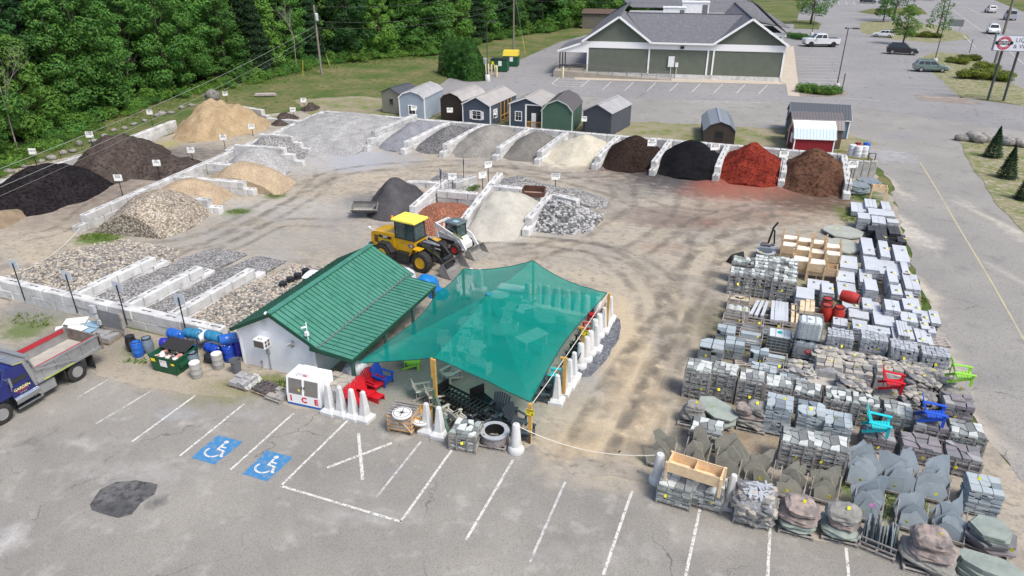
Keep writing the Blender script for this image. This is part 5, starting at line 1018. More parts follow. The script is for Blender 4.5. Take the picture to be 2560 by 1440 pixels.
# stacked black sofa frames
bf=thing('sofa_frames','long stack of black outdoor sofa frames under the front of the net','furniture frames',(*G(1165,1010,.5),.02),-.32)
for z in (.0,.3,.6):
    m=MB()
    for y in (-.35,.35): m.bar((-1.5,y,z+.15),(1.5,y,z+.15),.06,.09)
    for k in range(13): m.bar((-1.45+k*.24,-.35,z+.17),(-1.45+k*.24,.35,z+.17),.09,.025)
    m.build('seat_frame',PC['black'],bf)
m=MB(); m.box(-1.6,-1.52,-.4,.4,0,1.05); [m.bar((-1.56,-.4+k*.1,.3),(-1.56,-.4+k*.1,1.0),.03,.07) for k in range(9)]; m.build('side_frame',PC['black'],bf)
bf=thing('sofa_frames','black sofa frame standing crosswise at the end of the black stack','furniture frames',(*G(1208,992,.8),.02),1.0); m=MB(); m.box(-.35,.35,-.6,.5,.55,.6); [m.box(-.3+k*.12,-.24+k*.12,-.6,.5,.6,.64) for k in range(6)]; m.box(-.4,.4,.5,.56,.3,1.1); m.build('seat_frame',PC['black'],bf); m=MB(); [m.box(x-.03,x+.03,y-.03,y+.03,0,.55) for x in (-.33,.33) for y in (-.55,.45)]; m.build('leg_frame',PC['black'],bf)
tw=thing('timber_props','two dark green timbers leaning behind the front footings','timber',(*G(1090,1075),.02),0); MB().bar((-.3,.5,0),(-.35,.6,1.7),.13).build('timber',m_dg,tw); MB().bar((.9,-.3,0),(-.2,.6,1.3),.13).build('timber',m_dg,tw)
# ================================================================ things along the store front
# ice freezer
ic=thing('ice_freezer','white ice freezer with red ICE letters beside the store','ice freezer',(-20.38,22.25,.02),radians(3)); W_,D_,H_=1.86,1.25,1.55
prof=[(0,.12),(0,.62),(.16,1.5),(D_,1.5),(D_,.12)]
m=MB(); m.add([(x,y,z) for x in (0,W_) for y,z in prof],[(4,3,2,1,0),(5,6,7,8,9),(0,1,6,5),(1,2,7,6),(2,3,8,7),(3,4,9,8),(4,0,5,9)]); m.build('cabinet',white_clean,ic)
MB().box(-.005,W_+.005,-.01,D_+.005,0,.12).build('base',mat('base_blue',(.03,.12,.38)),ic)
m=MB(); m.box(.55,1.25,.25,.95,1.5,1.76); cu_=m.build('cooling_unit',white_clean,ic); text('ICE',.12,red_ink,cu_,M4((1.0,.247,1.63),rx=pi/2),bold=.006)
m_steel=mat('brushed_steel_door',(.30,.28,.26),(.22,.21,.20),sc=1.5,rough=.35,metal=.5)
for a,b in ((.12,.86),(1.0,1.74)):
    m=MB(); f=lambda z:(z-.62)*(.16/.88)-.012; m.add([(a,f(.66),.66),(b,f(.66),.66),(b,f(1.44),1.44),(a,f(1.44),1.44),(a,f(.66)+.012,.66),(b,f(.66)+.012,.66),(b,f(1.44)+.012,1.44),(a,f(1.44)+.012,1.44)],[(0,1,2,3),(1,5,6,2),(4,0,3,7),(3,2,6,7),(5,4,7,6)]); d_=m.build('door',m_steel,ic)
    MB().box(a-.02+(.76 if a<.5 else 0),a+.02+(.76 if a<.5 else 0),f(1.05)-.05,f(1.05)-.02,1.0,1.12).build('handle',black_steel,d_)
for ch,x in (('I',.22),('C',.95),('E',1.62)): text(ch,.42,red_ink,ic,M4((x,-.005,.38),rx=pi/2),ext=.008,bold=.016)
MB().box(.70,.80,-.03,-.02,.88,.98).build('price_tag',yellow_tag,ic)
# pallet helper
def pallet(mb_parent,w,d,m=pallet_wood,h=.14,name='pallet'):
    p=MB(); n=6
    for k in range(n): y=-d/2+(d-.09)*k/(n-1); p.box(-w/2,w/2,y,y+.09,h-.022,h)
    for x in (-w/2,-.04,w/2-.08): p.box(x,x+.08,-d/2,d/2,.022,h-.022)
    for k in (0,2.5,5): y=-d/2+(d-.09)*k/(n-1); p.box(-w/2,w/2,y,y+.09,0,.022)
    return p.build(name,m,mb_parent)
m_block=mat('grey_paver',(.34,.34,.35),(.25,.25,.26),sc=3,rough=.9,rnd=.1,bump=.3); m_dkb=mat('dark_brick',(.07,.07,.08),(.12,.10,.10),sc=2,rough=.85)
m_wrap=mat('plastic_wrap',(.66,.68,.70),(.50,.52,.55),sc=5,rough=.25,spec=.6,bump=.8,bsc=12,alpha=.55)
def loose(t,name,w,d,z,nx,ny,nl,m,h=.1,seed=1,miss=.2):
    r=random.Random(seed); b=MB()
    for l in range(nl):
        for i in range(nx):
            for j in range(ny):
                if l==nl-1 and r.random()<miss: continue
                x=-w/2+(i+.5)*w/nx; y=-d/2+(j+.5)*d/ny
                b.cb((x+r.uniform(-.02,.02),y+r.uniform(-.02,.02),z+(l+.5)*h),(w/nx*.94,d/ny*.94,h*.93),rz=r.uniform(-.08,.08) if l==nl-1 else r.uniform(-.02,.02))
    return b.build(name,m,t)
pt=thing('paver_pallet','low pallet of grey pavers with torn white wrap at the store corner','pallet of pavers',(*G(610,962),.02),-.05); pallet(pt,1.15,1.0); loose(pt,'pavers',1.1,.95,.14,4,4,3,m_block,.09,4)
m=MB(); 
for k in range(10): a=k/9; m.quad((.35+.1*sin(k*2),-.5+a*1.0,.42+.05*sin(k*3)),(.7,-.5+a,.12+.05*cos(k*2)),(.7,-.5+a+.11,.12+.05*cos(k*2+2)),(.35+.1*sin(k*2+2),-.5+a+.11,.42+.05*sin(k*3+3)))
m.build('torn_wrap',m_wrap,pt,smooth=True)
pt=thing('paver_pallet','low pallet of dark charcoal bricks between the pavers and the flagstones','pallet of pavers',(*G(666,978),.02),-.12); pallet(pt,1.1,1.0); loose(pt,'bricks',1.0,.9,.14,7,5,2,m_dkb,.08,5,.35)
pt=thing('paver_pallet','nearly empty pallets with a few flat stones beside the ice freezer','pallet of stone',(*G(700,992),.02),-.1); pallet(pt,1.0,1.1,grey_wood); loose(pt,'stones',.9,.9,.14,3,3,1,mat('flat_stone',(.36,.34,.31),(.27,.26,.25),sc=2),.1,9,.3)
tc=tag(MB().lathe([(.20,0),(.27,.72),(.30,.73),(.30,.78),(.27,.78),(.26,.72),(.19,.05),(.0,.05)],20).build('trash_can',mat('grey_plastic_bin',(.12,.13,.14),rough=.5),loc=(*G(594,932),.02),smooth='auto'),'open grey plastic trash can at the store corner','trash can')
# drums
def drum(px,py,col,label,z=0,lie=None,steel=False,lid=None,h=.88,open_=False,sc=1.0):
    rgb={'blue':(.012,.06,.40),'blue2':(.02,.12,.48),'teal':(.03,.20,.36),'grey':(.16,.21,.26),'steel':(.33,.33,.32),'black':(.02,.02,.022),'white':(.70,.71,.72),'red':(.42,.035,.025),'violet':(.03,.03,.33)}[col]
    mt=mat('drum_'+col,rgb,tuple(c*.8 for c in rgb),sc=3,rough=.35 if not steel else .5,spec=.5,rnd=.06)
    x,y=G(px,py,z); t=thing('steel_drum' if steel else 'plastic_drum',label,'drum',(x,y,z+.02),0,'drums by the dumpster' if py>820 and px<700 else 'drums in the yard')
    R=.285*sc
    pf=[(R*.93,0),(R*.97,.03),(R,.06),(R,h*.31),(R*1.03,h*.33),(R,h*.35),(R,h*.65),(R*1.03,h*.67),(R,h*.69),(R,h-.05),(R*.97,h-.01),(R*.93,h)] if steel or col in('blue','blue2','teal','white','violet') else [(R*.84,0),(R*.9,.05),(R*1.02,h*.3),(R*1.05,h*.5),(R*1.02,h*.7),(R*.82,h*.93),(R*.8,h)]
    m=MB().lathe(pf,24).build('drum_body',mt,t,smooth='auto'); 
    if steel: MB().lathe([(0,h+.002),(R*.88,h+.002),(R*.93,h+.012),(R*.93,h-.0)],24).build('lid',mat('rusty_white_lid',(.72,.68,.62),(.45,.20,.05),sc=3,lo=.55,hi=.7),t)
    elif lid: MB().lathe([(R*.86,h-.04),(R*.86,h+.015),(R*.7,h+.015),(R*.68,h-.005),(0,h-.005)],24).build('lid',black_steel,t)
    else:
        q=MB(); q.tube((R*.55,0,h),(R*.55,0,h+.02),.035,n=8); q.tube((-R*.55,0,h),(-R*.55,0,h+.02),.035,n=8); q.build('bung',white_paint,t)
    if lie is not None:
        t.rotation_euler=(0,pi/2,lie); t.location.z=z+R
    return t
for a in [(348,890,'blue2','upright blue drum at the left of the trio of drums',0,None,False,1),(374,880,'grey','upright grey-blue drum with an open black rim, right of the trio',0,None,False,1),(333,876,'black','black rimmed drum behind the blue one of the trio',0,None,False,1),
  (494,943,'steel','rust topped steel drum nearest the lot',0,None,True,None),(548,920,'steel','second rust topped steel drum, nearer the store',0,None,True,None),(487,917,'grey','grey-blue drum with a black lid between dumpster and steel drums',0,None,False,1),(575,902,'blue','upright blue drum leaning on the pile by the store wall',0,None,False,None),(598,888,'violet','dark blue drum tucked against the store wall',0,None,False,None),
  (517,905,'black','black drum under the blue ones beside the steel drums',0,.3,False,1),(520,878,'blue','dark blue drum lying under the teal one',.35,-.1,False,None),(552,862,'blue2','bright blue drum lying tilted on top of the pile',.95,.75,False,None),(520,848,'teal','teal drum lying on top of the pile',.95,.0,False,None),(497,858,'white','white drum lying in the middle of the pile',.5,1.2,False,None),(505,835,'white','white drum at the back of the pile by the wall',.6,.2,False,None),(468,842,'teal','light blue drum lying behind the black lid of the dumpster',.75,.1,False,None),(428,842,'blue2','blue drum lying behind the dumpster',.75,-.15,False,None),(405,868,'violet','dark blue drum lying left of the dumpster',.25,.4,False,None),(455,880,'blue','blue drum lying low behind the dumpster',.1,.1,False,None)]:
    drum(a[0],a[1],a[2],a[3],z=a[4],lie=a[5],steel=a[6],lid=a[7])
# dumpster
c0=G(371,888,.92); c1=G(438,904,.92); ang_=atan2(c1[1]-c0[1],c1[0]-c0[0]); w_=hypot(c1[0]-c0[0],c1[1]-c0[1])
m_gd=mat('dumpster_green',(.015,.09,.045),(.012,.07,.035),sc=2,rough=.5)
dm=thing('dumpster','green dumpster full of rubbish with its black lid half open','dumpster',(c0[0],c0[1],.02),ang_)
d_=1.55; m=MB(); m.side([(.1,0),(w_-.1,0),(w_,.92),(0,.92)],0,.03); m.side([(.1,0),(w_-.1,0),(w_,.92),(0,.92)],d_-.03,d_)
m.add([(.1,0,0),(.1,d_,0),(0,d_,.92),(0,0,.92),(.13,0,0),(.13,d_,0),(.03,d_,.92),(.03,0,.92)],[(0,1,2,3),(7,6,5,4),(3,2,6,7)]); m.add([(w_-.1,0,0),(w_-.1,d_,0),(w_,d_,.92),(w_,0,.92),(w_-.13,0,0),(w_-.13,d_,0),(w_-.03,d_,.92),(w_-.03,0,.92)],[(3,2,1,0),(4,5,6,7),(7,6,2,3)]); m.box(.1,w_-.1,0,d_,0,.04)
m.box(-.03,w_+.03,-.03,.04,.88,.95); m.box(-.03,w_+.03,d_-.04,d_+.03,.88,.95); m.box(-.03,.04,0,d_,.88,.95); m.box(w_-.04,w_+.03,0,d_,.88,.95); m.build('bin_body',m_gd,dm)
for x in (-.12,w_-.02): MB().box(x,x+.14,.15,1.1,.45,.62).build('lift_pocket',m_gd,dm)
m=MB()
for k in range(12): x=.02+k*(w_-.1)/12; m.add([(x,.75,.96+.02*(k%2)),(x+(w_-.1)/12*.6,.75,.99),(x+(w_-.1)/12,.75,.96),(x,d_+.05,1.18),(x+(w_-.1)/12*.6,d_+.05,1.21),(x+(w_-.1)/12,d_+.05,1.18)],[(0,1,4,3),(1,2,5,4)])
m.build('lid',mat('black_plastic_lid',(.02,.02,.021),rough=.5),dm)
r=random.Random(8); m=MB()
for k in range(60): s=r.uniform(.07,.2); m.rock((r.uniform(.2,w_-.2),r.uniform(.12,.95),r.uniform(.66,.86)),(s,s,s*.5),r,mi=r.choice([0,0,1,2,3]))
m.build('rubbish',[mat('rubbish_white',(.62,.60,.57),rough=.6),mat('rubbish_pink',(.45,.22,.20)),mat('rubbish_grey',(.22,.21,.19)),mat('rubbish_dark',(.06,.06,.055))],dm)
m=MB(); m.box(w_*.4,w_*.66,-.036,-.031,.42,.80); lb_=m.build('label_plate',white_paint,dm); text('W',.13,black_ink,lb_,M4((w_*.47,-.038,.70),rx=pi/2)); text('m',.13,mat('orange_ink',(.8,.25,.02)),lb_,M4((w_*.57,-.038,.70),rx=pi/2)); m=MB(); m.box(w_*.08,w_*.24,-.036,-.031,.62,.80); m.box(w_*.82,w_*.94,-.036,-.031,.60,.72); m.build('warning_sticker',m_cy,dm)
# compass crate group
t=thing('stone_crate','open timber crate of wrapped stone beside the compass paver','crate',(*G(1012,1068),.02),.1); pallet(t,1.15,1.05); m=MB()
for x in (-.6,.56):
    for y in (-.54,.5): m.box(x,x+.05,y,y+.05,.1,1.0)
for z in (.2,.42,.64,.86): m.box(-.6,.6,-.56,-.535,z,z+.07); m.box(.6,.625,-.54,.55,z,z+.07); m.box(-.6,.6,.55,.575,z,z+.07)
m.bar((-.6,-.575,.2),(0,-.575,.9),.02,.06,up=(0,1,0)); m.bar((0,-.575,.9),(.6,-.575,.2),.02,.06,up=(0,1,0)); m.build('crate_frame',cedar,t); loose(t,'wrapped_stone',1.1,1.0,.14,2,2,5,mat('wrapped_white_stone',(.66,.66,.68),(.52,.52,.55),sc=3,rough=.5),.16,3,0)
m=MB(); [m.box(-.62,.62,-.55+k*.19,-.44+k*.19,1.02,1.05) for k in range(6)]; m.build('crate_top',grey_wood,t)
def compass(px,py,z,label,r=.45,base=1.08):
    t=thing('compass_paver',label,'round paver',(*G(px,py,z),base),.2); MB().lathe([(r,0),(r,.07),(r-.02,.09),(0,.09)],32).build('stone_disc',mat('white_cast_stone',(.66,.66,.65),rough=.7),t)
    m=MB()
    for rad in (.80,.84): 
        for k in range(40): a,b=2*pi*k/40,2*pi*(k+1)/40; m.quad((r*rad*cos(a),r*rad*sin(a),.093),(r*(rad+.03)*cos(a),r*(rad+.03)*sin(a),.093),(r*(rad+.03)*cos(b),r*(rad+.03)*sin(b),.093),(r*rad*cos(b),r*rad*sin(b),.093))
    for k in range(8): a=k*pi/4; L=.72 if k%2==0 else .45; m.add([(r*L*cos(a),r*L*sin(a),.094),(r*.08*cos(a+pi/2),r*.08*sin(a+pi/2),.094),(-.0,0,.094)],[(0,1,2)]) 
    for k in range(8): a=k*pi/4; L=.66 if k%2==0 else .4; m.bar((0,0,.0945),(r*L*cos(a),r*L*sin(a),.0945),.03 if k%2==0 else .016,.003)
    m.build('compass_rose',black_ink,t)
compass(1005,1034,1.1,'white round paver with a compass rose on top of the timber crate'); compass(1052,1045,.7,'second compass rose paver in the open box behind the crate',.42,.55)
t=thing('open_crate','open orange pine box behind the compass paver crate','crate',(*G(1048,1060),.02),.1); m=MB(); m.box(-.6,.6,-.5,-.46,0,.75); m.box(-.6,.6,.46,.5,0,.75); m.box(-.6,-.56,-.46,.46,0,.75); m.box(.56,.6,-.46,.46,0,.75); m.box(-.56,.56,-.46,.46,.0,.5); m.build('box_body',dark_wood,t)
# ================================================================ stone yard
ZN=dict(A=(1680,440,3.5556),B=(1680,800,3.2),C=(1600,1050,2.6667),D=(1700,700,6.0),E=(2040,440,6.547),F=(2040,640,6.0))
def zp(z,x,y): a,b,s=ZN[z]; return a+x/s,b+y/s
def plc(z,x,y,w=0,l=0,h=0):
    px,py=zp(z,x,y); X,Y=G(px,py,h); s=ZN[z][2]
    t=(X*sin(-YAW)+Y*cos(-YAW))*cos(TH)+(CH-h)*sin(TH); ph=(CH-h)/sqrt(X*X+Y*Y+(CH-h)**2)
    return X,Y,w/s*t/FPX/.97,l/s*t/FPX/ph
def cells(nx,ny,r,jit=.3):
    P=[[(i/nx+(r.uniform(-jit,jit)/nx if 0<i<nx else r.uniform(-.02,.015)*(1 if i else 1)), j/ny+(r.uniform(-jit,jit)/ny if 0<j<ny else r.uniform(-.02,.015))) for i in range(nx+1)] for j in range(ny+1)]
    out=[]
    for j in range(ny):
        for i in range(nx):
            q=[P[j][i],P[j][i+1],P[j+1][i+1],P[j+1][i]]
            k=r.random()
            if k<.25: # cut a corner to get a five sided stone
                a=r.randrange(4); p=q[a]; m1=tuple((p[c]+q[a-1][c])/2 for c in (0,1)); m2=tuple((p[c]+q[(a+1)%4][c])/2 for c in (0,1)); q=q[:a]+[m1,m2]+q[a+1:]
            out.append(q)
    return out
def stone_mesh(name,seed,nx,ny,nl,mats,jit=.3,top_r=.3,gap=.05,ragged=.03):
    'unit block (1x1x1, origin bottom centre) of stacked irregular stones'
    r=random.Random(seed); b=MB()
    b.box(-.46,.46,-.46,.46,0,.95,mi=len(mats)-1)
    for l in range(nl):
        z0=l/nl; z1=(l+1)/nl
        inner=l<nl-1
        ox,oy=r.uniform(-ragged,ragged)*.5,r.uniform(-ragged,ragged)*.5
        for q in cells(nx,ny,r,jit):
            cx=sum(p[0] for p in q)/len(q); cy=sum(p[1] for p in q)/len(q)
            if inner and .3<cx<.7 and .3<cy<.7: continue
            g=1-gap*r.uniform(.6,1.5); pts=[((cx+(p[0]-cx)*g)-.5+ox,(cy+(p[1]-cy)*g)-.5+oy) for p in q]
            up=r.uniform(0,top_r)/nl if not inner else 0
            T=None
            b.prism(pts,z0+.06/nl,z1-.04/nl+up,mi=r.choices(range(len(mats)-1),[5]+[2]*(len(mats)-2))[0],top=.965)
    return b.mesh(name,mats)
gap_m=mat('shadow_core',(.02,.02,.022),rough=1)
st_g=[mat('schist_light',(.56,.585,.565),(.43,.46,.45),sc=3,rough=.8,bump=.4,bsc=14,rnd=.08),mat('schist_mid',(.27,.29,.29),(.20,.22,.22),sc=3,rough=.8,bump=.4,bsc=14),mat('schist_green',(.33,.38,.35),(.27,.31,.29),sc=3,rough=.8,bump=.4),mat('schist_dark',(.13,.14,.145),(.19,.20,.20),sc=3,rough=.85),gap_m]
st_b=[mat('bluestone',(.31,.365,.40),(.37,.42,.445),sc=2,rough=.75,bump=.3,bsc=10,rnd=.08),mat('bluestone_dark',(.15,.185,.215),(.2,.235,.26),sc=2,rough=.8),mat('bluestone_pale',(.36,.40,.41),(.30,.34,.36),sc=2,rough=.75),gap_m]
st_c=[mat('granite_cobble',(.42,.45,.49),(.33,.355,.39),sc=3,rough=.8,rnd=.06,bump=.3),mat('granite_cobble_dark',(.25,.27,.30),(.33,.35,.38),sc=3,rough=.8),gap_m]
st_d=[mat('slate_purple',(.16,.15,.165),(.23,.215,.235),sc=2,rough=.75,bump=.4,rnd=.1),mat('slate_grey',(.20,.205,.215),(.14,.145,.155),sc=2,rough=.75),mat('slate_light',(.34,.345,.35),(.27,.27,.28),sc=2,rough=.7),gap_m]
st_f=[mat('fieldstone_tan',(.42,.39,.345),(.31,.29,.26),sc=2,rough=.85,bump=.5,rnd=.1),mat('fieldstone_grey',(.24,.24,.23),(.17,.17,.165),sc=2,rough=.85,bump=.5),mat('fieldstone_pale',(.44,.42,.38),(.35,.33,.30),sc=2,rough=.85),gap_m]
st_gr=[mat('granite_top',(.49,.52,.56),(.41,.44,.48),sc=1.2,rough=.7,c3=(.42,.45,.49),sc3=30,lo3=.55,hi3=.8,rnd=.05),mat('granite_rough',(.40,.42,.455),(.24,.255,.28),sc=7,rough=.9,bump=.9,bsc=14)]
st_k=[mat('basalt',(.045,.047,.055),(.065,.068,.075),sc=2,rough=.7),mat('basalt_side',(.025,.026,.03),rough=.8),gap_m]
def round_mesh(seed,mats,sz=.13,n=150,over=.12):
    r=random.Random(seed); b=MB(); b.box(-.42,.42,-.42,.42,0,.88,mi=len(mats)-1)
    for k in range(n):
        f=r.random(); mi=r.randrange(len(mats)-1)
        if f<.34: p=(r.uniform(-.42,.42),r.uniform(-.42,.42),.9+over*r.random()*(1-max(0,0)))
        else: a=r.randrange(4); u=r.uniform(-.45,.45); z=r.uniform(.06,.9); bul=.44+.05*sin(z*pi); p=((u,-bul,z),(u,bul,z),(-bul,u,z),(bul,u,z))[a]
        s=sz*r.uniform(.6,1.25); b.rock(p,(s*1.25,s,s*.62),r,mi=mi)
    return b.mesh('stones_round',mats)
SM={}
def smesh(kind,v):
    k=(kind,v)
    if k not in SM:
        if kind in('round','heap'): SM[k]=round_mesh(v*5+3,st_f if kind=='round' else [st_f[0],st_f[1],st_d[1],gap_m],.15 if kind=='round' else .17,120); return SM[k]
        p=dict(wall=(4,3,13,st_g,.34,.9),flat=(3,3,16,st_b,.16,.3),cob=(6,5,7,st_c,.12,.5),slate=(3,3,9,st_d,.36,1.1),field=(3,3,7,st_f,.36,1.0),brown=(5,3,5,st_g,.30,.7),dark=(3,2,4,st_k,.08,.2),block=(2,2,4,st_b,.04,.1))[kind]
        SM[k]=stone_mesh('stones_'+kind,v*7+len(kind),p[0],p[1],p[2],p[3],p[4],p[5],gap=.05 if kind!='flat' else .025)
    return SM[k]
rs=random.Random(77)
def tagm(t,x,y,z,rot=0):
    m=MB(); m.cb((0,0,.0),(.11,.003,.14),rz=rot); o=m.build('price_tag',yellow_tag,t,loc=(x,y,z)); o.rotation_euler=(rs.uniform(-.5,.5),0,rs.uniform(-.6,.6)); return o
def add(name,me,t,loc,scale,rz=0):
    o=bpy.data.objects.new(name,me); COL.objects.link(o); o.parent=t; o.location=loc; o.scale=scale; o.rotation_euler=(0,0,rz); return o
def stack(kind,z,x,y,h,label,w=1.1,d=1.0,rz=0,tiers=1,frame='wood',tagz=.55,nt=1,cat='stone pallet',grp='pallets of stone in the yard',top=0,pal=True,wrap=False,base=0.0):
    X,Y,_,_=plc(z,x,y,0,0,h+base); t=thing('stone_pallet',label,cat,(X,Y,.02+base),rz,grp)
    th=h/tiers
    for k in range(tiers):
        zb=k*th; v=rs.randrange(4)
        if pal:
            p=pallet(t,w*1.04,d*1.04,grey_wood,h=.13); p.location.z=zb
        add('stones',smesh(kind,v),t,(0,0,zb+.13),(w,d,th-.13),rs.choice([0,pi]) )
        if frame:
            m=MB(); fm=grey_wood if frame!='wire' else galv; b=.045 if frame!='wire' else .012
            for sx in (-1,1):
                for sy in (-1,1): m.box(sx*(w/2+.012)-b,sx*(w/2+.012)+b,sy*(d/2+.012)-b*.5,sy*(d/2+.012)+b*.5,zb+.0,zb+th)
            if frame=='wood':
                for zz in ([.45,.75] if th<1 else [.3,.55,.8]):
                    for sy in (-1,1): m.box(-w/2,w/2,sy*(d/2+.03)-.011,sy*(d/2+.03)+.011,zb+th*zz,zb+th*zz+.075)
                    for sx in (-1,1): m.box(sx*(w/2+.05)-.011,sx*(w/2+.05)+.011,-d/2,d/2,zb+th*zz,zb+th*zz+.075)
                for xx in (-.25,.25): m.box(xx-.035,xx+.035,-d/2-.06,-d/2-.042,zb+.1,zb+th*.95)
            else:
                for q in range(1,5):
                    for sy in (-1,1): m.bar((-w/2,sy*(d/2+.03),zb+th*q/5),(w/2,sy*(d/2+.03),zb+th*q/5),.01)
                    for sx in (-1,1): m.bar((sx*(w/2+.03),-d/2,zb+th*q/5),(sx*(w/2+.03),d/2,zb+th*q/5),.01)
                for q in range(-2,3):
                    for sy in (-1,1): m.bar((q*w/5,sy*(d/2+.03),zb),(q*w/5,sy*(d/2+.03),zb+th),.01)
            m.build('crate_frame' if frame=='wood' else 'wire_cage',fm,t)
    if wrap:
        m=MB(); n=24
        for k in range(n):
            a,b=2*pi*k/n,2*pi*(k+1)/n
            def P(a,zz,s): 
                c,s_=cos(a),sin(a); q=max(abs(c),abs(s_)); return (c/q**.8*(w/2+.05)*s,s_/q**.8*(d/2+.05)*s,zz+.03*sin(a*7+zz*9))
            m.quad(P(a,.1,1.0),P(b,.1,1.0),P(b,h*.8,1.02),P(a,h*.8,1.02)); m.quad(P(a,h*.8,1.02),P(b,h*.8,1.02),P(b,h+.04,.78+.12*sin(b*3)),P(a,h+.04,.78+.12*sin(a*3)))
        m.build('plastic_wrap',m_wrap,t,smooth=True)
    if nt: tagm(t,rs.uniform(-.3,.3),-d/2-.08,h*tagz)
    if top: tagm(t,rs.uniform(-.2,.2),rs.uniform(-.2,.2),h+.06)
    return t
def granite(z,x,y,w,l,h,label,split=1,mats=None,rz=0,c=.19,stone=True,cross=False):
    X,Y,W,L=plc(z,x,y,w,l,h); mats=mats or st_gr; t=thing('granite_stack' if mats is st_gr else 'basalt_stack',label,'stone slabs',(X,Y,.02),rz+rs.uniform(-.02,.02),'granite slab stacks')
    n=max(1,round((h-.1)/c)); c=(h-.1)/n
    b=MB()
    for yy in (-L*.3,L*.3): b.box(-W/2,W/2,yy-.05,yy+.05,0,.1)
    b.build('timber_bearer',grey_wood,t)
    for k in range(n):
        m=MB(); 
        for s in range(split):
            if cross: x0,x1,y0,y1=-W/2,W/2,-L/2+L*s/split+.01,-L/2+L*(s+1)/split-.01
            else: x0,x1,y0,y1=-W/2+W*s/split+.008,-W/2+W*(s+1)/split-.008,-L/2,L/2
            if k==n-1: j=[0]*4
            else: j=[rs.uniform(-.04,.02) for _ in range(4)]
            z0=.1+k*c+.008; z1=.1+(k+1)*c-.006; o=.025
            # rough split sides: mid ring bulges
            xs=[x0+j[0],x1-j[1]]; ys=[y0+j[2],y1-j[3]]; ring=[]; 
            nx_=max(2,int((xs[1]-xs[0])/.25)); ny_=max(2,int((ys[1]-ys[0])/.25))
            pts=[(xs[0]+(xs[1]-xs[0])*i/nx_,ys[0]) for i in range(nx_)]+[(xs[1],ys[0]+(ys[1]-ys[0])*i/ny_) for i in range(ny_)]+[(xs[1]-(xs[1]-xs[0])*i/nx_,ys[1]) for i in range(nx_)]+[(xs[0],ys[1]-(ys[1]-ys[0])*i/ny_) for i in range(ny_)]
            cx=(xs[0]+xs[1])/2; cy=(ys[0]+ys[1])/2; q=len(pts)
            mid=[(a+(o if a>cx else -o)*rs.uniform(-1,1),b_+(o if b_>cy else -o)*rs.uniform(-1,1)) for a,b_ in pts]
            V=[(a,b_,z0) for a,b_ in pts]+[(a,b_,(z0+z1)/2) for a,b_ in mid]+[(a,b_,z1) for a,b_ in pts]
            m.add(V,[tuple(range(q-1,-1,-1))]+[(i,(i+1)%q,q+(i+1)%q,q+i) for i in range(q)]+[(q+i,q+(i+1)%q,2*q+(i+1)%q,2*q+i) for i in range(q)],1); m.add([(a,b_,z1) for a,b_ in pts],[tuple(range(q))],0)
        m.build('slab',mats,t)
    if stone:
        sx,sy=rs.uniform(-W*.25,W*.25),rs.uniform(-L*.3,L*.3)
        m=MB(); m.cb((sx,sy,h+.04),(.14,.09,.08),rz=rs.uniform(0,3)); m.build('paper_weight',m_block,t)
        if rs.random()<.6: o=MB().cb((0,0,0),(.13,.11,.004)).build('price_tag',yellow_tag,t,loc=(sx+.12,sy-.05,h+.03)); o.rotation_euler=(.2,.1,.4)
    return t
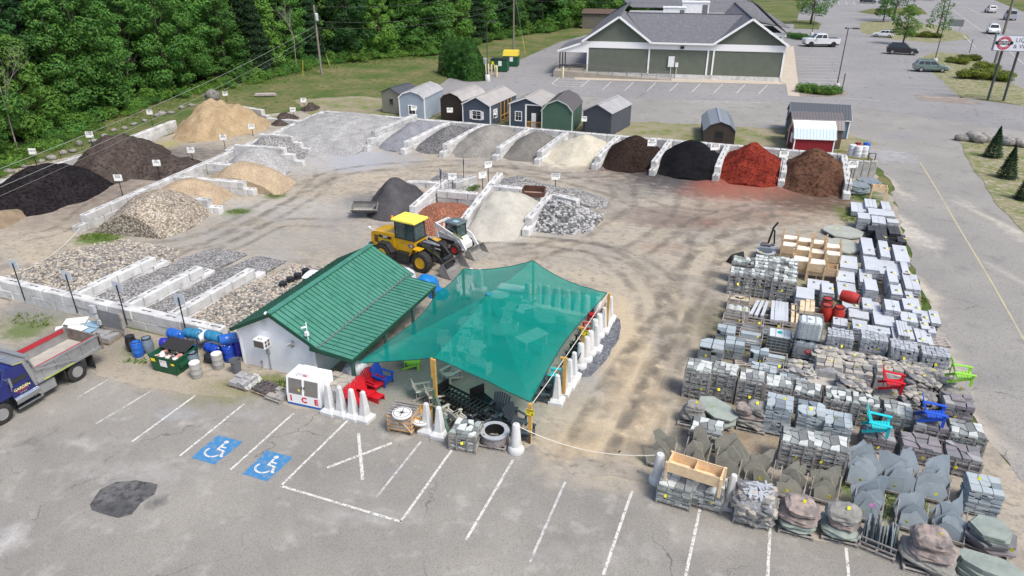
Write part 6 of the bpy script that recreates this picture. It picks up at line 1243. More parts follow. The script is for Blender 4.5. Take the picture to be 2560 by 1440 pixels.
GL=[('E',845,1145,175,255,.75,'narrow pale granite slab stack left of the tall slim one near the black pavers',1),('E',1115,1190,140,250,.85,'tall slim granite slab stack directly below the black pavers',1),('E',1390,1265,205,250,.55,'low granite slab stack at the road edge below the black boxes',1),
('F',490,90,235,180,.75,'granite slab stack just right of the wooden planters',1),('F',830,110,190,190,.95,'tall granite slab stack, second to the right of the wooden planters',1),('F',1065,170,240,200,.6,'wide granite slab stack, third to the right of the wooden planters',1),
('F',440,295,250,200,.5,'worn granite slab with drilled spots beside the open planter',1),('F',745,300,170,190,.65,'small granite slab stack in the gap between the two wide ones',1),('F',1145,290,130,190,1.15,'high narrow granite stack next to the long curb pieces',1),('F',825,430,170,160,1.05,'high granite stack with dark lifting gaps, above the empty pallet',1),('F',1200,490,150,165,.95,'granite stack leaning towards the road above the split pair',1),('F',460,495,250,210,.5,'clean square granite slab above the red barrels',1),('F',520,680,230,200,.4,'granite slab partly hidden behind the red barrels',1),
('F',770,710,135,150,.65,'small granite stack with a yellow tag below the drilled stack',1),('F',900,770,110,150,.4,'small granite block right of the yellow tagged stack',1),('F',1145,740,200,150,.95,'granite stack split down the middle, left of the road edge pair',2),('F',1370,720,120,150,.85,'left stack of the road edge pair of granite',1),('F',1490,745,125,210,.8,'right stack of the road edge pair of granite',1),('F',1400,590,105,110,.6,'little granite stack behind the road edge pair',1),
('F',640,860,270,135,.4,'broad low granite slab right of the red barrels',1),('F',1020,945,275,180,.55,'broad granite slab stack with a yellow tagged stone in its centre',1),('F',1390,915,220,130,.75,'granite stack of two halves above the curb pieces',2),('F',1650,910,140,160,.25,'left of two low granite slabs at the road edge',1),('F',1780,915,130,175,.32,'right of two low granite slabs at the road edge',1),('F',1630,1040,110,100,.5,'granite block beside the road edge above the empty pallet',1),('F',1735,1105,110,90,.45,'granite block closest to the empty pallet',1),
('F',1430,385,200,215,.55,'two long granite curbs lying together at the road edge',2),('F',1270,240,110,220,.3,'dismantled low granite curb layer left of the long curb',1),('F',1335,185,95,185,.55,'single long granite curb at the road edge',1),
('D',1880,195,250,160,.95,'granite slab stack between the brown crates and the golden posts',1),('D',2075,75,300,150,.5,'thin wide granite slab in front of the upturned planters',1),('D',2215,120,165,150,1.15,'tall granite stack touching the red barrels',1),
('F',365,985,200,110,.55,'pallet of grey granite blocks below the red barrels',2),('F',660,1030,200,130,.9,'granite curbs laid crosswise in stripes below the broad low slab',5),('F',945,1105,290,90,.65,'long granite curbs in two rows behind the cobble pallet',2),('F',1300,1085,150,210,.75,'bundle of rough granite posts above the cobble pallets',4),('F',1190,1150,90,190,.5,'thin granite posts leaning left of the rough bundle',2),('F',1415,1150,75,180,.45,'single thick granite post right of the rough bundle',1),('F',1575,1195,150,190,.4,'pair of granite posts with a yellow tag beside the empty pallet',2),('F',1700,1235,70,180,.35,'lone granite post next to the empty pallet',1),
('E',690,510,210,150,.5,'granite slabs at the top of the yard near the grass',2),('E',895,445,170,130,.75,'granite posts bundled at the top of the yard',3),('E',1145,490,130,140,.55,'granite steps at the top of the yard by the road',2),('E',985,585,230,100,.85,'granite slabs in a brown timber box, top of the yard',1),('E',785,650,180,90,1.05,'tall blue-grey block with a dark box on it, top of the yard',1),('E',1195,610,160,90,.55,'blue-grey granite at the road side, top of the yard',1),('E',1025,715,200,110,.9,'white stone in squares inside a dark box, top of the yard',2),('E',1255,735,165,60,.65,'blue block with a white sheet at the road side, top of the yard',1)]
for i,(z,x,y,w_,l_,h_,lb,sp) in enumerate(GL): granite(z,x,y,w_,l_,h_,lb,sp,stone=not(i%5==4) and z!='E' or y>1000,cross=('stripes' in lb or 'two rows' in lb))
for z,x,y,w_,l_,h_,lb,sp in [('E',990,840,260,120,.65,'stack of square black pavers near the top of the yard',3),('E',1075,975,170,150,.7,'tall black paver stack with a yellow tag in its middle',2),('E',1280,885,165,120,.6,'black paver stack by the road behind the open boxes',2),('E',1400,1020,130,110,.45,'black stone box with a yellow tag at the road edge',1)]: granite(z,x,y,w_,l_,h_,lb,sp,mats=[st_k[0],st_k[1]],stone='tag' in lb)
t=thing('open_stone_box','empty black open topped box beside the road',"stone box",(*plc('E',1290,1050,0,0,.45)[:2],.02),-.1,None); m=MB(); m.box(-.5,.5,-.5,-.45,0,.45); m.box(-.5,.5,.45,.5,0,.45); m.box(-.5,-.45,-.45,.45,0,.45); m.box(.45,.5,-.45,.45,0,.45); m.box(-.45,.45,-.45,.45,0,.15); m.build('box_body',[st_k[0]],t)
# caged schist row (row of eight)
R1=[(220,365,1.65,2,'first from the left'),(430,385,1.6,2,'second from the left'),(640,445,1.5,2,'third from the left'),(855,490,1.4,2,'fourth from the left'),(1090,545,1.25,1,'fifth from the left'),(1330,590,1.2,1,'sixth from the left'),(1555,640,1.2,1,'seventh from the left'),(1810,710,1.3,1,'last on the right')]
for x,y,h,n,lb in R1: stack('wall','B',x,y,h,'crated pale green wall stone in the long middle row, '+lb,w=1.12,d=1.02,tiers=n,tagz=.42,rz=rs.uniform(-.05,.05))
# brown crates in three columns
for c,(xs,nm) in enumerate([([(640,750),(620,850)],'left'),([(840,735),(835,800),(805,870)],'middle'),([(1020,755),(1015,830),(1005,905)],'right')]):
    for k,(x,y) in enumerate(xs): stack('brown','A',x,y,1.5,'timber crates of schist stacked two high, %s column, %s'%(nm,['rear','second','front'][k+(3-len(xs) if len(xs)==2 else 0)]),w=1.34,d=.95,tiers=2,nt=k==len(xs)-1,grp='timber crates of schist')
# cobble pallets
for x,y,lb in [(1350,110,'pallet of granite cobbles left of the white wrapped one'),(1620,130,'granite cobble pallet with grey plastic wrapped sides'),(1860,205,'granite cobble pallet with brown stones mixed in the corner'),(2110,255,'granite cobble pallet at the right end of the cobble row')]: stack('cob','B',x,y,1.0,lb,w=1.3,d=1.05,frame=None,wrap=False,nt=1)
# bluestone flat stacks
for z,x,y,h,lb in [('B',865,650,1.55,'tall stack of smooth blue flagstone, left of three'),('B',1120,710,1.35,'stack of smooth blue flagstone, middle of three'),('B',1330,790,1.25,'stack of smooth blue flagstone, right of three'),('C',2300,430,1.2,'stack of pale blue-green flagstone at the right by the road')]: stack('flat',z,x,y,h,lb,w=1.15,d=1.15,frame=None,nt=0,top=1)
# more crates at the front
for z,x,y,h,k,lb,n in [('B',280,850,.95,'wall','single low crate of wall stone behind the standing slates',1),('B',1020,935,1.5,'wall','left of the two tall crates above the standing slates',2),('B',1270,975,1.5,'wall','right of the two tall crates above the standing slates',2),('B',2360,870,1.2,'wall','crate of wall stone at the far right by the road',1),('B',2070,815,1.15,'slate','crate of dark slate carrying the blue chair',1),('B',1650,905,.75,'slate','low purple slate pallet carrying the turquoise chair',1),('B',1990,975,.85,'slate','wide purple slate pallet with round light stones',1),('C',2150,215,.9,'slate','purple slate pallet at the right, below the far crate',1),('C',250,400,.95,'wall','left pallet of rubble stone under the long planter box',1),('C',460,420,.95,'wall','right pallet of rubble stone under the long planter box',1)]:
    stack(k,z,x,y,h,lb,w=1.3 if 'wide' not in lb else 1.5,d=1.1,tiers=n,frame='wire' if 'rubble' in lb else ('wood' if k=='wall' or 'crate' in lb else None),rz=-.05 if z=='C' else 0)
stack('wall','B',-1,-1,1,'x') if 0 else None
t=stack('wall','B',0,0,.95,'crate of wall stone at the canopy front with loose tan stones on top',w=1.15,d=1.1,frame='wood'); X,Y=G(1165,1068,.95); t.location=(X,Y,.02); t.rotation_euler=(0,0,.1); t['group']='pallets of stone in the yard'
# blue block pallets with crates (left middle)
for z,x,y,w_,d_,h,lb in [('D',490,960,1.25,1.1,.95,'pallet of squared blue-green blocks with a wire front'),('D',830,915,1.0,.9,1.0,'pallet of squared blocks in a caged crate, second from the dirt lane'),('D',1200,1060,.95,.8,.85,'pair of pale blue blocks with a brick and yellow tag'),('D',1190,1290,.8,.7,.7,'pale blue blocks behind the third schist crate'),('D',1345,1335,.7,.7,.7,'square pale block with a yellow tag behind the crates'),('B',925,435,.8,.9,.6,'pale block with a white side by the fourth schist crate'),('B',1025,460,.75,.8,.5,'blue-white block beside the wrapped boulders'),('D',700,730,1.0,.9,.9,'two long grey curbs across a crate near the dirt lane')]:
    stack('block',z,x,y,h,lb,w=w_,d=d_,frame='wire' if 'wire' in lb or 'caged' in lb else None,nt=1,top=0)
granite('B',1210,490,230,60,.5,'long pale curb stones lying behind the fifth schist crate',1,mats=[st_f[2],st_f[0]],stone=True)
def crate(z,x,y,w,d,h,label,fill,rz=0,grp='open crates in the yard'):
    X,Y,_,_=plc(z,x,y,0,0,h); t=thing('open_crate',label,'crate',(X,Y,.02),rz,grp); pallet(t,w,d,grey_wood)
    m=MB()
    for sx in (-1,1):
        for sy in (-1,1): m.box(sx*(w/2-.03)-.03,sx*(w/2-.03)+.03,sy*(d/2-.03)-.03,sy*(d/2-.03)+.03,.1,h)
    for zz in (.25,.5,.75,.96):
        z_=h*zz
        for sy in (-1,1): m.box(-w/2,w/2,sy*(d/2)-.012,sy*(d/2)+.012,z_-.07,z_)
        for sx in (-1,1): m.box(sx*(w/2)-.012,sx*(w/2)+.012,-d/2+.02,d/2-.02,z_-.07,z_)
    m.build('crate_frame',mat('bleached_crate',(.42,.38,.35),(.32,.29,.27),sc=5,rough=.85),t)
    if fill=='disc':
        for k in range(3):
            m=MB(); [m.tube((-w*.32+k*w*.32,-d*.36+q*.07,h*.6),(-w*.32+k*w*.32,-d*.36+q*.07+.05,h*.6),.27,n=16) for q in range(9)]; m.build('stone_disc',st_g[0] if 'second' in label else st_f[2],t)
    elif fill=='tan': m=MB(); [m.tube((x_,y_,h*.4),(x_,y_,h*.85),.3,n=16) for x_,y_ in ((-.2,-.1),(.35,-.05),(0,.25))]; m.build('stone_disc',mat('tan_disc',(.52,.45,.34),(.4,.35,.27),sc=3),t)
    elif fill=='slab': m=MB(); m.box(-w/2+.06,w/2-.06,-d/2+.06,d/2-.06,.14,h*.55); m.box(-w/2+.06,w/2-.06,.1,d/2-.08,h*.55,h*.82); m.build('slabs',[st_b[0]],t)
    else: m=MB(); m.box(-w/2+.06,w/2-.06,-d/2+.06,d/2-.06,.14,h*.35); m.build('slabs',[st_b[1]],t)
    tagm(t,w*.3,-d*.3,h+.03)
for z,x,y,w_,d_,h,lb,f in [('A',600,1075,1.25,.8,.8,'first open crate of round tan stones below the brown crates','tan'),('A',590,1165,1.3,.85,.8,'second open crate, full of grey stone discs on edge','disc'),('A',548,1262,1.15,.95,.85,'open bleached crate at the left end of the row of four','dark'),('A',722,1285,1.15,.95,.85,'open bleached crate, second in the row of four','dark'),('A',890,1315,1.15,.95,.85,'open bleached crate, third in the row of four','dark'),('A',1055,1335,1.1,.95,.85,'open bleached crate, fourth in the row of four','dark'),
  ('D',1070,800,1.2,1.1,.9,'crate of one big grey slab with a yellow tag','slab'),('D',1455,1150,1.0,1.0,.8,'broken sided crate with a blue slab inside','slab'),('D',1400,1250,1.0,.9,.75,'plain grey box crate below the broken sided one','slab')]: crate(z,x,y,w_,d_,h,lb,f)
# posts
def posts(z,label,lines,h,wd,m,grp=None,name='stone_posts'):
    X,Y,_,_=plc(z,(lines[0][0]+lines[-1][2])/2,(lines[0][1]+lines[-1][3])/2,0,0,h); t=thing(name,label,'stone posts',(X,Y,.02),0,grp)
    b=MB(); b.box(-.9,.9,.35,.45,0,h-.22); b.box(-.9,.9,-.45,-.35,0,h-.22); b.build('timber_bearer',grey_wood,t)
    for x0,y0,x1,y1 in lines:
        a=plc(z,x0,y0,0,0,h); b_=plc(z,x1,y1,0,0,h); MB().bar((a[0]-X,a[1]-Y,h-.12),(b_[0]-X,b_[1]-Y,h-.12),wd,.2).build('post',m,t)
posts('A','three pale granite posts lying diagonal beside the disc crates',[(770,1100,700,1225),(810,1105,745,1235),(850,1110,800,1240)],.55,.17,st_gr[0])
posts('A','five pale granite posts lying side by side',[(902,1105,890,1275),(935,1108,925,1282),(962,1112,957,1282),(992,1118,988,1285),(1020,1122,1018,1290)],.6,.19,st_gr[0])
m_gold=mat('golden_post_stone',(.62,.52,.36),(.40,.25,.10),sc=3,lo=.5,hi=.68,rough=.8)
posts('A','two short golden cream stone posts behind the water tank',[(1085,1135,1078,1300),(1115,1135,1108,1305)],.7,.26,m_gold)
posts('A','three golden cream stone posts with orange ends',[(1165,1105,1155,1195),(1215,1098,1205,1200),(1250,1105,1245,1205)],.95,.27,m_gold)
# cedar planters
def planter(z,x,y,w,d,h,label,up=True,rz=0,m=mat('planter_wood',(.60,.46,.30),(.50,.36,.22),sc=5,rough=.65,rnd=.1),base=0,legh=.45,xy=None):
    X,Y,_,_=plc(z,x,y,0,0,h+base); 
    if xy: X,Y=xy
    t=thing('planter_box',label,'planter',(X,Y,.02+base),rz,'raised wooden planter boxes')
    bh=h-legh if up else h*.5; z0=legh if up else .0+(h-bh-.0)*0+.0
    if up: z0,z1=legh,h
    else: z0,z1=max(0,h-.55-.0),h   # upside down: box rim at bottom of this body, slatted bottom on top, legs sticking up
    b=MB(); b.box(-w/2,w/2,-d/2,-d/2+.03,z0,z1); b.box(-w/2,w/2,d/2-.03,d/2,z0,z1); b.box(-w/2,-w/2+.03,-d/2+.03,d/2-.03,z0,z1); b.box(w/2-.03,w/2,-d/2+.03,d/2-.03,z0,z1); b.build('box_side',m,t)
    s=MB(); n=int(d/.14); zz=(z0+.03) if up else z1+.004
    for k in range(n): s.box(-w/2+.03,w/2-.03,-d/2+.035+k*(d-.07)/n,-d/2+.03+(k+1)*(d-.07)/n-.012,zz-.0,zz+.02)
    s.build('slatted_bottom',pine_new if up else mat('pale_slats',(.84,.76,.66),(.74,.66,.56),sc=4,rough=.7),t)
    if up: MB().box(-.015,.015,-d/2+.03,d/2-.03,z0+.05,z1-.05).build('divider',m,t)
    for sx in (-1,1):
        for sy in (-1,1):
            l=MB(); x0=sx*(w/2+.03); y0=sy*(d/2+.01)
            if up: l.box(x0-.05,x0+.05,y0-.04,y0+.04,0,z1-.01)
            else: l.box(x0-.05,x0+.05,y0-.04,y0+.04,0 if sy<0 else z0,z1+.5)
            l.build('leg',m,t)
    if not up and z0>.3: # another one nested below
        b=MB(); b.box(-w/2+.06,w/2-.06,-d/2+.1,d/2-.06,max(.3,z0-.3),z0-.01); b.build('nested_box',m,t)
    return t
for i,(x,y,h,w_) in enumerate([(1055,550,1.25,.95),(1185,572,1.15,.95),(1305,590,1.15,.95),(1425,625,1.25,.95),(1045,610,1.2,.9),(1170,645,.95,.9),(1295,672,.95,.9),(1430,690,1.15,.9),(1150,740,1.25,1.0),(1290,765,1.25,1.0)]):
    planter('A',x,y,w_,.85 if i<8 else .95,h,'upturned cedar planter with its legs in the air, '+['rear row, leftmost','rear row, second','rear row, third','rear row, rightmost','second row, leftmost','second row, second','second row, third','second row, rightmost','front row, left','front row, right'][i],up=False)
planter('A',1388,800,1.15,.85,1.0,'open cedar planter on legs at the front right of the group',up=True)
planter('A',1850,90,1.1,.8,1.35,'pale open planter on tall legs at the top of the yard',up=True,m=pine_new,legh=.95)
p1=plc('C',370,300,0,0,1.95); planter('C',375,300,2.05,.72,.9,'long pine planter box standing on the two rubble pallets',up=True,m=pine_new,base=.98,rz=-.12,legh=.42)
# IBC tanks
m_cage=mat('tank_cage',(.33,.35,.36),rough=.4,metal=.5); m_tank=mat('tank_plastic',(.62,.68,.70),(.55,.61,.64),sc=2,rough=.35,alpha=.93); m_dirty=mat('tank_dark',(.10,.12,.12),(.16,.18,.18),sc=2,rough=.4)
def tank(px,py,h,label,full_dark=False,base=0,xy=None,sq=False,s=1.0,lid=None):
    X,Y=xy or G(px,py,h+base); t=thing('liquid_tank',label,'water tank',(X,Y,.02+base),rs.uniform(-.03,.03),'caged plastic tanks')
    w,d=1.2*s,1.0*s; H=h
    MB().chb(-w/2+.05,w/2-.05,-d/2+.05,d/2-.05,.16,H-.02,.08).build('tank_body',m_dirty if full_dark else m_tank,t)
    if full_dark: MB().chb(-w/2+.05,w/2-.05,-d/2+.05,d/2-.05,H-.02,H+.02,.04).build('tank_top',m_tank,t)
    b=MB(); [b.box(x-.1,x+.1,-d/2,d/2,0,.14) for x in (-w/2+.1,0,w/2-.1)]; b.build('skid',black_steel,t)
    m=MB()
    for k in range(6):
        z=.16+(H-.18)*k/5; m.path([(-w/2,-d/2,z),(w/2,-d/2,z),(w/2,d/2,z),(-w/2,d/2,z),(-w/2,-d/2,z)],.014,5)
    for k in range(6):
        x=-w/2+w*k/5; m.tube((x,-d/2,.14),(x,-d/2,H),.012,n=5); m.tube((x,d/2,.14),(x,d/2,H),.012,n=5)
    for k in range(1,5):
        y=-d/2+d*k/5; m.tube((-w/2,y,.14),(-w/2,y,H),.012,n=5); m.tube((w/2,y,.14),(w/2,y,H),.012,n=5)
    for x in (-w*.18,w*.18): m.tube((x,-d/2,H+.03),(x,d/2,H+.03),.014,n=5)
    m.build('cage',m_cage,t)
    MB().tube((0,0,H),(0,0,H+.07),.12,n=14).build('cap',mat('tank_cap_'+(lid or 'white'),{'teal':(.0,.35,.33),'blue':(.03,.12,.45),'white':(.7,.7,.7)}[lid or 'white'],rough=.5),t)
    return t
tank(*zp('D',1500,800),1.1,'single caged water tank with a turquoise cap and dark contents',True,lid='teal')
X,Y=G(*zp('D',1965,590),2.32); tank(0,0,1.16,'lower caged white tank with a red hazard diamond',xy=(X,Y)); tb=tank(0,0,1.16,'upper caged white tank stacked on the one with the red diamond',base=1.17,xy=(X+.03,Y+.02))
hz_=MB(); hz_.add([(.28,-.56,.62),(.10,-.56,.80),(-.08,-.56,.62),(.10,-.56,.44)],[(3,0,1,2)]); dd=tag(None) if 0 else None
lowt=[o for o in COL.objects if o.get('label','').startswith('lower caged')][0]
dp=MB(); dp.box(-.42,.35,-.535,-.53,.38,.88); dpo=dp.build('data_plate',mat('plate_grey',(.25,.26,.27),rough=.5),lowt)
hm=MB(); c_=.13; hm.add([(c_+.19,-.545,.63),(c_,-.545,.82),(c_-.19,-.545,.63),(c_,-.545,.44)],[(3,0,1,2)]); hd=hm.build('hazard_diamond',mat('hazard_red',(.55,.01,.03),rough=.5),lowt); text('UN\n1950',.10,white_clean,hd,M4((c_,-.548,.66),rx=pi/2),ext=.001)
# tanks and drums at the top corner
for (px,py),h,lb in [((2127,408),1.05,'left caged tank under the white drums beyond the mulch row'),((2155,408),1.05,'right caged tank with a blue lid beyond the mulch row')]: tank(px,py,h,lb,lid='blue' if 'right' in lb else None)
for px,py,c,lb in [(2127,372,'white','left of three white drums on top of the tanks'),(2143,376,'white','middle of three white drums on top of the tanks'),(2158,376,'white','right of three white drums on top of the tanks'),(2140,367,'red','red drum with a black rim behind the white drums'),(2162,366,'blue2','blue drum with a white container behind the white drums')]:
    drum(px,py+17,c,lb,z=1.1,lid=c=='red',h=1.1,sc=1.2)
for i,(px,py) in enumerate([(2122,445),(2140,446),(2158,447),(2176,447)]):
    tag(MB().chb(-.28,.28,-.16,.16,0,1.75,.04).build('concrete_slab_post',concrete_old,loc=(*G(px,py),.02)),'grey upright concrete slab at the tanks, '+['leftmost','second','third','rightmost'][i],'concrete slab','upright concrete slabs')
hr=thing('hand_pump_cart','black frame hand cart with a red wheel hub beside the tanks','hand cart',(*G(2170,440),.02),.2); m=MB(); m.path([(-.3,0,.2),(-.3,.1,2.2),(.3,.1,2.2),(.3,0,.2)],.04,6); m.tube((-.3,.08,1.5),(.3,.08,1.5),.035,n=6); m.build('frame',black_steel,hr); MB().tube((-.1,-.1,.35),(.1,-.1,.35),.3,n=14).build('wheel',mat('hub_red',(.4,.02,.03),rough=.5),hr)
# red barrels
for x,y,l,lb in [(175,740,None,'front left upright red barrel with black rim'),(355,765,None,'front right upright red barrel with black rim'),(185,640,None,'rear upright red barrel half hidden by the lying one')]:
    px,py=zp('F',x,y); drum(px,py,'red',lb,z=0,lid=True,h=1.05,sc=1.2) and None
for o in [o for o in COL.objects if 'red barrel with black rim' in o.get('label','') or 'rear upright red barrel' in o.get('label','')]:
    k={'front left':(175,735),'front righ':(355,765),'rear uprig':(185,640)}[o['label'][:10]]; X,Y=G(*zp('F',*k),1.05); o.location=(X,Y,.02)
o=drum(*zp('F',360,660),'red','red barrel lying on its side on top of the upright ones',z=1.05,lie=-.35,lid=True,h=1.05,sc=1.25); 
# boulders, slabs on pallets
m_bl=[mat('boulder_pink',(.33,.27,.24),(.24,.20,.19),sc=1.6,rough=.85,bump=.9,bsc=6,c3=(.16,.145,.14),sc3=3),mat('boulder_grey',(.28,.27,.25),(.19,.19,.18),sc=1.8,rough=.85,bump=.9,bsc=6),mat('boulder_green',(.20,.24,.22),(.27,.31,.28),sc=1.6,rough=.8,bump=.6,bsc=6)]
def bpal(z,x,y,h,label,rocks,w=1.25,d=1.1,rz=0):
    X,Y,_,_=plc(z,x,y,0,0,h*.85); t=thing('boulder_pallet',label,'stone pallet',(X,Y,.02),rz,'pallets of boulders'); pallet(t,w,d,grey_wood); r=random.Random(int(x+y))
    for (cx,cy,cz,sx,sy,sz,mi) in rocks:
        m=MB(); m.crag((sx*.92,sy*.92,sz*.86),r); o=m.build('boulder',m_bl[mi],t,loc=(cx,cy,cz)); o.rotation_euler=(r.uniform(-.12,.12),r.uniform(-.12,.12),r.uniform(-.3,.3))
    tagm(t,.1,-.1,max(c[2]+c[5] for c in rocks)+.05)
bpal('B',180,680,1.15,'rounded grey boulder on a pallet at the left end of the front rows',[(0,0,.5,.62,.5,.36,1),(.05,0,.85,.5,.42,.3,1)])
bpal('B',660,690,1.35,'pile of brown boulders on a pallet beside the angled green slab',[(-.1,0,.35,.75,.6,.28,1),(.0,.05,.7,.7,.55,.22,0),(.2,.05,1.05,.5,.45,.3,1),(-.4,-.1,.95,.4,.4,.25,0)])
bpal('C',1070,570,1.3,'layered pink-brown boulders on a pallet, left of the front boulder row',[(0,0,.35,.72,.6,.25,2),(0,0,.72,.78,.62,.2,0),(.05,0,1.08,.62,.52,.28,0)])
bpal('C',1360,620,1.25,'layered grey boulder with a leaning pallet, second in the front boulder row',[(0,0,.35,.75,.6,.25,2),(.05,0,.7,.6,.5,.2,0),(0,0,1.05,.62,.5,.3,1)])
bpal('C',1960,790,1.45,'large reddish layered boulders in the front row near the right',[(0,0,.38,.98,.72,.26,1),(.05,0,.75,.85,.66,.2,0),(-.05,.05,1.15,.68,.52,.36,0)],w=1.6,d=1.3)
bpal('B',1740,600,.8,'dark boulder pallet carrying the red chair',[(-.3,0,.42,.45,.5,.3,1),(.3,0,.42,.45,.5,.3,1),(0,.1,.62,.5,.4,.2,1)])
bpal('B',2280,560,.95,'dark rock pile carrying the green chair by the road',[(-.3,0,.45,.5,.55,.36,1),(.35,.1,.45,.5,.5,.36,1),(0,-.2,.65,.5,.4,.25,1)])
for z,x,y,h,k,lb,wr in [('B',1240,245,.9,'round','round cream fieldstones in netting below the left cobble pallet',0),('B',1450,290,.85,'round','round grey fieldstones in netting, second of the pair',0),('B',1675,335,.85,'round','pallet of flat round fieldstones behind the red chair',0),('B',1030,365,.85,'round','shiny wrapped pallet of brown fieldstones next to the double tank',1),('B',1260,345,1.05,'field','pallet in torn white plastic, left of two',1),('B',1490,395,1.0,'field','pallet in torn white plastic, right of two',1),('B',1745,400,1.0,'field','white wrapped pallet behind the red chair',1),('B',1940,375,.9,'round','pallet of pale layered fieldstones right of the wrapped ones',0),('B',1460,490,1.1,'heap','heaped dark layered fieldstones in the middle of the yard',0),('B',2010,450,1.15,'heap','tall heap of shingled grey stone near the green chair',0),('B',1985,595,1.05,'heap','dark fieldstone pallet above the blue chair',0),('B',2290,650,1.15,'slate','dark slab pile at the road edge below the green chair',0),('B',2130,430,.9,'round','small white wrapped stone bag left of the green chair',1)]:
    stack(k,z,x,y,h,lb,w=1.25,d=1.05,frame=None,wrap=wr,nt=1 if not wr else 0,top=1)
# loose round stones on the netted ones
# white strip pallet
t=stack('heap','C',775,480,1.25,'pallet of thin white stone strips in torn plastic at the front edge',w=1.3,d=1.15,frame=None,wrap=True,nt=0); m=MB(); r=random.Random(3)
for k in range(26): m.cb((r.uniform(-.45,.45),r.uniform(-.4,.4),1.28+r.uniform(0,.1)),(.5,.08,.05),rz=r.uniform(0,3))
m.build('stone_strip',[st_c[0]],t)
# angled flagstone plates
def plate(t,pts,loc,th,m,rot):
    o=MB().prism(pts,0,th).build('flagstone',m,t,loc=loc); o.rotation_euler=rot; return o
def irr(w,h,r,n=7): return [(w/2*cos(2*pi*k/n+.3)*r.uniform(.85,1.15)*1.1,h/2*sin(2*pi*k/n+.3)*r.uniform(.85,1.15)*1.1) for k in range(n)]
r=random.Random(12)
t=thing('flagstone_pallet','large tilted green flagstone on a pallet between two boulder pallets','stone pallet',(*plc('B',385,700,0,0,.9)[:2],.02),0); pallet(t,1.2,1.1,grey_wood); plate(t,irr(1.9,1.2,r),(-.1,0,.75),.1,m_bl[2],(.1,.25,-.2)); plate(t,irr(1.7,1.1,r),(0,-.2,.35),.09,m_bl[2],(.2,-.05,.1)); MB().box(-.4,.4,-.4,.4,.14,.6).build('support_stones',st_d[1],t); tagm(t,-.3,-.2,1.0)
for z,x,y,s,lb in [('E',440,900,2.6,'large irregular greenish flagstone lying above the planters'),('E',430,1130,2.6,'second irregular greenish flagstone nearer the planters')]:
    t=thing('flagstone_pallet',lb,'stone pallet',(*plc(z,x,y,0,0,.3)[:2],.02),0); plate(t,irr(s,s*.95,r,8),(0,0,.18),.1,mat('sage_flagstone',(.28,.30,.27),(.34,.355,.32),sc=1,rough=.8),(0.02,.03,0)); plate(t,irr(s*.8,s*.8,r,7),(.2,-.1,.06),.1,m_bl[2],(0,0,0)); tagm(t,-.4,.3,.33)
t=thing('flagstone_pallet','heap of dark green flagstones in the grass at the top of the yard','stone pallet',(*plc('E',700,150,0,0,.7)[:2],.02),0)
for k in range(6): plate(t,irr(2.3-k*.12,1.8,r,7),(r.uniform(-.2,.2),r.uniform(-.2,.2),.04+k*.12),.1,st_b[1] if k%2 else m_bl[2],(r.uniform(-.06,.06),r.uniform(-.08,.08),r.uniform(0,3)))
t=thing('flagstone_pallet','flat dark flagstones behind the heap at the top of the yard','stone pallet',(*plc('E',880,70,0,0,.5)[:2],.02),0)
for k in range(4): plate(t,irr(2.2,1.5,r,7),(r.uniform(-.2,.2),r.uniform(-.2,.2),.04+k*.12),.1,st_b[1],(r.uniform(-.03,.03),r.uniform(-.03,.03),r.uniform(0,3)))
t=thing('flagstone_pallet','stack of broad green slabs at the right front corner','stone pallet',(*plc('C',2360,700,0,0,1.0)[:2],.02),-.3); pallet(t,1.5,1.3,grey_wood)
for k in range(6): plate(t,irr(1.6-.06*k,1.25,r,6),(r.uniform(-.15,.15),r.uniform(-.12,.12),.16+k*.13),.10,[st_d[0],st_d[1],m_bl[2]][min(2,k//2)],(r.uniform(-.04,.04),r.uniform(-.04,.06),r.uniform(-.3,.3)))
tagm(t,.7,-.5,.6)
t=thing('flagstone_pallet','big rough green slabs at the bottom right corner of the lot','stone pallet',(*plc('C',2340,970,0,0,.6)[:2],.02),-.25)
for k in range(3): plate(t,irr(1.9,.95,r,9),(r.uniform(-.08,.08),r.uniform(-.08,.08),.04+k*.2),.18,m_bl[2],(0,0,r.uniform(-.1,.1)))
# standing slates
def standing(z,x,y,label,m,n=7,h=1.25,w=1.0,rz=0,seed=1,spread=.115,lean=.36,hg=.8):
    X,Y,_,_=plc(z,x,y,0,0,h*.62); t=thing('standing_flagstones',label,'flagstones',(X,Y,.02),rz,'flagstones stored on edge'); r=random.Random(seed+int(x)); pallet(t,1.05,1.05,grey_wood)
    for k in range(n):
        hh=h*1.12*(r.uniform(.82,1.1)*(1-.52*(n-1-k)/n)); ww=w*r.uniform(.5,.92)
        pk_=r.uniform(-.42,.42)*ww; pts=[(-ww/2*r.uniform(.7,1),0),(ww/2*r.uniform(.7,1),0),(ww/2*r.uniform(.85,1.2),hh*r.uniform(.35,.75)),(pk_+r.uniform(.02,.2)*ww,hh*r.uniform(.9,1.02)),(pk_-r.uniform(.05,.35)*ww,hh*r.uniform(.78,1.0)),(-ww/2*r.uniform(.85,1.2),hh*r.uniform(.35,.75))]
        o=MB().prism(pts,0,.04).build('flagstone',m if k%3 else (st_b[1] if m is st_b[0] else m),t,loc=(r.uniform(-.2,.2),-.42+k*spread,.14)); o.rotation_euler=(pi/2-lean-r.uniform(-.1,.12),r.uniform(-.22,.22),r.uniform(-.22,.22))
    q=MB()
    q.box(-.5,.5,-.54,-.5,.14,.24); q.bar((-.5,-.5,.14),(-.5,.45,.9),.04,.07); q.bar((.5,-.5,.14),(.5,.45,.9),.04,.07); q.build('frame',grey_wood,t)
    tagm(t,r.uniform(-.2,.2),-.5,.5)
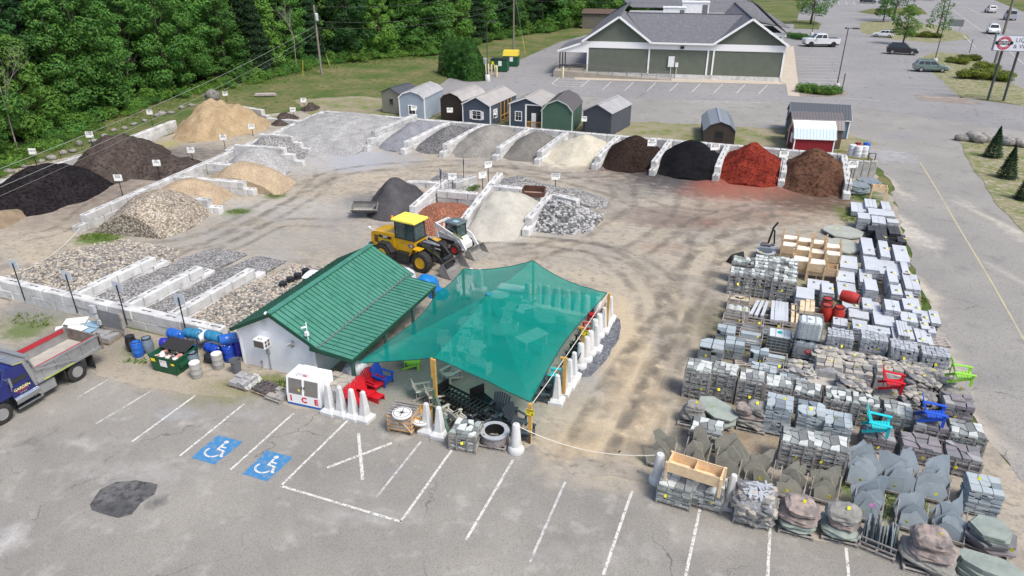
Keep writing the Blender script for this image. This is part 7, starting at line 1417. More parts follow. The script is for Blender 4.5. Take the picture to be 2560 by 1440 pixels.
m_ol=mat('olive_flagstone',(.19,.187,.155),(.26,.255,.215),sc=1.6,rough=.8,bump=.4,rnd=.12); m_bs=mat('blue_slate_plate',(.21,.255,.29),(.28,.325,.36),sc=1.4,rough=.7,bump=.3,rnd=.08)
for i,(z,x,y,m,h,w_,lb) in enumerate([('C',150,200,m_ol,1.1,.95,'olive flagstones on edge at the far left behind the rope footing'),('C',385,190,m_ol,1.25,1.0,'olive flagstones on edge behind the long planter box'),('C',595,250,m_ol,1.4,1.1,'tall olive flagstones on edge right of the long planter box'),('C',805,320,m_ol,1.05,.9,'olive flagstones on edge behind the white strip pallet'),('C',1020,400,m_ol,1.15,1.05,'olive flagstones on edge above the left front boulders'),('C',1245,420,m_ol,1.2,1.1,'rounded olive flagstones on edge above the second front boulders'),
  ('C',1490,290,m_bs,1.6,1.1,'tall blue slate plates on edge, upper left of the blue group'),('C',1740,340,m_bs,1.55,1.15,'tall blue slate plates on edge, upper middle of the blue group'),('C',1985,390,m_bs,1.5,1.2,'tall blue slate plates on edge, upper right of the blue group'),('C',1540,510,m_bs,1.55,1.15,'blue slate plates on edge with a pink pinwheel, lower left'),('C',1820,610,m_bs,1.1,1.1,'shorter blue slate plates on edge behind the slate bundle'),('C',2080,660,m_bs,1.3,1.2,'blue slate plates on edge behind the large reddish boulders')]):
    standing(z,x,y,lb,m,h=h,w=w_,seed=i*3,rz=-.1)
t=thing('slate_bundle','fan of narrow slate blades standing upright in a front pallet crate','flagstones',(*plc('C',1620,740,0,0,.75)[:2],.02),-.25); pallet(t,1.25,1.15,grey_wood); r=random.Random(4)
for k in range(16):
    hh=r.uniform(.8,1.25); ww=r.uniform(.35,.6); o=MB().prism([(-ww/2,0),(ww/2,0),(ww*.3,hh*.8),(r.uniform(-.1,.1),hh),(-ww*.4,hh*.7)],0,.04).build('slate_blade',m_bs if k%3 else m_bl[2],t,loc=(-.5+k*.066,r.uniform(-.25,.25),.14)); o.rotation_euler=(pi/2-.1,0,pi/2+r.uniform(-.25,.25)); o.rotation_euler.y=r.uniform(-.1,.35)
q=MB()
for zz in (.3,.55): q.box(-.6,.6,-.56,-.535,zz,zz+.06); q.box(-.62,-.595,-.55,.55,zz,zz+.06)
q.build('crate_frame',grey_wood,t)
# chairs placed on top of pallets
for c,(z,x,y),h,lb,a in [('red',('B',1770,500),1.02,'red adirondack chair displayed on a boulder pallet in the stone yard',1.5),('lime',('B',2320,440),1.2,'lime green adirondack chair displayed on rocks by the road',1.6),('aqua',('B',1655,840),.95,'turquoise adirondack chair displayed on purple slate',1.5),('blue',('B',2095,755),1.28,'blue adirondack chair displayed on a slate crate',1.5)]:
    X,Y,_,_=plc(z,x,y,0,0,h+.35); adirondack(c,1.12,lb,(X,Y,h),a,'adirondack chairs for sale')
# pinwheel, empty pallets, small items, fire pits
X,Y,_,_=plc('C',1548,530,0,0,1.3); t=thing('pinwheel','small pink pinwheel stuck in the blue slates','pinwheel',(X,Y-.3,.5),0); MB().tube((0,0,0),(0,0,.8),.008,n=5).build('stick',black_steel,t); m=MB(); [m.add([(0,-.02,.8),(.12*cos(a),-.02,.8+.12*sin(a)),(.10*cos(a+.9),-.03,.8+.10*sin(a+.9))],[(0,1,2)]) for a in [k*pi/3 for k in range(6)]]; m.build('vane',mat('pinwheel_pink',(.75,.25,.55)),t)
for z,x,y,lb in [('F',1830,1275,'empty grey pallet at the road edge beside the granite posts'),('F',960,640,'empty pallet between the granite stacks'),('D',980,1210,'grey pallet boards standing between the block pallets'),('F',470,820,'wrapped scraps on a pallet right of the red barrels')]:
    t=thing('empty_pallet',lb,'pallet',(*plc(z,x,y,0,0,.15)[:2],.02),rs.uniform(-.1,.3),'empty pallets'); pallet(t,1.1,1.0,mat('bleached_crate',(.42,.38,.35)))
def firepit(px,py,label,r0=.62,h=.5,base=.14,m=None,xy=None):
    X,Y=xy or G(px,py); t=thing('fire_pit',label,'fire pit',(X,Y,.02),.1); pallet(t,1.3,1.2,grey_wood); m=m or mat('pit_block',(.30,.27,.27),(.20,.18,.185),sc=4,rough=.9,bump=.5)
    R=random.Random(2); b=MB()
    for l in range(4):
        for k in range(16):
            a=2*pi*(k+.5*(l%2))/16; T=Matrix.Translation((0,0,base+l*.11))@Matrix.Rotation(a,4,'Z'); b.chb(r0-.16+R.uniform(-.01,.01),r0+R.uniform(-.01,.01),-.115,.115,0,.105,.012,0,T)
    b.build('ring_block',m,t)
    MB().lathe([(r0+.05,base+.44),(r0+.05,base+.50),(r0-.18,base+.50),(r0-.18,base+.44),(r0+.05,base+.44)],32).build('cap_ring',mat('pit_cap',(.36,.38,.42),(.30,.32,.35),sc=3,rough=.8),t)
    MB().lathe([(r0-.18,.2),(r0-.18,base+.515),(r0-.20,base+.515),(r0-.20,.2),(r0-.18,.2)],32).build('steel_liner',black_steel,t); tagm(t,-.35,-.45,base+.55); return t
firepit(1237,1105,'round stone block fire pit on a pallet at the canopy front')
X,Y,_,_=plc('A',835,660,0,0,.7); firepit(0,0,'fire pit kit with a dark opening left of the upturned planters',xy=(X,Y))
X,Y,_,_=plc('A',850,615,0,0,.9); t=thing('paver_pallet','pallet with small grey blocks on top behind the fire pit kit','pallet of pavers',(X,Y,.02),0); pallet(t,1.2,1.0); MB().box(-.55,.55,-.45,.45,.14,.85).build('covered_stack',mat('blue_grey_cover',(.25,.29,.34),rough=.4),t); loose(t,'blocks',.9,.6,.86,4,2,1,m_dkb,.12,2,.2)
X,Y,_,_=plc('A',590,700,0,0,.6); tag(MB().add([(-.6,-.2,0),(.6,-.2,0),(.6,.5,0),(-.6,.5,0),(-.6,.1,.7),(.6,.1,.7)],[(3,2,1,0),(0,1,5,4),(1,2,5),(2,3,4,5),(3,0,4)]).build('loader_bucket',black_steel,loc=(X,Y,.02),rz=.9),'black attachment blade behind the left schist crates','bucket')
X,Y,_,_=plc('A',890,540,0,0,1.2); t=thing('grapple_attachment','black upright grapple arm standing behind the planters','machine attachment',(X,Y,.02),.2); m=MB(); m.bar((-.3,0,0),(.0,0,1.9),.12); m.bar((.3,0,0),(.1,0,1.7),.10); m.bar((-.3,0,.4),(.3,0,.4),.08); m.bar((0,0,1.9),(.25,0,2.3),.1); m.build('arm_frame',black_steel,t)
# ================================================================ vehicles
def tyre(t,x,y,r,w,rim,side=1,hub=None,dual=False,tread=0,name='wheel'):
    T=M4((x,y,r),rx=pi/2)
    o=MB().lathe([(r*.58,-w/2),(r*.9,-w/2),(r,-w*.38),(r,w*.38),(r*.9,w/2),(r*.58,w/2),(r*.58,-w/2)],28,0,T)
    if tread:
        for k in range(tread):
            a=2*pi*k/tread
            for sgn in (-1,1): o.add([(r*.985*cos(a+q*.07),r*.985*sin(a+q*.07),zz) for q in (-1,1) for zz in (sgn*w*.03,sgn*w*.48)]+[(r*1.035*cos(a+q*.05),r*1.035*sin(a+q*.05),zz) for q in (-1,1) for zz in (sgn*w*.05,sgn*w*.45)],[(4,5,7,6),(0,1,5,4),(2,6,7,3),(0,4,6,2),(1,3,7,5)],0,T)
    wh=o.build(name,rubber,t,smooth='auto')
    f=MB().lathe([(r*.58,-w*.46),(r*.54,-w*.5),(r*.5,-w*.3),(r*.2,-w*.22),(r*.16,-w*.34),(0,-w*.34)],20,0,T if side>0 else T@Matrix.Rotation(pi,4,'X'))
    f.lathe([(r*.58,-w*.46),(r*.57,w*.46)],20,0,T,ribs=1)
    if hub:
        for k in range(hub): a=2*pi*k/hub; f.tube((r*.33*cos(a),r*.33*sin(a),-w*.27),(r*.33*cos(a),r*.33*sin(a),-w*.31),r*.035,n=6,T=T if side>0 else T@Matrix.Rotation(pi,4,'X'))
    f.build('rim',rim,wh,smooth='auto'); return wh
m_rimsil=mat('alloy_rim',(.45,.46,.47),rough=.35,metal=.7); m_chrome=mat('chrome',(.6,.61,.62),rough=.15,metal=1.0)
m_red_l=mat('tail_lamp',(.45,.01,.01),rough=.2); m_head=mat('head_lamp',(.7,.72,.74),rough=.1)
def layered(mb,prof,ys,mi=0):
    'side profile lofted through half widths: ys=[(y,scale_x,scale_z inset)]'
    n=len(prof); cx=sum(p[0] for p in prof)/n; cz=sum(p[1] for p in prof)/n; V=[]
    for y,k in ys: V+=[(cx+(x-cx)*k if k!=1 else x,y,cz+(z-cz)*(k if k!=1 else 1)) for x,z in prof]
    F=[tuple(range(n)),tuple(range(len(V)-1,len(V)-n-1,-1))]
    for a in range(len(ys)-1): F+=[(a*n+i,(a+1)*n+i,(a+1)*n+(i+1)%n,a*n+(i+1)%n) for i in range(n)]
    return mb.add(V,F,mi)
def car(kind,paint,rear,front,label,cat='car',side=1,group='cars on the rear lot and highway'):
    a=G(*rear); b=G(*front); L=hypot(b[0]-a[0],b[1]-a[1]); h=atan2(b[1]-a[1],b[0]-a[0]); L=min(L,6.4 if rear[0]>2400 else 7.6); s=L/4.7
    t=thing(dict(suv='parked_car',pickup='pickup_truck',van='passenger_van')[kind],label,cat,((a[0]+b[0])/2,(a[1]+b[1])/2,.065),h,group); t.scale=(s,s,s)
    W=.92; m=mat('paint_'+paint[0],paint[1],rough=.28,spec=.5,coat=.6)
    if kind=='suv': body=[(-2.3,.42),(-2.33,.75),(-2.28,1.02),(-1.2,1.06),(1.05,1.0),(2.05,.86),(2.3,.68),(2.32,.42),(2.15,.28),(-2.2,.28)]; cab=[(-2.22,1.02,-1.85,1.62),(1.12,1.0,.35,1.62)]; wx=(-1.45,1.42); r=.36
    elif kind=='pickup': body=[(-2.35,.55),(-2.35,1.12),(-.65,1.12),(1.2,1.12),(2.2,1.06),(2.34,.9),(2.34,.48),(2.2,.38),(-2.3,.42)]; cab=[(-.72,1.1,-.55,1.66),(1.3,1.1,.72,1.66)]; wx=(-1.5,1.48); r=.37
    else: body=[(-2.35,.4),(-2.38,1.2),(-1.0,1.22),(1.5,1.2),(2.1,1.05),(2.35,.8),(2.36,.42),(2.2,.3),(-2.25,.3)]; cab=[(-2.36,1.2,-2.25,2.1),(1.75,1.18,.95,2.1)]; wx=(-1.5,1.5); r=.35
    mb=MB(); layered(mb,body,[(-W,.955),(-W+.06,1),(W-.06,1),(W,.955)])
    (xb0,zb0,xt0,zt),(xb1,zb1,xt1,_)=cab; yw,yt=W-.08,W-.24
    mb.add([(xb0,-yw,zb0),(xb1,-yw,zb1),(xb1,yw,zb1),(xb0,yw,zb0),(xt0,-yt,zt),(xt1,-yt,zt),(xt1,yt,zt),(xt0,yt,zt),(xt0+.1,-yt+.08,zt+.05),(xt1-.1,-yt+.08,zt+.05),(xt1-.1,yt-.08,zt+.05),(xt0+.1,yt-.08,zt+.05)],[(4,5,9,8),(5,6,10,9),(6,7,11,10),(7,4,8,11),(8,9,10,11),(0,1,5,4),(1,2,6,5),(2,3,7,6),(3,0,4,7)])
    if kind=='pickup': 
        pass
    bo=mb.build('body',m,t,smooth='auto')
    g=MB()
    def lerp(p,q,k): return tuple(p[i]+(q[i]-p[i])*k for i in range(3))
    def pane(p0,p1,p2,p3,u0,u1,v0,v1,off):
        q=[lerp(lerp(p0,p1,u),lerp(p3,p2,u),v) for u,v in ((u0,v0),(u1,v0),(u1,v1),(u0,v1))]; q=[(x+off[0],y+off[1],z+off[2]) for x,y,z in q]; g.add(q,[(0,1,2,3)])
    for sy in (-1,1):
        P=[(xb0,sy*yw,zb0),(xb1,sy*yw,zb1),(xt1,sy*yt,zt),(xt0,sy*yt,zt)]
        cuts=[(.06,.30),(.33,.60),(.63,.93)] if kind!='van' else [(.04,.28),(.31,.56),(.62,.93)]
        if kind=='pickup': cuts=[(.06,.42),(.46,.92)]
        for u0,u1 in cuts: pane(*P,u0,u1,.10,.86,(0,sy*.012,0))
    pane((xb1,-yw,zb1),(xb1,yw,zb1),(xt1,yt,zt),(xt1,-yt,zt),.06,.94,.08,.92,(.012,0,.006)); pane((xb0,-yw,zb0),(xb0,yw,zb0),(xt0,yt,zt),(xt0,-yt,zt),.08,.92,.12,.88,(-.012,0,.006))
    g.build('windows',glass_dark,t)
    if kind=='pickup': MB().box(-2.28,-.78,-W+.14,W-.14,1.1,1.128).build('bed_cover',black_steel,t)
    if kind=='suv': 
        q=MB(); [q.bar((-1.7,y,1.69),(.3,y,1.69),.04,.04) for y in (-.6,.6)]; q.build('roof_rail',black_steel,t)
    for x in wx:
        for sy in (-1,1): tyre(t,x,sy*(W-.09),r,.24,m_rimsil if kind!='pickup' else black_steel,side=sy)
    for sy in (-1,1):
        MB().box(2.20,2.345,sy*.62-.17,sy*.62+.17,.66,.82).build('headlight',m_head,t); MB().box(-2.35,-2.2,sy*.76-.1,sy*.76+.1,.78,1.0).build('taillight',m_red_l,t)
        MB().box(.75,.92,sy*(W+.06)-.09,sy*(W+.06)+.09,1.02,1.15).build('wing_mirror',m,t)
    MB().box(-2.2,2.2,-W-.004,W+.004,.27,.40).build('sill',mat('black_trim',(.03,.03,.03),rough=.6),t)
    return t
car('pickup',('silver_white',(.62,.64,.66)),(2093,117),(2006,116),'silver white pickup truck parked nose to the building sidewalk','pickup truck')
car('suv',('white',(.75,.76,.77)),(2234,95),(2180,92),'white compact SUV parked by the entrance island')
car('suv',('black',(.02,.02,.028)),(2213,134),(2294,138),'black SUV parked beside the pale young tree')
car('suv',('sage',(.15,.22,.21)),(2281,178),(2367,181),'sage green SUV parked nose to the verge')
car('suv',('white',(.75,.76,.77)),(2470,70),(2494,100),'white car driving towards the camera on the highway, behind the store sign')
car('suv',('white',(.75,.76,.77)),(2489,36),(2462,27),'white car driving away on the far lane of the highway')
car('van',('silver',(.42,.45,.50)),(2543,58),(2505,42),'silver passenger van driving away on the highway','van')
car('suv',('navy',(.03,.035,.06)),(2148,8),(2190,9),'dark SUV parked at the very top of the rear lot')
car('suv',('black',(.02,.02,.028)),(2308,-3),(2330,2),'black car at the top frame edge on the highway')
# ---------------- dump truck (origin at rear axle, +x forward)
dt=thing('dump_truck','blue cab dump truck with a bare metal tipping body, partly out of frame','truck',(-32.78,20.05,.02),radians(-90))
m_alu=mat('bare_aluminium',(.40,.41,.42),(.31,.32,.33),sc=1.2,rough=.38,metal=.55,c3=(.24,.24,.24),sc3=5,lo3=.58,hi3=.75); m_navy=mat('truck_blue',(.006,.012,.13),rough=.22,coat=.8,spec=.5); m_rust=mat('worn_steel',(.22,.20,.18),(.12,.09,.07),sc=2.5,rough=.8); m_redin=mat('faded_red_liner',(.42,.03,.04),(.33,.04,.05),sc=2,rough=.7)
x0,x1=-1.55,2.05; hw=1.18; zf=1.12; zt=1.85
for y in (-1,1):
    m=MB()
    m.add([(x0,y*hw,zf),(x1,y*hw,zf),(x1,y*hw,zt),(x0,y*hw,zt),(x0,y*(hw-.08),zf),(x1,y*(hw-.08),zf),(x1,y*(hw-.08),zt),(x0,y*(hw-.08),zt)],[(0,1,2,3),(5,4,7,6),(3,2,6,7),(1,5,6,2),(4,0,3,7)])
    for k in range(5): xx=x0+.25+k*.72; m.box(xx,xx+.1,min(y*hw,y*(hw+.06)),max(y*hw,y*(hw+.06)),zf+.08,zt-.08)
    m.box(x0,x1,min(y*hw,y*(hw+.13)),max(y*hw,y*(hw+.13)),zf-.02,zf+.1); m.box(x0,x1,min(y*hw,y*(hw+.05)),max(y*hw,y*(hw+.05)),zt-.07,zt+.02); m.build('body_side',m_alu,dt)
MB().box(x0,x1,-hw+.08,hw-.08,zf-.02,zf+.03).build('body_floor',mat('dusty_floor',(.42,.40,.36),(.34,.32,.29),sc=2,rough=.9),dt)
m=MB(); 
for y in (-1,1): MB().box(x0+.2,x1-.02,min(y*(hw-.08),y*(hw-.11)),max(y*(hw-.08),y*(hw-.11)),zt-.22,zt+.03).build('red_liner',m_redin,dt)
m=MB(); m.box(x0-.03,x0+.05,-hw,hw,zf,zt-.02); m.box(x0-.08,x0-.0,-hw-.1,-hw+.12,zf-.1,zt+.1); m.box(x0-.08,x0,hw-.12,hw+.1,zf-.1,zt+.1); m.build('tailgate',m_rust,dt)
m=MB(); m.side([(x1,zf-.1),(x1+.1,zf-.1),(x1+.35,2.45),(x1+.8,2.55),(x1+.8,2.61),(x1+.1,2.56),(x1,1.8)],-hw,hw); m.build('headboard',m_alu,dt)
m=MB(); m.tube((x1+.1,-hw,2.66),(x1+.1,hw+.05,2.66),.1,n=12); m.box(x1+.0,x1+.2,hw-.02,hw+.12,2.5,2.75); m.path([(x1+.1,hw+.1,2.55),(x1-.05,hw+.14,1.85),(x0+1.6,hw+.16,zf+.2)],.035,6); m.build('tarp_roller',m_alu,dt)
m=MB(); m.box(x1-1.9,x1-.3,hw+.131,hw+.135,zf+.0,zf+.085); lp=m.build('decal_strip',mat('decal_yellow',(.42,.44,.10),rough=.5),dt); text('WWW.GARDENMATERIALS.COM',.085,mat('decal_green',(.05,.25,.08)),lp,M4((x1-1.25,hw+.136,zf+.04),rx=pi/2,rz=pi),ext=.001)
m=MB(); m.add([(x1+.35,hw+.004,2.46),(x1+.75,hw+.004,2.545),(x1+.75,hw+.004,2.585),(x1+.35,hw+.004,2.52)],[(0,1,2,3)]); m.build('decal_strip',MATS['decal_yellow'],dt)
m=MB(); m.box(x0+.1,5.2,-.42,-.30,.72,.98); m.box(x0+.1,5.2,.30,.42,.72,.98); [m.box(k,k+.12,-.42,.42,.75,.9) for k in (-1.2,.7,1.8,2.6)]; m.tube((0,-1,.52),(0,1,.52),.12,n=8); m.tube((3.9,-.9,.5),(3.9,.9,.5),.08,n=8); m.build('chassis',mat('chassis_dirt',(.05,.04,.035),(.09,.06,.04),sc=4,rough=.85),dt)
for y in (.72,1.04,-.72,-1.04): tyre(dt,0,y,.51,.26,m_rimsil if abs(y)>1 else black_steel,side=1 if y>0 else -1,hub=10)
for y in (1.0,-1.0): tyre(dt,3.92,y,.51,.28,m_rimsil,side=1 if y>0 else -1,hub=10)
for y in (-1,1): MB().box(-.95,-.92,y*.92-.3,y*.92+.3,.18,.95).build('mud_flap',rubber,dt); MB().box(.62,.66,y*.9-.3,y*.9+.3,.35,.98).build('mud_flap',rubber,dt)
cb=MB(); layered(cb,[(2.35,.85),(2.35,2.35),(2.55,2.52),(3.55,2.52),(3.95,1.75),(5.5,1.45),(5.72,1.25),(5.75,.75),(4.6,.75),(4.35,1.1),(3.5,1.1),(3.25,.75)],[(-1.12,.97),(-1.0,1),(1.0,1),(1.12,.97)]); cab=cb.build('cab',m_navy,dt,smooth='auto')
g=MB(); g.add([(2.72,1.135,1.62),(3.55,1.135,1.62),(3.42,1.10,2.22),(2.72,1.10,2.22)],[(0,1,2,3)]); g.add([(3.62,-.95,2.42),(3.62,.95,2.42),(3.98,.98,1.78),(3.98,-.98,1.78)],[(0,1,2,3)]); g.add([(2.34,-.7,1.75),(2.34,.7,1.75),(2.34,.7,2.25),(2.34,-.7,2.25)],[(0,1,2,3)]); g.build('windows',glass_dark,dt)
dr_=MB(); dr_.box(2.62,3.62,1.118,1.13,.95,1.56); do=dr_.build('door',m_navy,dt); MB().box(2.66,2.80,1.13,1.16,1.35,1.42).build('door_handle',black_steel,do)
T0=M4((3.1,1.137,1.28),rx=pi/2,rz=pi)
text('GARDEN',.20,mat('decal_cream',(.75,.70,.25)),do,T0,ext=.001,bold=.004); text('MATERIALS',.12,mat('decal_red',(.55,.05,.03)),do,M4((3.1,1.137,1.15),rx=pi/2,rz=pi),ext=.001); text('527-4000',.09,MATS['decal_yellow'],do,M4((3.1,1.137,1.04),rx=pi/2,rz=pi),ext=.001)
m=MB(); m.tube((3.75,1.12,2.1),(3.75,1.45,2.05),.02,n=6); m.tube((3.75,1.45,1.5),(3.75,1.45,2.25),.02,n=6); m.box(3.70,3.80,1.38,1.56,1.75,2.25); m.build('wing_mirror',m_chrome,dt)
m=MB(); m.path([(2.42,1.16,.95),(2.42,1.18,2.1),(2.5,1.15,2.3)],.025,6); m.tube((2.7,.3,2.56),(3.1,.3,2.56),.05,n=8); m.tube((3.1,.3,2.56),(3.16,.3,2.56),.08,n=8); m.build('grab_rail',m_chrome,dt)
m=MB(); m.tube((2.15,.95,.72),(3.35,.95,.72),.27,n=18); [m.tube((x,.95,.72),(x+.05,.95,.72),.28,n=18) for x in (2.35,3.0)]; m.box(2.1,3.4,.95,1.25,.36,.42); m.build('fuel_tank',m_chrome,dt,smooth='auto')
m=MB(); m.chb(1.15,2.0,.62,1.16,.42,.92,.04); m.build('tool_box',m_alu,dt)
for o in dt.children:
    if o.name.split('.')[0] in('cab','windows','door','wing_mirror','grab_rail'): o.location.x-=.38
    if o.name.split('.')[0]=='fuel_tank': o.location.x-=.15
m=MB(); m.box(5.5,5.7,-1.1,1.1,.4,.75); m.build('bumper',m_chrome,dt); 
for y in (-.85,.85): MB().box(5.6,5.74,y-.15,y+.15,.9,1.15).build('headlight',m_head,dt)
# ---------------- wheel loader
ld_=thing('wheel_loader','yellow wheel loader with black arms parked behind the store','wheel loader',(-23.05,39.55,.02),radians(-9))
m_yl=mat('loader_yellow',(.62,.36,.008),(.55,.31,.01),sc=2,rough=.35,coat=.3); m_ylt=mat('loader_roof_yellow',(.80,.68,.10),rough=.4); m_gl=mat('tinted_glass',(.05,.09,.09),rough=.06,spec=.8,alpha=.82)
R_=.72
for x in (-1.62,1.70):
    for sy in (-1,1): tyre(ld_,x,sy*.98,R_,.54,m_yl,side=sy,tread=22,hub=12)
m=MB(); layered(m,[(-2.85,.95),(-2.95,1.3),(-2.9,1.95),(-2.5,2.12),(-.75,2.18),(-.75,1.15),(-2.2,1.05)],[(-.72,.97),(-.66,1),(.66,1),(.72,.97)]); m.box(-2.2,-.6,-.6,.6,.9,1.3); en=m.build('engine_cover',m_yl,ld_,smooth='auto')
gr=MB(); [gr.box(-2.6,-2.25,-.735,-.73,1.3+k*.055,1.33+k*.055) for k in range(10)]; gr.build('grille',black_steel,en); MB().box(-2.2,-1.05,-.738,-.732,1.72,1.90).build('dark_band',black_steel,en)
text('200PT',.17,white_clean,en,M4((-1.6,-.742,1.81),rx=pi/2),ext=.001,bold=.004); text('GARDEN',.13,mat('decal_lime',(.25,.55,.08)),en,M4((-1.6,-.738,1.58),rx=pi/2),ext=.001); text('MATERIALS',.13,MATS['decal_red'],en,M4((-1.6,-.738,1.43),rx=pi/2),ext=.001)
MB().box(-3.05,-2.75,-.9,.9,.75,1.15).build('counterweight',mat('loader_black',(.03,.03,.032),rough=.5),ld_)
m=MB(); m.tube((-1.25,.3,2.15),(-1.25,.3,2.55),.06,n=10); m.tube((-1.25,.3,2.55),(-1.4,.3,2.75),.055,n=10); m.build('exhaust',m_rust,ld_)
m=MB(); m.box(-.75,.95,-.68,.68,1.05,1.95); m.build('cab_base',m_yl,ld_)
cbm=MB()
for x,y in ((-.72,-.66),(-.72,.66),(.25,-.70),(.25,.70),(.9,-.6),(.9,.6)): cbm.bar((x,y,1.95),(x*.92 if x>.5 else x,y*.96,3.2),.08)
cbm.box(-.78,1.0,-.72,.72,1.93,1.99); cbm.build('cab_pillar',MATS['loader_black'],ld_)
g=MB(); 
for y in (-.67,.67): g.quad((-.68,y,2.0),(.22,y*1.03,2.0),(.22,y*1.0,3.15),(-.68,y*.97,3.15)); g.quad((.28,y*1.03,2.0),(.88,y*.9,2.0),(.82,y*.88,3.15),(.28,y*1.0,3.15))
g.quad((.92,-.58,2.0),(.92,.58,2.0),(.84,.55,3.15),(.84,-.55,3.15)); g.quad((-.75,-.6,2.0),(-.75,.6,2.0),(-.75,.6,3.15),(-.75,-.6,3.15)); g.build('cab_glass',m_gl,ld_)
m=MB(); m.box(-.3,.2,-.25,.25,1.99,2.3); m.box(-.35,-.2,-.25,.25,2.3,2.8); m.box(.5,.6,-.1,.1,2.0,2.6); m.build('seat',MATS['loader_black'],ld_)
m=MB(); m.chb(-.95,1.08,-.82,.82,3.2,3.34,.05); m.build('cab_roof',m_ylt,ld_); MB().lathe([(.09,0),(.09,.12),(.05,.17),(0,.17)],12,0,M4((-.95,-.6,3.3))).build('beacon',mat('beacon_orange',(.8,.2,.01),rough=.3),ld_)
em=MB(); em.tube((.62,-.70,1.62),(.62,-.695,1.62),.001,n=6); v=[(.62+.26*cos(2*pi*k/20),-.692,1.55+.15*sin(2*pi*k/20)) for k in range(20)]; em.add(v,[tuple(range(20))]); emo=em.build('oval_emblem',mat('emblem_purple',(.20,.05,.30),rough=.5),ld_); e2_=MB(); v=[(.62+.12*cos(2*pi*k/16),-.695,1.55+.11*sin(2*pi*k/16)) for k in range(16)]; e2_.add(v,[tuple(range(16))]); e2_.build('emblem_centre',mat('emblem_green',(.35,.5,.2)),emo); text('527-4000',.11,mat('decal_green',(.05,.25,.08)),ld_,M4((-.15,-.685,1.62),rx=pi/2),ext=.001)
fd_=MB(); fd_.bar((1.15,-.98,1.62),(1.75,-.98,1.62),.56,.05); fd_.bar((1.15,-.98,1.62),(.85,-.98,1.1),.56,.05); fd_.build('fender',m_yl,ld_); fd_=MB(); fd_.bar((1.15,.98,1.62),(1.75,.98,1.62),.56,.05); fd_.bar((1.15,.98,1.62),(.85,.98,1.1),.56,.05); fd_.build('fender',m_yl,ld_)
fd_=MB()
for y in (-.98,.98): fd_=MB(); fd_.bar((-1.9,y,1.5),(-1.2,y,1.5),.5,.05); fd_.bar((-1.2,y,1.5),(-.75,y,.95),.5,.05); fd_.build('rear_fender',MATS['loader_black'],ld_)
m=MB(); m.box(-.7,2.2,-.42,.42,.55,1.1); m.box(.95,1.9,-.5,.5,1.1,1.75); m.tube((-1.62,-.9,.72),(-1.62,.9,.72),.2,n=8); m.tube((1.7,-.9,.72),(1.7,.9,.72),.2,n=8); m.box(-.6,.5,-.85,-.5,.35,1.0); m.build('front_frame',MATS['loader_black'],ld_)
for y in (-.52,.52):
    m=MB(); m.bar((1.15,y,1.75),(2.3,y,1.45),.09,.34); m.bar((2.3,y,1.45),(3.35,y,.45),.09,.32); m.build('lift_arm',MATS['loader_black'],ld_)
    m=MB(); m.tube((1.2,y*.6,1.3),(2.3,y*.7,1.25),.07,n=8); m.tube((1.3,y*.3,1.85),(2.5,0,1.75),.07,n=8); m.build('hydraulic_ram',galv,ld_)
text('WWW.GARDENMATERIALS.COM',.10,MATS['decal_yellow'],ld_,Matrix.Translation((2.2,-.572,1.47))@Matrix.Rotation(radians(24),4,'Y')@Matrix.Rotation(pi/2,4,'X'),ext=.001)
def bucket(t,x,w,h,d,mt,z=0,nm='bucket'):
    m=MB(); P=[(0,.02),(.15,h*.15),(.0,h*.5),(.12,h*.85),(.35,h)]; P=[(x,z+.05),(x-.12,z+h*.35),(x+.02,z+h*.75),(x+.3,z+h)]
    pts=[(x+d,z+.02),(x+.15,z+.02),(x,z+h*.2),(x-.05,z+h*.55),(x+.12,z+h*.85),(x+.32,z+h)]
    for (a,b),(c,e) in zip(pts[:-1],pts[1:]): m.add([(a,-w/2,b),(c,-w/2,e),(c,w/2,e),(a,w/2,b),(a,-w/2,b+.03),(c+.02,-w/2,e+.02),(c+.02,w/2,e+.02),(a,w/2,b+.03)],[(0,1,2,3),(7,6,5,4),(0,4,5,1),(3,2,6,7)])
    for y in (-w/2,w/2-.03): m.side(pts,y,y+.03)
    m.box(x+d-.02,x+d+.1,-w/2,w/2,z,z+.03); return m.build(nm,mt,t)
bk=mat('bucket_steel',(.20,.20,.205),(.30,.29,.27),sc=1.5,rough=.6,metal=.3)
bucket(ld_,3.25,2.3,1.05,.95,bk); m=MB(); m.box(3.05,3.3,-.5,.5,.3,1.1); m.build('quick_coupler',MATS['loader_black'],ld_)
m=MB(); m.path([(-2.4,-.7,2.1),(-2.7,-.95,2.35)],.02,5); m.lathe([(.02,0),(.09,.04),(.1,.14),(0,.18)],10,0,M4((-2.72,-.98,2.3))); m.build('rear_mirror',white_paint,ld_)
# ---------------- skid steer
sx,sy_=G(1146,638); sk=thing('skid_steer','white and black skid steer loader with red wheels behind the yellow loader','skid steer',(sx-.55,sy_+.85,.02),radians(-14))
m_skw=mat('skid_white',(.68,.69,.70),(.58,.59,.60),sc=2,rough=.4); m_rr=mat('rim_red',(.50,.015,.03),rough=.4)
for x in (-.62,.55):
    for y in (-.78,.78): tyre(sk,x,y,.41,.3,m_rr,side=1 if y>0 else -1,tread=16)
m=MB(); layered(m,[(-1.35,.4),(-1.4,1.1),(-1.1,1.4),(.5,1.15),(1.05,.75),(1.05,.35),(.9,.28),(-1.2,.28)],[(-.6,.97),(-.56,1),(.56,1),(.6,.97)]); m.build('chassis_body',m_skw,sk); MB().box(-1.1,.35,-.64,.64,.62,.95).build('side_panel',MATS['loader_black'],sk)
m=MB()
for x,y in ((-.5,-.5),(-.5,.5),(.55,-.5),(.55,.5)): m.bar((x,y,1.2),(x*.9,y,2.15),.07)
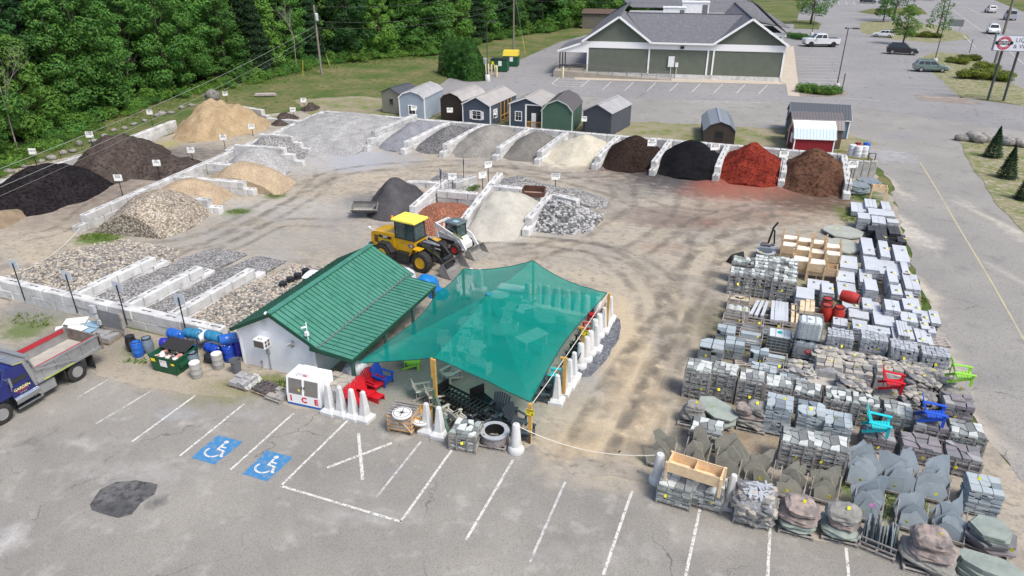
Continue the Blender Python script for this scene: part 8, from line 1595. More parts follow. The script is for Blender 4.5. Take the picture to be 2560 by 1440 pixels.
m.build('cab_pillar',MATS['loader_black'],sk); MB().chb(-.62,.66,-.58,.58,2.15,2.27,.05).build('cab_roof',mat('skid_roof',(.10,.13,.14),rough=.4),sk); MB().box(-.1,.35,-.3,.1,2.275,2.285).build('roof_hatch',mat('hatch_blue',(.28,.42,.46),rough=.2),sk)
g=MB(); [g.quad((-.48,y,1.25),(.5,y,1.25),(.5,y,2.12),(-.48,y,2.12)) for y in (-.5,.5)]; g.quad((.53,-.48,1.1),(.53,.48,1.1),(.5,.48,2.12),(.5,-.48,2.12)); g.build('cab_glass',m_gl,sk); MB().box(-.4,.2,-.3,.3,1.1,1.7).build('seat',MATS['loader_black'],sk)
for y in (-.68,.68):
    m=MB(); m.bar((-1.35,y,1.95),(.9,y,1.2),.1,.24); m.bar((.9,y,1.2),(1.5,y,.35),.1,.22); m.bar((-1.35,y,1.95),(-1.15,y,.9),.09,.16); m.build('lift_arm',m_skw,sk)
m=MB(); m.bar((-1.35,-.68,1.95),(-1.35,.68,1.95),.1,.14); m.tube((-1.25,.0,1.2),(-1.3,.3,1.9),.06,n=8); m.build('cross_tube',m_skw,sk)
m=MB(); m.box(-.55,.35,-.735,-.73,1.42,1.58); lo=m.build('decal_strip',MATS['decal_yellow'],sk); lo.rotation_euler=(0,radians(18),0); lo.location=(.45,0,.03)
bucket(sk,1.55,1.75,.75,.85,mat('bucket_dusty',(.33,.32,.30),(.22,.21,.20),sc=2,rough=.7))
# spare buckets
x,y=G(912,545); t=thing('spare_bucket','grey loader bucket with a toothed white edge standing beside the asphalt pile','bucket',(x,y,.02),radians(-65)); b=bucket(t,-.6,2.1,1.0,1.1,bk); m=MB(); [m.box(.48,.66,-1.0+k*.27,-.88+k*.27,.02,.06) for k in range(8)]; m.build('bucket_tooth',mat('tooth_white',(.55,.54,.50)),t); t.rotation_euler=(0,radians(-35),radians(-70)); t.location.z=.5
x,y=G(1335,478,1.5); t=thing('spare_bucket','rusty open bucket lying on the block wall behind the pale grit','bucket',(x,y,1.15),radians(100)); mr=mat('rusty_bucket',(.12,.055,.035),(.07,.04,.03),sc=2,rough=.8); m=MB(); m.box(-.45,.45,-.95,.95,0,.04); m.box(-.45,.45,-.95,-.9,0,.65); m.box(-.45,.45,.9,.95,0,.65); m.box(.41,.45,-.9,.9,0,.7); m.box(-.45,-.41,-.9,.9,.04,.35); m.build('bucket_shell',mr,t); MB().box(-.38,.38,-.86,.86,.05,.2).build('sediment',mat('dry_mud',(.34,.24,.19),(.26,.18,.15),sc=2),t)
# ---------------- small things around the store
def sack(name,label,px,py,w,d,h,m,seed=1,cat='bag',z=0,dome=.75,rz=0,n=14):
    X,Y=G(px,py); r=random.Random(seed); b=MB(); V=[];F=[]
    for j in range(n+1):
        for i in range(n+1):
            u,v=i/n*2-1,j/n*2-1; k=max(abs(u),abs(v)); zz=h*min(1,(1.0-k**6))*(dome+(1-dome)*(1-u*u)*(1-v*v)); zz+=.07*h*noise.noise((u*3+seed,v*3,seed))*1.5+.05*h*abs(noise.noise((u*7,v*7,seed)))
            q=1-.12*(k**2)*(abs(u*v)**.5) ; V.append((u*w/2*q,v*d/2*q,max(0,zz) if k<1 else 0))
    for j in range(n):
        for i in range(n): a=j*(n+1)+i; F.append((a,a+1,a+n+2,a+n+1))
    b.add(V,F); o=b.build(name,m,smooth=True,loc=(X,Y,.02+z),rz=rz); tag(o,label,cat); return o
m_tarp=mat('blue_tarp',(.008,.20,.55),(.01,.14,.42),sc=3,rough=.4,bump=1,bsc=5); m_wb=mat('white_bag',(.62,.64,.66),(.45,.47,.50),sc=4,rough=.5,bump=.9,bsc=8)
sack('tarp_heap','bright blue tarpaulin heap between the store roof and the canopy',1066,722,1.5,1.4,.95,m_tarp,3,'tarpaulin'); sack('tarp_heap','smaller crumpled blue tarpaulin beside the canopy corner',1098,742,1.2,1.0,.6,m_tarp,6,'tarpaulin')
sack('bulk_bag','white bulk bag behind the store roof, near the loader wheel',1018,705,1.1,1.0,1.0,m_wb,9); 
sack('wrapped_pallet','pallet wrapped in grey white plastic under the porch roof',890,948,1.5,1.3,.95,m_wb,5,'wrapped pallet',rz=.2); t=stack('field','B',0,0,.9,'round wrapped pallet of pale stone beside the ice freezer',w=1.25,d=1.15,frame=None,wrap=True,nt=0); X,Y=G(850,965,.6); t.location=(X,Y,.02)
x,y=G(795,700,1.2); t=thing('portable_toilet','portable toilet with a white domed roof behind the store','portable toilet',(x,y,.02),0); MB().chb(-.58,.58,-.58,.58,0,2.0,.04).build('cabin',mat('toilet_teal',(.04,.12,.11),rough=.5),t); m=MB(); [m.add([(-.6,-.6+k*.12,2.0+.22*(1-((k-5)/5.)**2)),(.6,-.6+k*.12,2.0+.22*(1-((k-5)/5.)**2)),(.6,-.48+k*.12,2.0+.22*(1-((k-4)/5.)**2)),(-.6,-.48+k*.12,2.0+.22*(1-((k-4)/5.)**2))],[(0,1,2,3)]) for k in range(10)]; m.build('roof',mat('toilet_roof',(.68,.74,.78),rough=.4),t,smooth=True); t.scale=(1.15,1.15,.75)
for i,(px,py) in enumerate([(712,724),(730,712),(748,702),(768,690)]): o=drum(px,py+14,'black','black drum in the row behind the store roof, '+['nearest the cobble pile','second in line','third in line','furthest from the cobbles'][i],z=0,lid=True)
sack('cement_mixer_drum','small red mixer drum beside the cobble pile at the store eave',638,765,.7,.6,.5,mat('mixer_red',(.5,.06,.03),rough=.5),2,'mixer')
# electric service panel by the wall
x,y=G(232,845); t=thing('electric_service_board','grey board on timber legs with meter boxes in front of the block wall','utility panel',(x,FY-1.3,.02),0); MB().box(-.1,.05,-.08,.08,0,1.75).build('timber_leg',grey_wood,t); MB().box(1.75,1.9,-.08,.08,0,1.55).build('timber_leg',grey_wood,t); MB().box(.0,1.8,-.02,.04,.45,1.5).build('board',mat('grey_board',(.16,.17,.18),(.21,.22,.23),sc=2,rough=.8),t)
m=MB(); m.box(-.22,.12,-.25,-.08,1.35,1.8); m.box(-.15,.1,-.22,-.08,.95,1.25); m.tube((-.02,-.15,0),(-.02,-.15,1.4),.035,n=6); m.box(.05,.25,-.2,-.08,.6,.9); m.build('meter_box',mat('meter_grey',(.42,.44,.46),rough=.4),t)
t=thing('paver_pallet','pallet of grey slabs and planks in front of the service board','pallet of pavers',(*G(262,850),.02),.2); pallet(t,1.5,1.1); loose(t,'slabs',1.4,1.0,.14,3,2,2,m_block,.12,3,.2)
t=thing('scrap_sheets','crumpled white and glass sheets behind the dump truck tailgate','scrap',(*G(200,832),.02),.3); m=MB(); r=random.Random(5); [m.cb((r.uniform(-.7,.7),r.uniform(-.4,.4),.15+k*.07),(1.2,.8,.02),rz=r.uniform(-.6,.6)) for k in range(7)]; m.build('sheet',[white_clean],t); m=MB(); [m.cb((r.uniform(-.2,.9),r.uniform(-.5,.3),.3+k*.06),(1.0,.6,.02),rz=r.uniform(-.6,.6)) for k in range(4)]; m.build('sheet',mat('bluish_sheet',(.25,.38,.48),rough=.2),t)
tag(MB().cb((0,0,.06),(1.6,.25,.06)).cb((.2,.4,.06),(1.4,.2,.06),rz=.2).build('loose_planks',grey_wood,loc=(*G(8,745),.02)),'loose grey planks on the ground outside the wall at the left edge','planks')
tag(MB().cb((0,0,.2),(3.0,1.6,.05)).cb((0,.1,.3),(2.8,1.2,.06)).cb((.1,0,.1),(3.0,1.5,.05)).build('board_stack',mat('bleached_crate',(.42,.38,.35)),loc=(*G(663,240),.02),rz=.5),'pile of bleached boards in the grass beyond the sand pile','boards')
# dumpsters, bollards, cabinets by the thujas
def bin_(px,py,w,d,h,label,top):
    x,y=G(px,py); t=thing('dumpster',label,'dumpster',(x,y,.02),radians(12),'dumpsters by the rear lane'); MB().box(-w/2,w/2,-d/2,d/2,.15,h).build('bin_body',m_gd,t); m=MB()
    if top=='yellow': m.side([(-d/2-.05,h),(-d/2+.3,h+.8),(d/2,h+.9),(d/2+.05,h)],-w/2,w/2,T=Matrix.Rotation(pi/2,4,'Z')); m.build('lid',mat('bin_yellow',(.62,.48,.05),rough=.5),t)
    else: m.box(-w/2-.05,w/2+.05,-d/2-.05,d/2+.05,h,h+.08); m.build('lid',mat('black_plastic_lid',(.02,.02,.021)),t)
    MB().box(-.1,.5,-d/2-.02,-d/2-.005,h*.5,h*.9).build('label_plate',white_paint,t); MB().box(-w/2+.2,-w/2+.6,-d/2-.02,-d/2-.005,h*.6,h*.85).build('warning_sticker',m_cy,t)
bin_(1250,178,3.0,2.2,2.1,'green dumpster with a black flat lid by the bollards','black'); bin_(1278,165,2.8,2.2,1.9,'green dumpster with a yellow hooded lid','yellow')
for i,(px,py) in enumerate([(1213,190),(1221,188),(1229,190),(1237,191),(1242,192),(1407,196)]): tag(MB().lathe([(.15,0),(.15,1.7),(.11,1.85),(0,1.9)],12).build('bollard',mat('bollard_cream',(.66,.58,.36),rough=.6),loc=(*G(px,py),.05),smooth='auto'),'cream yellow bollard '+['left of the lamp base','just right of the lamp base','third near the dumpster','fourth near the dumpster','nearest the green dumpster','at the corner of the access ramp'][i],'bollard','cream bollards')
tag(MB().chb(-.9,.9,-.7,.7,0,2.2,.08).build('transformer_box',mat('box_green_grey',(.28,.33,.30),rough=.5),loc=(*G(1206,178),.03)),'grey green utility box beside the thuja hedge','utility box')
# ================================================================ vegetation
def leafmat(name,c,c2,c3,rnd=.22): return mat(name,c,c2,sc=.35,rough=.55,c3=c3,sc3=1.6,lo3=.48,hi3=.66,rnd=rnd,sub=.3,spec=.25,det=3)
L_mid=leafmat('leaves_mid_green',(.038,.125,.026),(.075,.195,.036),(.135,.275,.046)); L_dark=leafmat('leaves_dark_green',(.016,.060,.018),(.030,.096,.025),(.058,.145,.034)); L_lime=leafmat('leaves_bright_green',(.075,.195,.032),(.125,.26,.044),(.19,.33,.058)); L_con=leafmat('needles_deep_green',(.014,.044,.020),(.022,.062,.024),(.040,.088,.030)); L_bush=leafmat('leaves_undergrowth',(.065,.165,.028),(.12,.24,.038),(.19,.31,.055))
m_bark=mat('grey_bark',(.13,.11,.09),(.08,.07,.06),sc=4,rough=.95,bump=.6,bsc=12); m_birch=mat('pale_birch_bark',(.30,.28,.25),(.12,.11,.10),sc=4,rough=.9,lo=.5,hi=.7)
def leafy(mb,pts,size,rng,up=.35,asp=.55):
    for (p,n,s) in pts:
        n=(Vector(n)+Vector((rng.uniform(-.6,.6),rng.uniform(-.6,.6),rng.uniform(-.3,.6)+up))).normalized()
        a=n.orthogonal().normalized(); a.rotate(Matrix.Rotation(rng.uniform(0,6.28),3,n)) ; b=n.cross(a); L=size*s*rng.uniform(.7,1.35); W=L*asp
        P=Vector(p); mb.add([P-a*L*.5,P+b*W*.5+n*L*.08,P+a*L*.5-n*L*.10,P-b*W*.5+n*L*.08],[(0,1,2,3)])
def blobs_pts(bl,n,rng,shell=.35):
    tot=sum(b[3]*b[4]*b[5]*0+b[3]*b[4]+b[4]*b[5] for b in bl); out=[]
    for cx,cy,cz,rx,ry,rz in bl:
        k=int(n*(rx*ry+ry*rz)/tot)
        for _ in range(k):
            d=Vector((rng.gauss(0,1),rng.gauss(0,1),rng.gauss(0,1))).normalized()
            q=1-shell*rng.random()**1.6; wob=1+.28*noise.noise((d.x*2.2+cx,d.y*2.2+cy,d.z*2.2+cz))
            if d.z<-.55 and rng.random()<.6: continue
            out.append(((cx+d.x*rx*q*wob,cy+d.y*ry*q*wob,cz+d.z*rz*q*wob),(d.x,d.y,d.z),1))
    return out
def broadleaf(seed,H,R,nleaf,lsize,low=.12,nb=34):
    r=random.Random(seed); bl=[]
    for k in range(nb):
        t=(k+.5)/nb; z=H*(low+(1-low)*t*.93); prof=sin(pi*min(1,(.18+.80*t)))**.62*(1.0 if t<.6 else 1-.45*(t-.6)/.4)
        a=k*2.4+r.uniform(-.5,.5); rad=R*prof*r.uniform(.35,.85); s=R*r.uniform(.26,.46)*(1.1-.45*t)
        bl.append((cos(a)*rad,sin(a)*rad,z,s,s,s*r.uniform(.45,.75)))
    mb=MB(); leafy(mb,blobs_pts(bl,nleaf,r),lsize,r)
    tr=MB(); tr.tube((0,0,-.3),(.2,.1,H*.45),.26*R/4,.16*R/4,9); tr.tube((.2,.1,H*.45),(.1,-.1,H*.85),.16*R/4,.05,7)
    for b in bl[::3]: tr.tube((.12,.05,max(.8,b[2]*.72)),(b[0]*.9,b[1]*.9,b[2]),.075,.02,5)
    return mb,tr
def conifer(seed,H,R,n,lsize):
    r=random.Random(seed); mb=MB(); P=[]
    for k in range(n):
        t=r.random()**.75; z=H*(.06+.93*(1-t)*1.0) if 0 else H*(1-t*.94); rad=R*t**.85; a=r.uniform(0,6.28)
        lay=.5+.5*cos(z*5.2+a*1.0+r.uniform(-.5,.5)); q=(.55+.45*r.random()**.5)*(.72+.28*lay)*(1+.22*noise.noise((cos(a)*1.6,sin(a)*1.6,z*.5+seed)))
        P.append(((cos(a)*rad*q,sin(a)*rad*q,z-.25*rad*q*.6),(cos(a)*.7,sin(a)*.7,.4),1))
    leafy(mb,P,lsize,r,up=.1,asp=.42); tr=MB().tube((0,0,-.3),(0,0,H*.96),.2,.03,8); return mb,tr
def birch(seed,H,R,n):
    r=random.Random(seed); bl=[]
    for k in range(20): t=(k+.5)/20; a=k*2.4; rad=R*r.uniform(.2,.8)*sin(pi*(.2+.75*t)); s=R*r.uniform(.25,.42); bl.append((cos(a)*rad,sin(a)*rad,H*(.42+.56*t),s,s,s*.8))
    mb=MB(); leafy(mb,blobs_pts(bl,n,r,.7),.26,r); tr=MB(); tr.tube((0,0,-.2),(.4,.2,H*.6),.13,.08,8); tr.tube((.4,.2,H*.6),(.3,0,H*.95),.08,.02,6); tr.tube((.3,.1,H*.35),(-1.2,.3,H*.65),.05,.02,5)
    for b in bl[::2]: tr.tube((.35,.15,b[2]*.85),(b[0],b[1],b[2]),.04,.012,4)
    return mb,tr
PROTO=[]
for k,(fn,args,lm,bm_,ds) in enumerate([(broadleaf,(11,17,5.0,11000,.42),L_mid,m_bark,'broad mid green tree'),(broadleaf,(12,19,4.6,11000,.42),L_dark,m_bark,'dark leafy tree'),(broadleaf,(13,14,4.6,9500,.42),L_lime,m_bark,'bright green maple'),(broadleaf,(14,20,5.4,12000,.44),L_mid,m_bark,'tall rounded green tree'),
   (conifer,(21,20,3.8,8500,.46),L_con,m_bark,'dark hemlock'),(conifer,(22,16,3.4,7500,.44),L_con,m_bark,'pointed dark spruce'),(birch,(31,15,3.2,4500),L_mid,m_birch,'pale stemmed birch'),(broadleaf,(15,18,4.4,10000,.40,.3),L_dark,m_bark,'high crowned dark tree')]):
    cm,tm=fn(*args); PROTO.append((cm.mesh('crown',lm),tm.mesh('trunk',bm_,True),ds,args[1]))
def tree(k,x,y,s,label,group='trees of the woods',rz=None,sz=None,name='forest_tree'):
    t=thing(name,label,'tree',(x,y,0),rt.uniform(0,6.28) if rz is None else rz,group); sz=sz or s*rt.uniform(.9,1.12); t.scale=(s,s,sz)
    for nm,me in (('crown',PROTO[k][0]),('trunk',PROTO[k][1])): o=bpy.data.objects.new(nm,me); COL.objects.link(o); o.parent=t
    return t
rt=random.Random(2024)
EDGE=[(-160,530,'at the left frame edge'),(0,425,'above the COMPOST sign'),(100,370,'above the black compost pile'),(200,330,'behind the SUPER LOAM sign'),(300,284,'above the brown loam pile'),(400,254,'left of the sand pile'),(500,233,'above the sand pile'),(600,211,'behind the sand pile sign'),(700,188,'left of the utility pole'),(790,163,'around the utility pole'),(880,156,'right of the utility pole'),(1000,143,'above the storage sheds'),(1090,140,'left of the thuja hedge'),(1190,112,'behind the thuja hedge'),(1290,92,'behind the dumpsters'),(1380,80,'above the grassy bank'),(1470,60,'beside the plank shed'),(1570,48,'behind the green building'),(1700,16,'beyond the green building')]
EW=[(G(a,b),c) for a,b,c in EDGE]
def along(off,step):
    out=[]
    for (p,_),(q,lab) in zip(EW[:-1],EW[1:]):
        dx,dy=q[0]-p[0],q[1]-p[1]; L=hypot(dx,dy); nx,ny=-dy/L,dx/L; n=max(1,round(L/step))
        for k in range(n): t=(k+rt.uniform(.1,.9))/n; out.append((p[0]+dx*t+nx*off+rt.uniform(-1,1),p[1]+dy*t+ny*off+rt.uniform(-1,1),lab))
    return out
cnt=0
for row,(off,step,kinds,smin,smax,desc) in enumerate([(3.4,6.2,[0,2,3,0,5,6,1,2,0],.72,1.05,'in front'),(7.5,6.2,[1,4,3,0,7,6,4,2],.85,1.1,'in second rank'),(13.5,7.0,[4,1,3,7,0,4],1.0,1.25,'deeper in'),(21,8.5,[3,4,1,7],1.15,1.4,'far back'),(31,11,[3,4,1],1.3,1.55,'furthest back')]):
    for x,y,lab in along(off,step):
        far=1+max(0,(y-95))*.004
        k=rt.choice(kinds); tree(k,x,y,rt.uniform(smin,smax)*far,'%s %s, %s'%(PROTO[k][2],desc,lab)); cnt+=1
# dark forest floor under the trees
fl=[p for p,_ in EW]; out_=[(x-55,y+60) for x,y in fl[::-1]]
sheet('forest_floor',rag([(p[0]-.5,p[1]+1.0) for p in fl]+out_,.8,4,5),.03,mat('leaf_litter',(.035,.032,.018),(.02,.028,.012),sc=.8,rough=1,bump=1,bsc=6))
# bare dead trees at the far left and small birches
def bare(px,py,H,label,m=m_birch,seed=1):
    r=random.Random(seed); x,y=G(px,py); t=thing('bare_tree',label,'tree',(x,y,0),0); mb=MB()
    def br(p,d,L,rad,dep):
        q=p+d*L; mb.tube(p,q,rad,rad*.55,6)
        if dep>0:
            for _ in range(3): nd=(d+Vector((r.uniform(-.7,.7),r.uniform(-.7,.7),r.uniform(-.1,.5)))).normalized(); br(p.lerp(q,r.uniform(.5,1)),nd,L*.6,rad*.5,dep-1)
    br(Vector((0,0,0)),Vector((.05,0,1)),H*.5,.08,4); mb.build('trunk',m,t)
bare(48,390,16,'leafless pale grey tree at the top left corner',seed=3); bare(330,258,7,'leafless forked grey sapling in front of the woods above the loam',mat('dead_grey_bark',(.20,.185,.165),rough=.9),seed=5); bare(690,180,9,'thin leaning birch trunk at the woods edge left of the utility pole',seed=8); bare(742,178,12,'slim pale birch left of the utility pole',seed=9)
# undergrowth
def bushmesh(seed,n,R,H,ls,lm,asp=.55):
    r=random.Random(seed); bl=[(r.uniform(-.6,.6)*R,r.uniform(-.6,.6)*R,r.uniform(.25,.6)*H,R*r.uniform(.3,.55),R*r.uniform(.3,.55),H*r.uniform(.25,.42)) for _ in range(9)]; mb=MB(); leafy(mb,blobs_pts(bl,n,r),ls,r,asp=asp); return mb.mesh('foliage',lm)
BU=[bushmesh(1,1500,1.6,1.7,.22,L_bush),bushmesh(2,1500,1.8,1.5,.2,L_mid),bushmesh(3,1300,1.3,2.2,.22,L_lime),bushmesh(4,1200,1.8,1.1,.2,L_bush)]
def bush(k,x,y,s,label,group='bushes along the woods',name='bush'):
    o=bpy.data.objects.new(name,BU[k]); COL.objects.link(o); o.location=(x,y,0); o.rotation_euler=(0,0,rt.uniform(0,6)); o.scale=(s*rt.uniform(.85,1.2),s*rt.uniform(.85,1.2),s*rt.uniform(.8,1.2)); return tag(o,label,'bush',group)
for off,st_,ss in ((-.6,2.6,.8),(.9,2.6,1.1),(2.6,3.4,1.5)):
    for x,y,lab in along(off,st_):
        if lab in('beyond the green building','behind the green building') or (y>118 and off<0): continue
        k=rt.randrange(4); bush(k,x,y,ss*rt.uniform(.75,1.25),['yellow green','mid green','tall bright','low bright'][k]+' bush %s, %s'%({-.6:'by the grass',.9:'along the woods',2.6:'under the trees'}[off],lab))
# grass tufts (uncountable)
r=random.Random(99); mb=MB()
def tuft(x,y,h):
    for _ in range(5):
        a=r.uniform(0,6.28); w=.03; dx,dy=cos(a)*h*.5,sin(a)*h*.5; px_,py_=-sin(a)*w,cos(a)*w; bx,by=x+r.uniform(-.12,.12),y+r.uniform(-.12,.12)
        mb.add([(bx-px_,by-py_,.0),(bx+px_,by+py_,.0),(bx+dx,by+dy,h)],[(0,1,2)])
for x,y,lab in along(-3.0,.25)+along(-1.6,.18)+along(-4.6,.5): 
    if y<135: tuft(x,y,r.uniform(.15,.45))
for px,py,rx,ry,n in [(250,594,50,10,160),(595,530,28,5,60),(690,490,22,4,40),(712,452,14,3,25),(2140,478,40,22,160),(2120,545,18,14,60),(2240,1250,80,60,220),(2130,1190,40,40,120),(1640,1140,20,14,50),(700,965,140,10,220),(1290,1118,14,8,20),(2180,770,24,50,50),(2310,755,16,10,25),(400,905,120,8,70),(80,800,60,20,80),(1900,850,140,120,160),(590,690,20,6,30)]:
    for _ in range(n):
        a=r.uniform(0,6.28); q=sqrt(r.random()); x,y=G(px+rx*q*cos(a),py+ry*q*sin(a)); tuft(x,y,r.uniform(.06,.2))
tag(mb.build('grass_tufts',mat('grass_blades',(.10,.19,.035),(.17,.22,.06),sc=.6,rough=.8,sub=.3,spec=.15)),kind='stuff')
# thuja hedge
def thuja(x,y,H,R,label,seed):
    r=random.Random(seed); P=[]
    for k in range(5200):
        t=r.random(); z=H*t; rad=R*(1-t**1.7)**.8*(.78+.22*r.random()**.4)*(1+.15*noise.noise((z*1.2,seed,0))); a=r.uniform(0,6.28); rad*=1+.16*noise.noise((cos(a)*2.5,sin(a)*2.5,z*.8+seed)); P.append(((cos(a)*rad,sin(a)*rad,z),(cos(a),sin(a),.3),1))
    mb=MB(); leafy(mb,P,.34,r,up=.6,asp=.35); t=thing('thuja',label,'conifer',(x,y,0),0,'thuja hedge'); mb.build('crown',leafmat('thuja_green',(.035,.11,.022),(.055,.15,.03),(.09,.20,.045)),t); MB().tube((0,0,0),(0,0,H*.8),.12,.03,6).build('trunk',m_bark,t)
for i,(px,py,s) in enumerate([(1122,183,.95),(1136,189,1.0),(1152,193,1.02),(1168,196,1.0),(1182,200,.98),(1193,200,.8)]): x,y=G(px,py); thuja(x,y,6.6*s,2.0*s,'dense thuja conifer in the hedge by the lamp, '+['leftmost','second','third','fourth','fifth','rightmost and smallest'][i],i+3)
# small spruces, island trees, shrubs
for i,(px,py,s) in enumerate([(2480,394,.34),(2515,446,.33),(2558,500,.30)]): x,y=G(px,py); tree(5,x,y,s*.9,'young spruce on the right verge, '+['furthest one','middle one','nearest one cut by the frame edge'][i],'young spruces on the right verge',name='young_spruce',sz=s*.62)
L_yng=leafmat('leaves_young_tree',(.10,.20,.04),(.14,.24,.05),(.19,.29,.07))
def lottree(px,py,H,R,label,seed,lm,n=2600,low=.3):
    cm,tm=broadleaf(seed,H,R,n,.36,low,18); x,y=G(px,py); t=thing('parking_lot_tree',label,'tree',(x,y,0),0,'planted trees in the rear lot'); cm.build('crown',lm,t); tm.build('trunk',m_bark,t,smooth=True)
lottree(2026,60,10.5,5.6,'round dark green tree on the small lot island right of the green building',51,L_mid,5000); lottree(2256,112,9,3.4,'pale green young tree beside the white SUV',52,L_yng,3400,.25); lottree(2207,55,9,3.2,'narrow mid green tree on the entrance island',53,L_mid,2800,.2); lottree(2232,52,15,5.5,'sparse grey green tree on the entrance island',54,L_dark,2600,.3); lottree(2340,92,10,3.4,'thin young tree with open branches near the highway',55,L_mid,1500,.18)
L_jun=leafmat('juniper_gold_green',(.13,.17,.025),(.19,.22,.03),(.10,.14,.03))
JU=bushmesh(9,2400,2.2,1.5,.3,L_jun,.4); 
def jun(px,py,s,label): x,y=G(px,py); o=bpy.data.objects.new('juniper_shrub',JU); COL.objects.link(o); o.location=(x,y,0); o.scale=(s,s*.8,s*.7); o.rotation_euler=(0,0,rt.uniform(0,6)); tag(o,label,'shrub','spreading junipers')
for px,py,s,l in [(2400,158,1.3,'leftmost golden juniper on the roadside verge'),(2428,150,1.2,'golden juniper behind the leftmost one'),(2460,172,1.3,'small golden juniper in the middle of the verge'),(2440,196,1.7,'large golden juniper in front, left half'),(2470,198,1.9,'large golden juniper in front, centre'),(2500,197,1.5,'large golden juniper in front, right half'),(2290,92,1.2,'dark juniper under the entrance island trees'),(2320,94,1.5,'broad juniper beside the open branched young tree')]: jun(px,py,s,l)
for i in range(9): x,y=G(2008+i*10,231+i*.6+rt.uniform(-3,3)); bush(i%4 if i%4!=2 else 0,x,y,.9,'low leafy perennial in the planting bed at the lamp post, '+['first','second','third','fourth','fifth','sixth','seventh','eighth','last'][i]+' from the left','perennials in the planting bed','perennial_clump')
for i in range(4): x,y=G(1984+i*10,95+i*2); bush(1,x,y,1.1,'low green shrub at the corner of the green building, '+['first','second','third','last'][i]+' from the left','shrubs at the building corner','shrub')
x,y=G(1178,474); bush(3,x,y,.5,'weedy clump growing among the central gravel bays')
# ================================================================ poles, wires, lamps, big sign
m_pole=mat('weathered_pole',(.26,.23,.20),(.18,.16,.14),sc=3,rough=.95,stretch=(1,1,.2)); 
def upole(px,py,tpy,label,H=None,r0=.17,tilt=(0,0),transformer=False):
    x,y=G(px,py); H=H or ZT(x,y,tpy); t=thing('utility_pole',label,'utility pole',(x,y,0),0); MB().tube((0,0,-.1),(tilt[0],tilt[1],H),r0,r0*.7,10).build('pole_shaft',m_pole,t,smooth='auto')
    if transformer:
        k=.8; MB().lathe([(.28,0),(.3,.05),(.3,1.1),(.2,1.2),(0,1.2)],14,0,M4((.38,-.1,H*.78))).build('transformer',mat('transformer_grey',(.50,.52,.54),rough=.4),t,smooth='auto'); m=MB(); m.tube((.38,-.1,H*.78+1.2),(.38,-.1,H*.78+1.6),.05,n=6); m.bar((-.1,0,H-.5),(.6,0,H-.5),.08); m.bar((0,0,H*.85),(.4,0,H*.85),.06); m.build('bracket',galv,t)
    return Vector((x+tilt[0],y+tilt[1],H))
p1=upole(804,186,12,'weathered utility pole with a transformer at the woods edge',transformer=True,r0=.2); p2=upole(1284,127,-60,'tall weathered utility pole behind the dumpsters',r0=.2)
p3=upole(2370,156,-60,'thick grey utility pole at the highway verge',r0=.0) if 0 else None
x,y=G(2370+70,165); 
pb=G(2483,165); t=thing('utility_pole','thick grey utility pole behind the store sign','utility pole',(*G(2380+105,158),0),0); 
t.location=(*G(2487,158),0); MB().tube((0,0,0),(0,0,19),.28,.2,10).build('pole_shaft',m_pole,t,smooth='auto')
m_wire=mat('wire_grey',(.10,.10,.10),rough=.7); m_wl=mat('wire_pale',(.30,.31,.30),rough=.6)
pA=p1-Vector((0,0,.3)); pB=p2-Vector((0,0,.5))
def wire(a,b,sag,label,m=m_wire,r=.022): cable('overhead_wire',label,'wire',a,b,sag,r,m,30,'overhead wires')
wire(p1+Vector((0,0,-.2)),p2+Vector((0,0,-2.0)),1.4,'uppermost wire between the two utility poles'); wire(p1+Vector((0,0,-2.6)),p2+Vector((0,0,-4.6)),1.6,'second wire between the two utility poles'); wire(p1+Vector((0,0,-3.6)),p2+Vector((0,0,-5.6)),1.6,'third wire between the two utility poles')
ex=Vector((*G(2000,-40),22)) if 0 else Vector((p2.x+120,p2.y+20,19)); wire(p2+Vector((0,0,-2)),ex,2.5,'upper wire running right from the second utility pole'); wire(p2+Vector((0,0,-4.6)),ex+Vector((0,0,-2)),2.5,'lower wire running right from the second utility pole')
def through(px,py,z): x,y=G(px,py,z); return Vector((x,y,z))
e1=through(-120,500,6.0); wire(p1+Vector((0,0,-3.2)),through(0,422,5.5),.8,'upper twisted cable falling from the pole to the left edge',m_wl,.02); wire(p1+Vector((0,0,-4.2)),through(0,468,5.2),.8,'middle cable falling from the pole across the loam piles',m_wl,.016); wire(p1+Vector((0,0,-4.8)),through(0,490,5.0),.8,'thin lower cable falling from the pole across the loam piles',m_wl,.009)
wire(through(200,570,1.1),through(20,690,1.2),.5,'thin rope from the left wall corner down to the front wall',rope,.02)
wire(p2+Vector((0,0,-2)),through(1313,132,0),.0,'guy wire of the tall utility pole',m_wl,.02); wire(p1+Vector((0,0,-3)),through(826,166,0),.0,'guy wire of the utility pole with the transformer',m_wl,.02)
for (a,b),l in ((((1303,95),(1313,132)),'yellow guard on the guy wire behind the dumpsters'),(((762,150),(757,188)),'yellow guard on the guy wire left of the pole'),(((814,135),(825,166)),'yellow guard on the guy wire right of the pole')):
    q=Vector((*G(*b),0)); p=Vector((q.x,q.y,0)); zt_=ZT(q.x,q.y,a[1]); tp=Vector((q.x-.6 if a[0]<b[0] else q.x+.4,q.y,zt_)); tag(MB().tube(q,tp,.05,.05,6).build('guy_guard',mat('guard_yellow',(.6,.5,.08),rough=.5)),l,'guy wire guard','yellow guy guards')
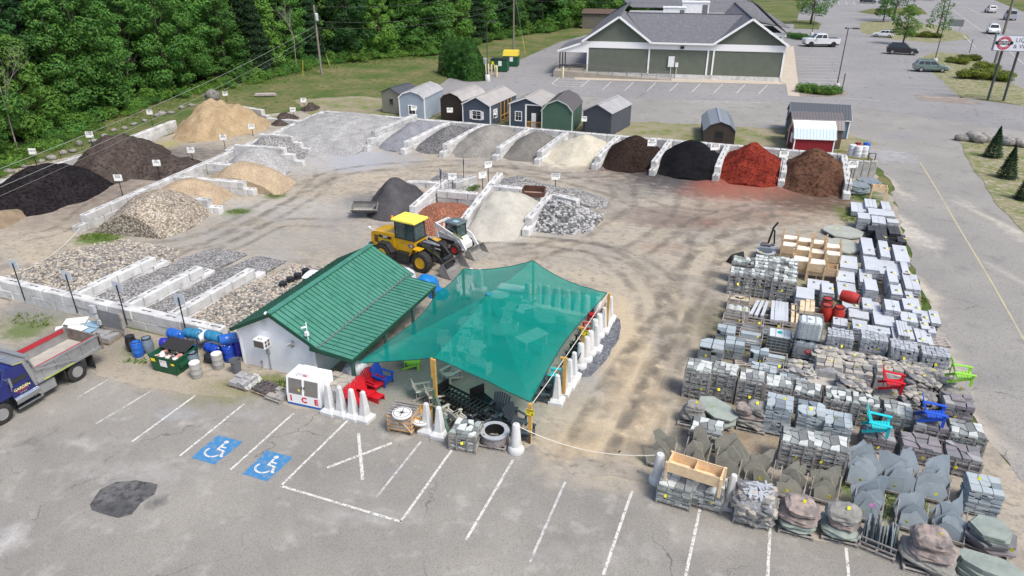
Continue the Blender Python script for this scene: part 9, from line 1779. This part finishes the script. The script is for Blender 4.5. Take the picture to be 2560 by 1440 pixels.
def lamp(px,py,tpy,label,arms=((1,0),),base=True,r=.09):
    x,y=G(px,py); H=ZT(x,y,tpy); t=thing('parking_lamp',label,'street lamp',(x,y,.03),0,'parking lot lamps')
    MB().tube((0,0,.3),(0,0,H),r,r*.7,8).build('pole_shaft',mat('lamp_bronze',(.07,.065,.06),rough=.5),t)
    if base: MB().lathe([(.42,0),(.42,1.0),(.38,1.05),(0,1.05)],16).build('concrete_base',concrete,t,smooth='auto')
    for ax,ay in arms: m=MB(); m.bar((0,0,H-.05),(ax*.7,ay*.7,H-.05),.08); m.box(min(ax*.6,ax*1.5)-.02,max(ax*.6,ax*1.5)+.02,ay*.6-.25,ay*.6+.25,H-.16,H+.04); m.build('lamp_head',mat('lamp_bronze',(.07,.065,.06)),t)
lamp(1219,203,53,'single lamp on a concrete base beside the thuja hedge'); lamp(2090,226,70,'lamp at the planting bed in front of the green building',((1,0),(-.3,0))); lamp(2028,92,38,'lamp beside the silver pickup') ; lamp(2335,160,-8,'lamp on the concrete base above the sage green SUV')
for px,py,tpy,l in [(2103,236,184,'thin grey post at the end of the planting bed'),(2423,133,98,'thin post at the entrance kerb')]: x,y=G(px,py); tag(MB().tube((0,0,0),(0,0,ZT(x,y,tpy)),.08,n=6).build('marker_post',m_wire,loc=(x,y,.03)),l,'post')
x,y=G(2385,75); t=thing('highway_sign','grey back of a highway sign on two posts by the entrance','sign',(x,y,.03),radians(-20)); H=ZT(x,y,50); m=MB(); m.tube((-1.3,0,0),(-1.3,0,H),.08,n=6); m.tube((1.3,0,0),(1.3,0,H),.08,n=6); m.build('post',galv,t); MB().box(-1.9,1.9,-.05,0,H-1.6,H+.1).build('panel',mat('sign_aluminium',(.36,.37,.38),rough=.4,metal=.4),t)
# big store sign at the right edge
A=G(2469,251); B_=G(2508,253); hb=ZT(A[0],A[1],127); dx,dy=B_[0]-A[0],B_[1]-A[1]; L=hypot(dx,dy); an=atan2(dy,dx)
t=thing('store_pole_sign','large white store sign on two dark posts, cut by the right frame edge','sign',(A[0],A[1],0),an); 
for x_ in (0,L): MB().tube((x_,0,0),(x_,0,hb+.3),.17,n=10).build('post',mat('sign_post_dark',(.07,.075,.08),rough=.5),t,smooth='auto')
SW=7.6; hh=2.15; m=MB(); m.box(-1.35,-1.35+SW,-.42,.22,hb,hb+hh); pn=m.build('sign_box',mat('sign_frame_grey',(.25,.27,.29),rough=.4),t); MB().box(-1.25,-1.45+SW,-.43,-.42,hb+.1,hb+hh-.1).build('sign_panel',mat('sign_panel_white',(.74,.77,.84),rough=.4),pn)
def ringm(cx,cz,r0,r1,y,n=32):
    m=MB()
    for k in range(n): a,b=2*pi*k/n,2*pi*(k+1)/n; m.quad((cx+r0*cos(a),y,cz+r0*sin(a)),(cx+r1*cos(a),y,cz+r1*sin(a)),(cx+r1*cos(b),y,cz+r1*sin(b)),(cx+r0*cos(b),y,cz+r0*sin(b)))
    return m
cz=hb+hh/2; cx=-.15; ringm(cx,cz,.55,.90,-.436).build('ring_emblem',mat('sign_red',(.50,.02,.06),rough=.5),pn)
m=MB(); m.side([(cx-1.05,cz-.2),(cx+1.05,cz-.2),(cx+1.12,cz),(cx+1.05,cz+.26),(cx-1.05,cz+.26),(cx-1.12,cz)],-.442,-.439); m.build('emblem_band',black_ink,pn); 
m_navy2=mat('sign_plum',(.07,.02,.09),rough=.5); text('OUTLET',.38,white_clean,pn,M4((cx,-.444,cz+.03),rx=pi/2),ext=.002,bold=.006)
for txt,up in (('NEW HAMPSHIRE',1),('LIQUOR & WINE',0)):
    n=len(txt)
    for i,ch in enumerate(txt):
        if ch==' ': continue
        a=(pi*.5+(n/2-.5-i)*.17) if up else (-pi*.5-(n/2-.5-i)*.17); rr_=.72
        text(ch,.17,white_clean,pn,Matrix.Translation((cx+rr_*cos(a),-.439,cz+rr_*sin(a)))@Matrix.Rotation(-(a-pi/2) if up else -(a+pi/2),4,'Y')@Matrix.Rotation(pi/2,4,'X'),ext=.001)
text('LIQUOR',.78,m_navy2,pn,M4((1.15,-.434,cz+.42),rx=pi/2),ext=.002,align='LEFT'); text('& WINE',.78,m_navy2,pn,M4((1.05,-.434,cz-.42),rx=pi/2),ext=.002,align='LEFT')

# ---- labels shared by several woods plants are told apart by their order from the left
def _prx(o):
    x,y=o.location.x,o.location.y; X=x*cos(-YAW)-y*sin(-YAW); Y=x*sin(-YAW)+y*cos(-YAW); return X/(Y*cos(TH)+CH*sin(TH))
_by={}
for o in list(COL.objects):
    if o.parent is None and o.get('group') in ('bushes along the woods','trees of the woods'): _by.setdefault(o['label'],[]).append(o)
for l,os_ in _by.items():
    if len(os_)>1:
        os_.sort(key=_prx)
        for i,o in enumerate(os_): o['label']=l+', '+['first','second','third','fourth','fifth','sixth','seventh','eighth','ninth','tenth'][min(i,9)]+' from left'
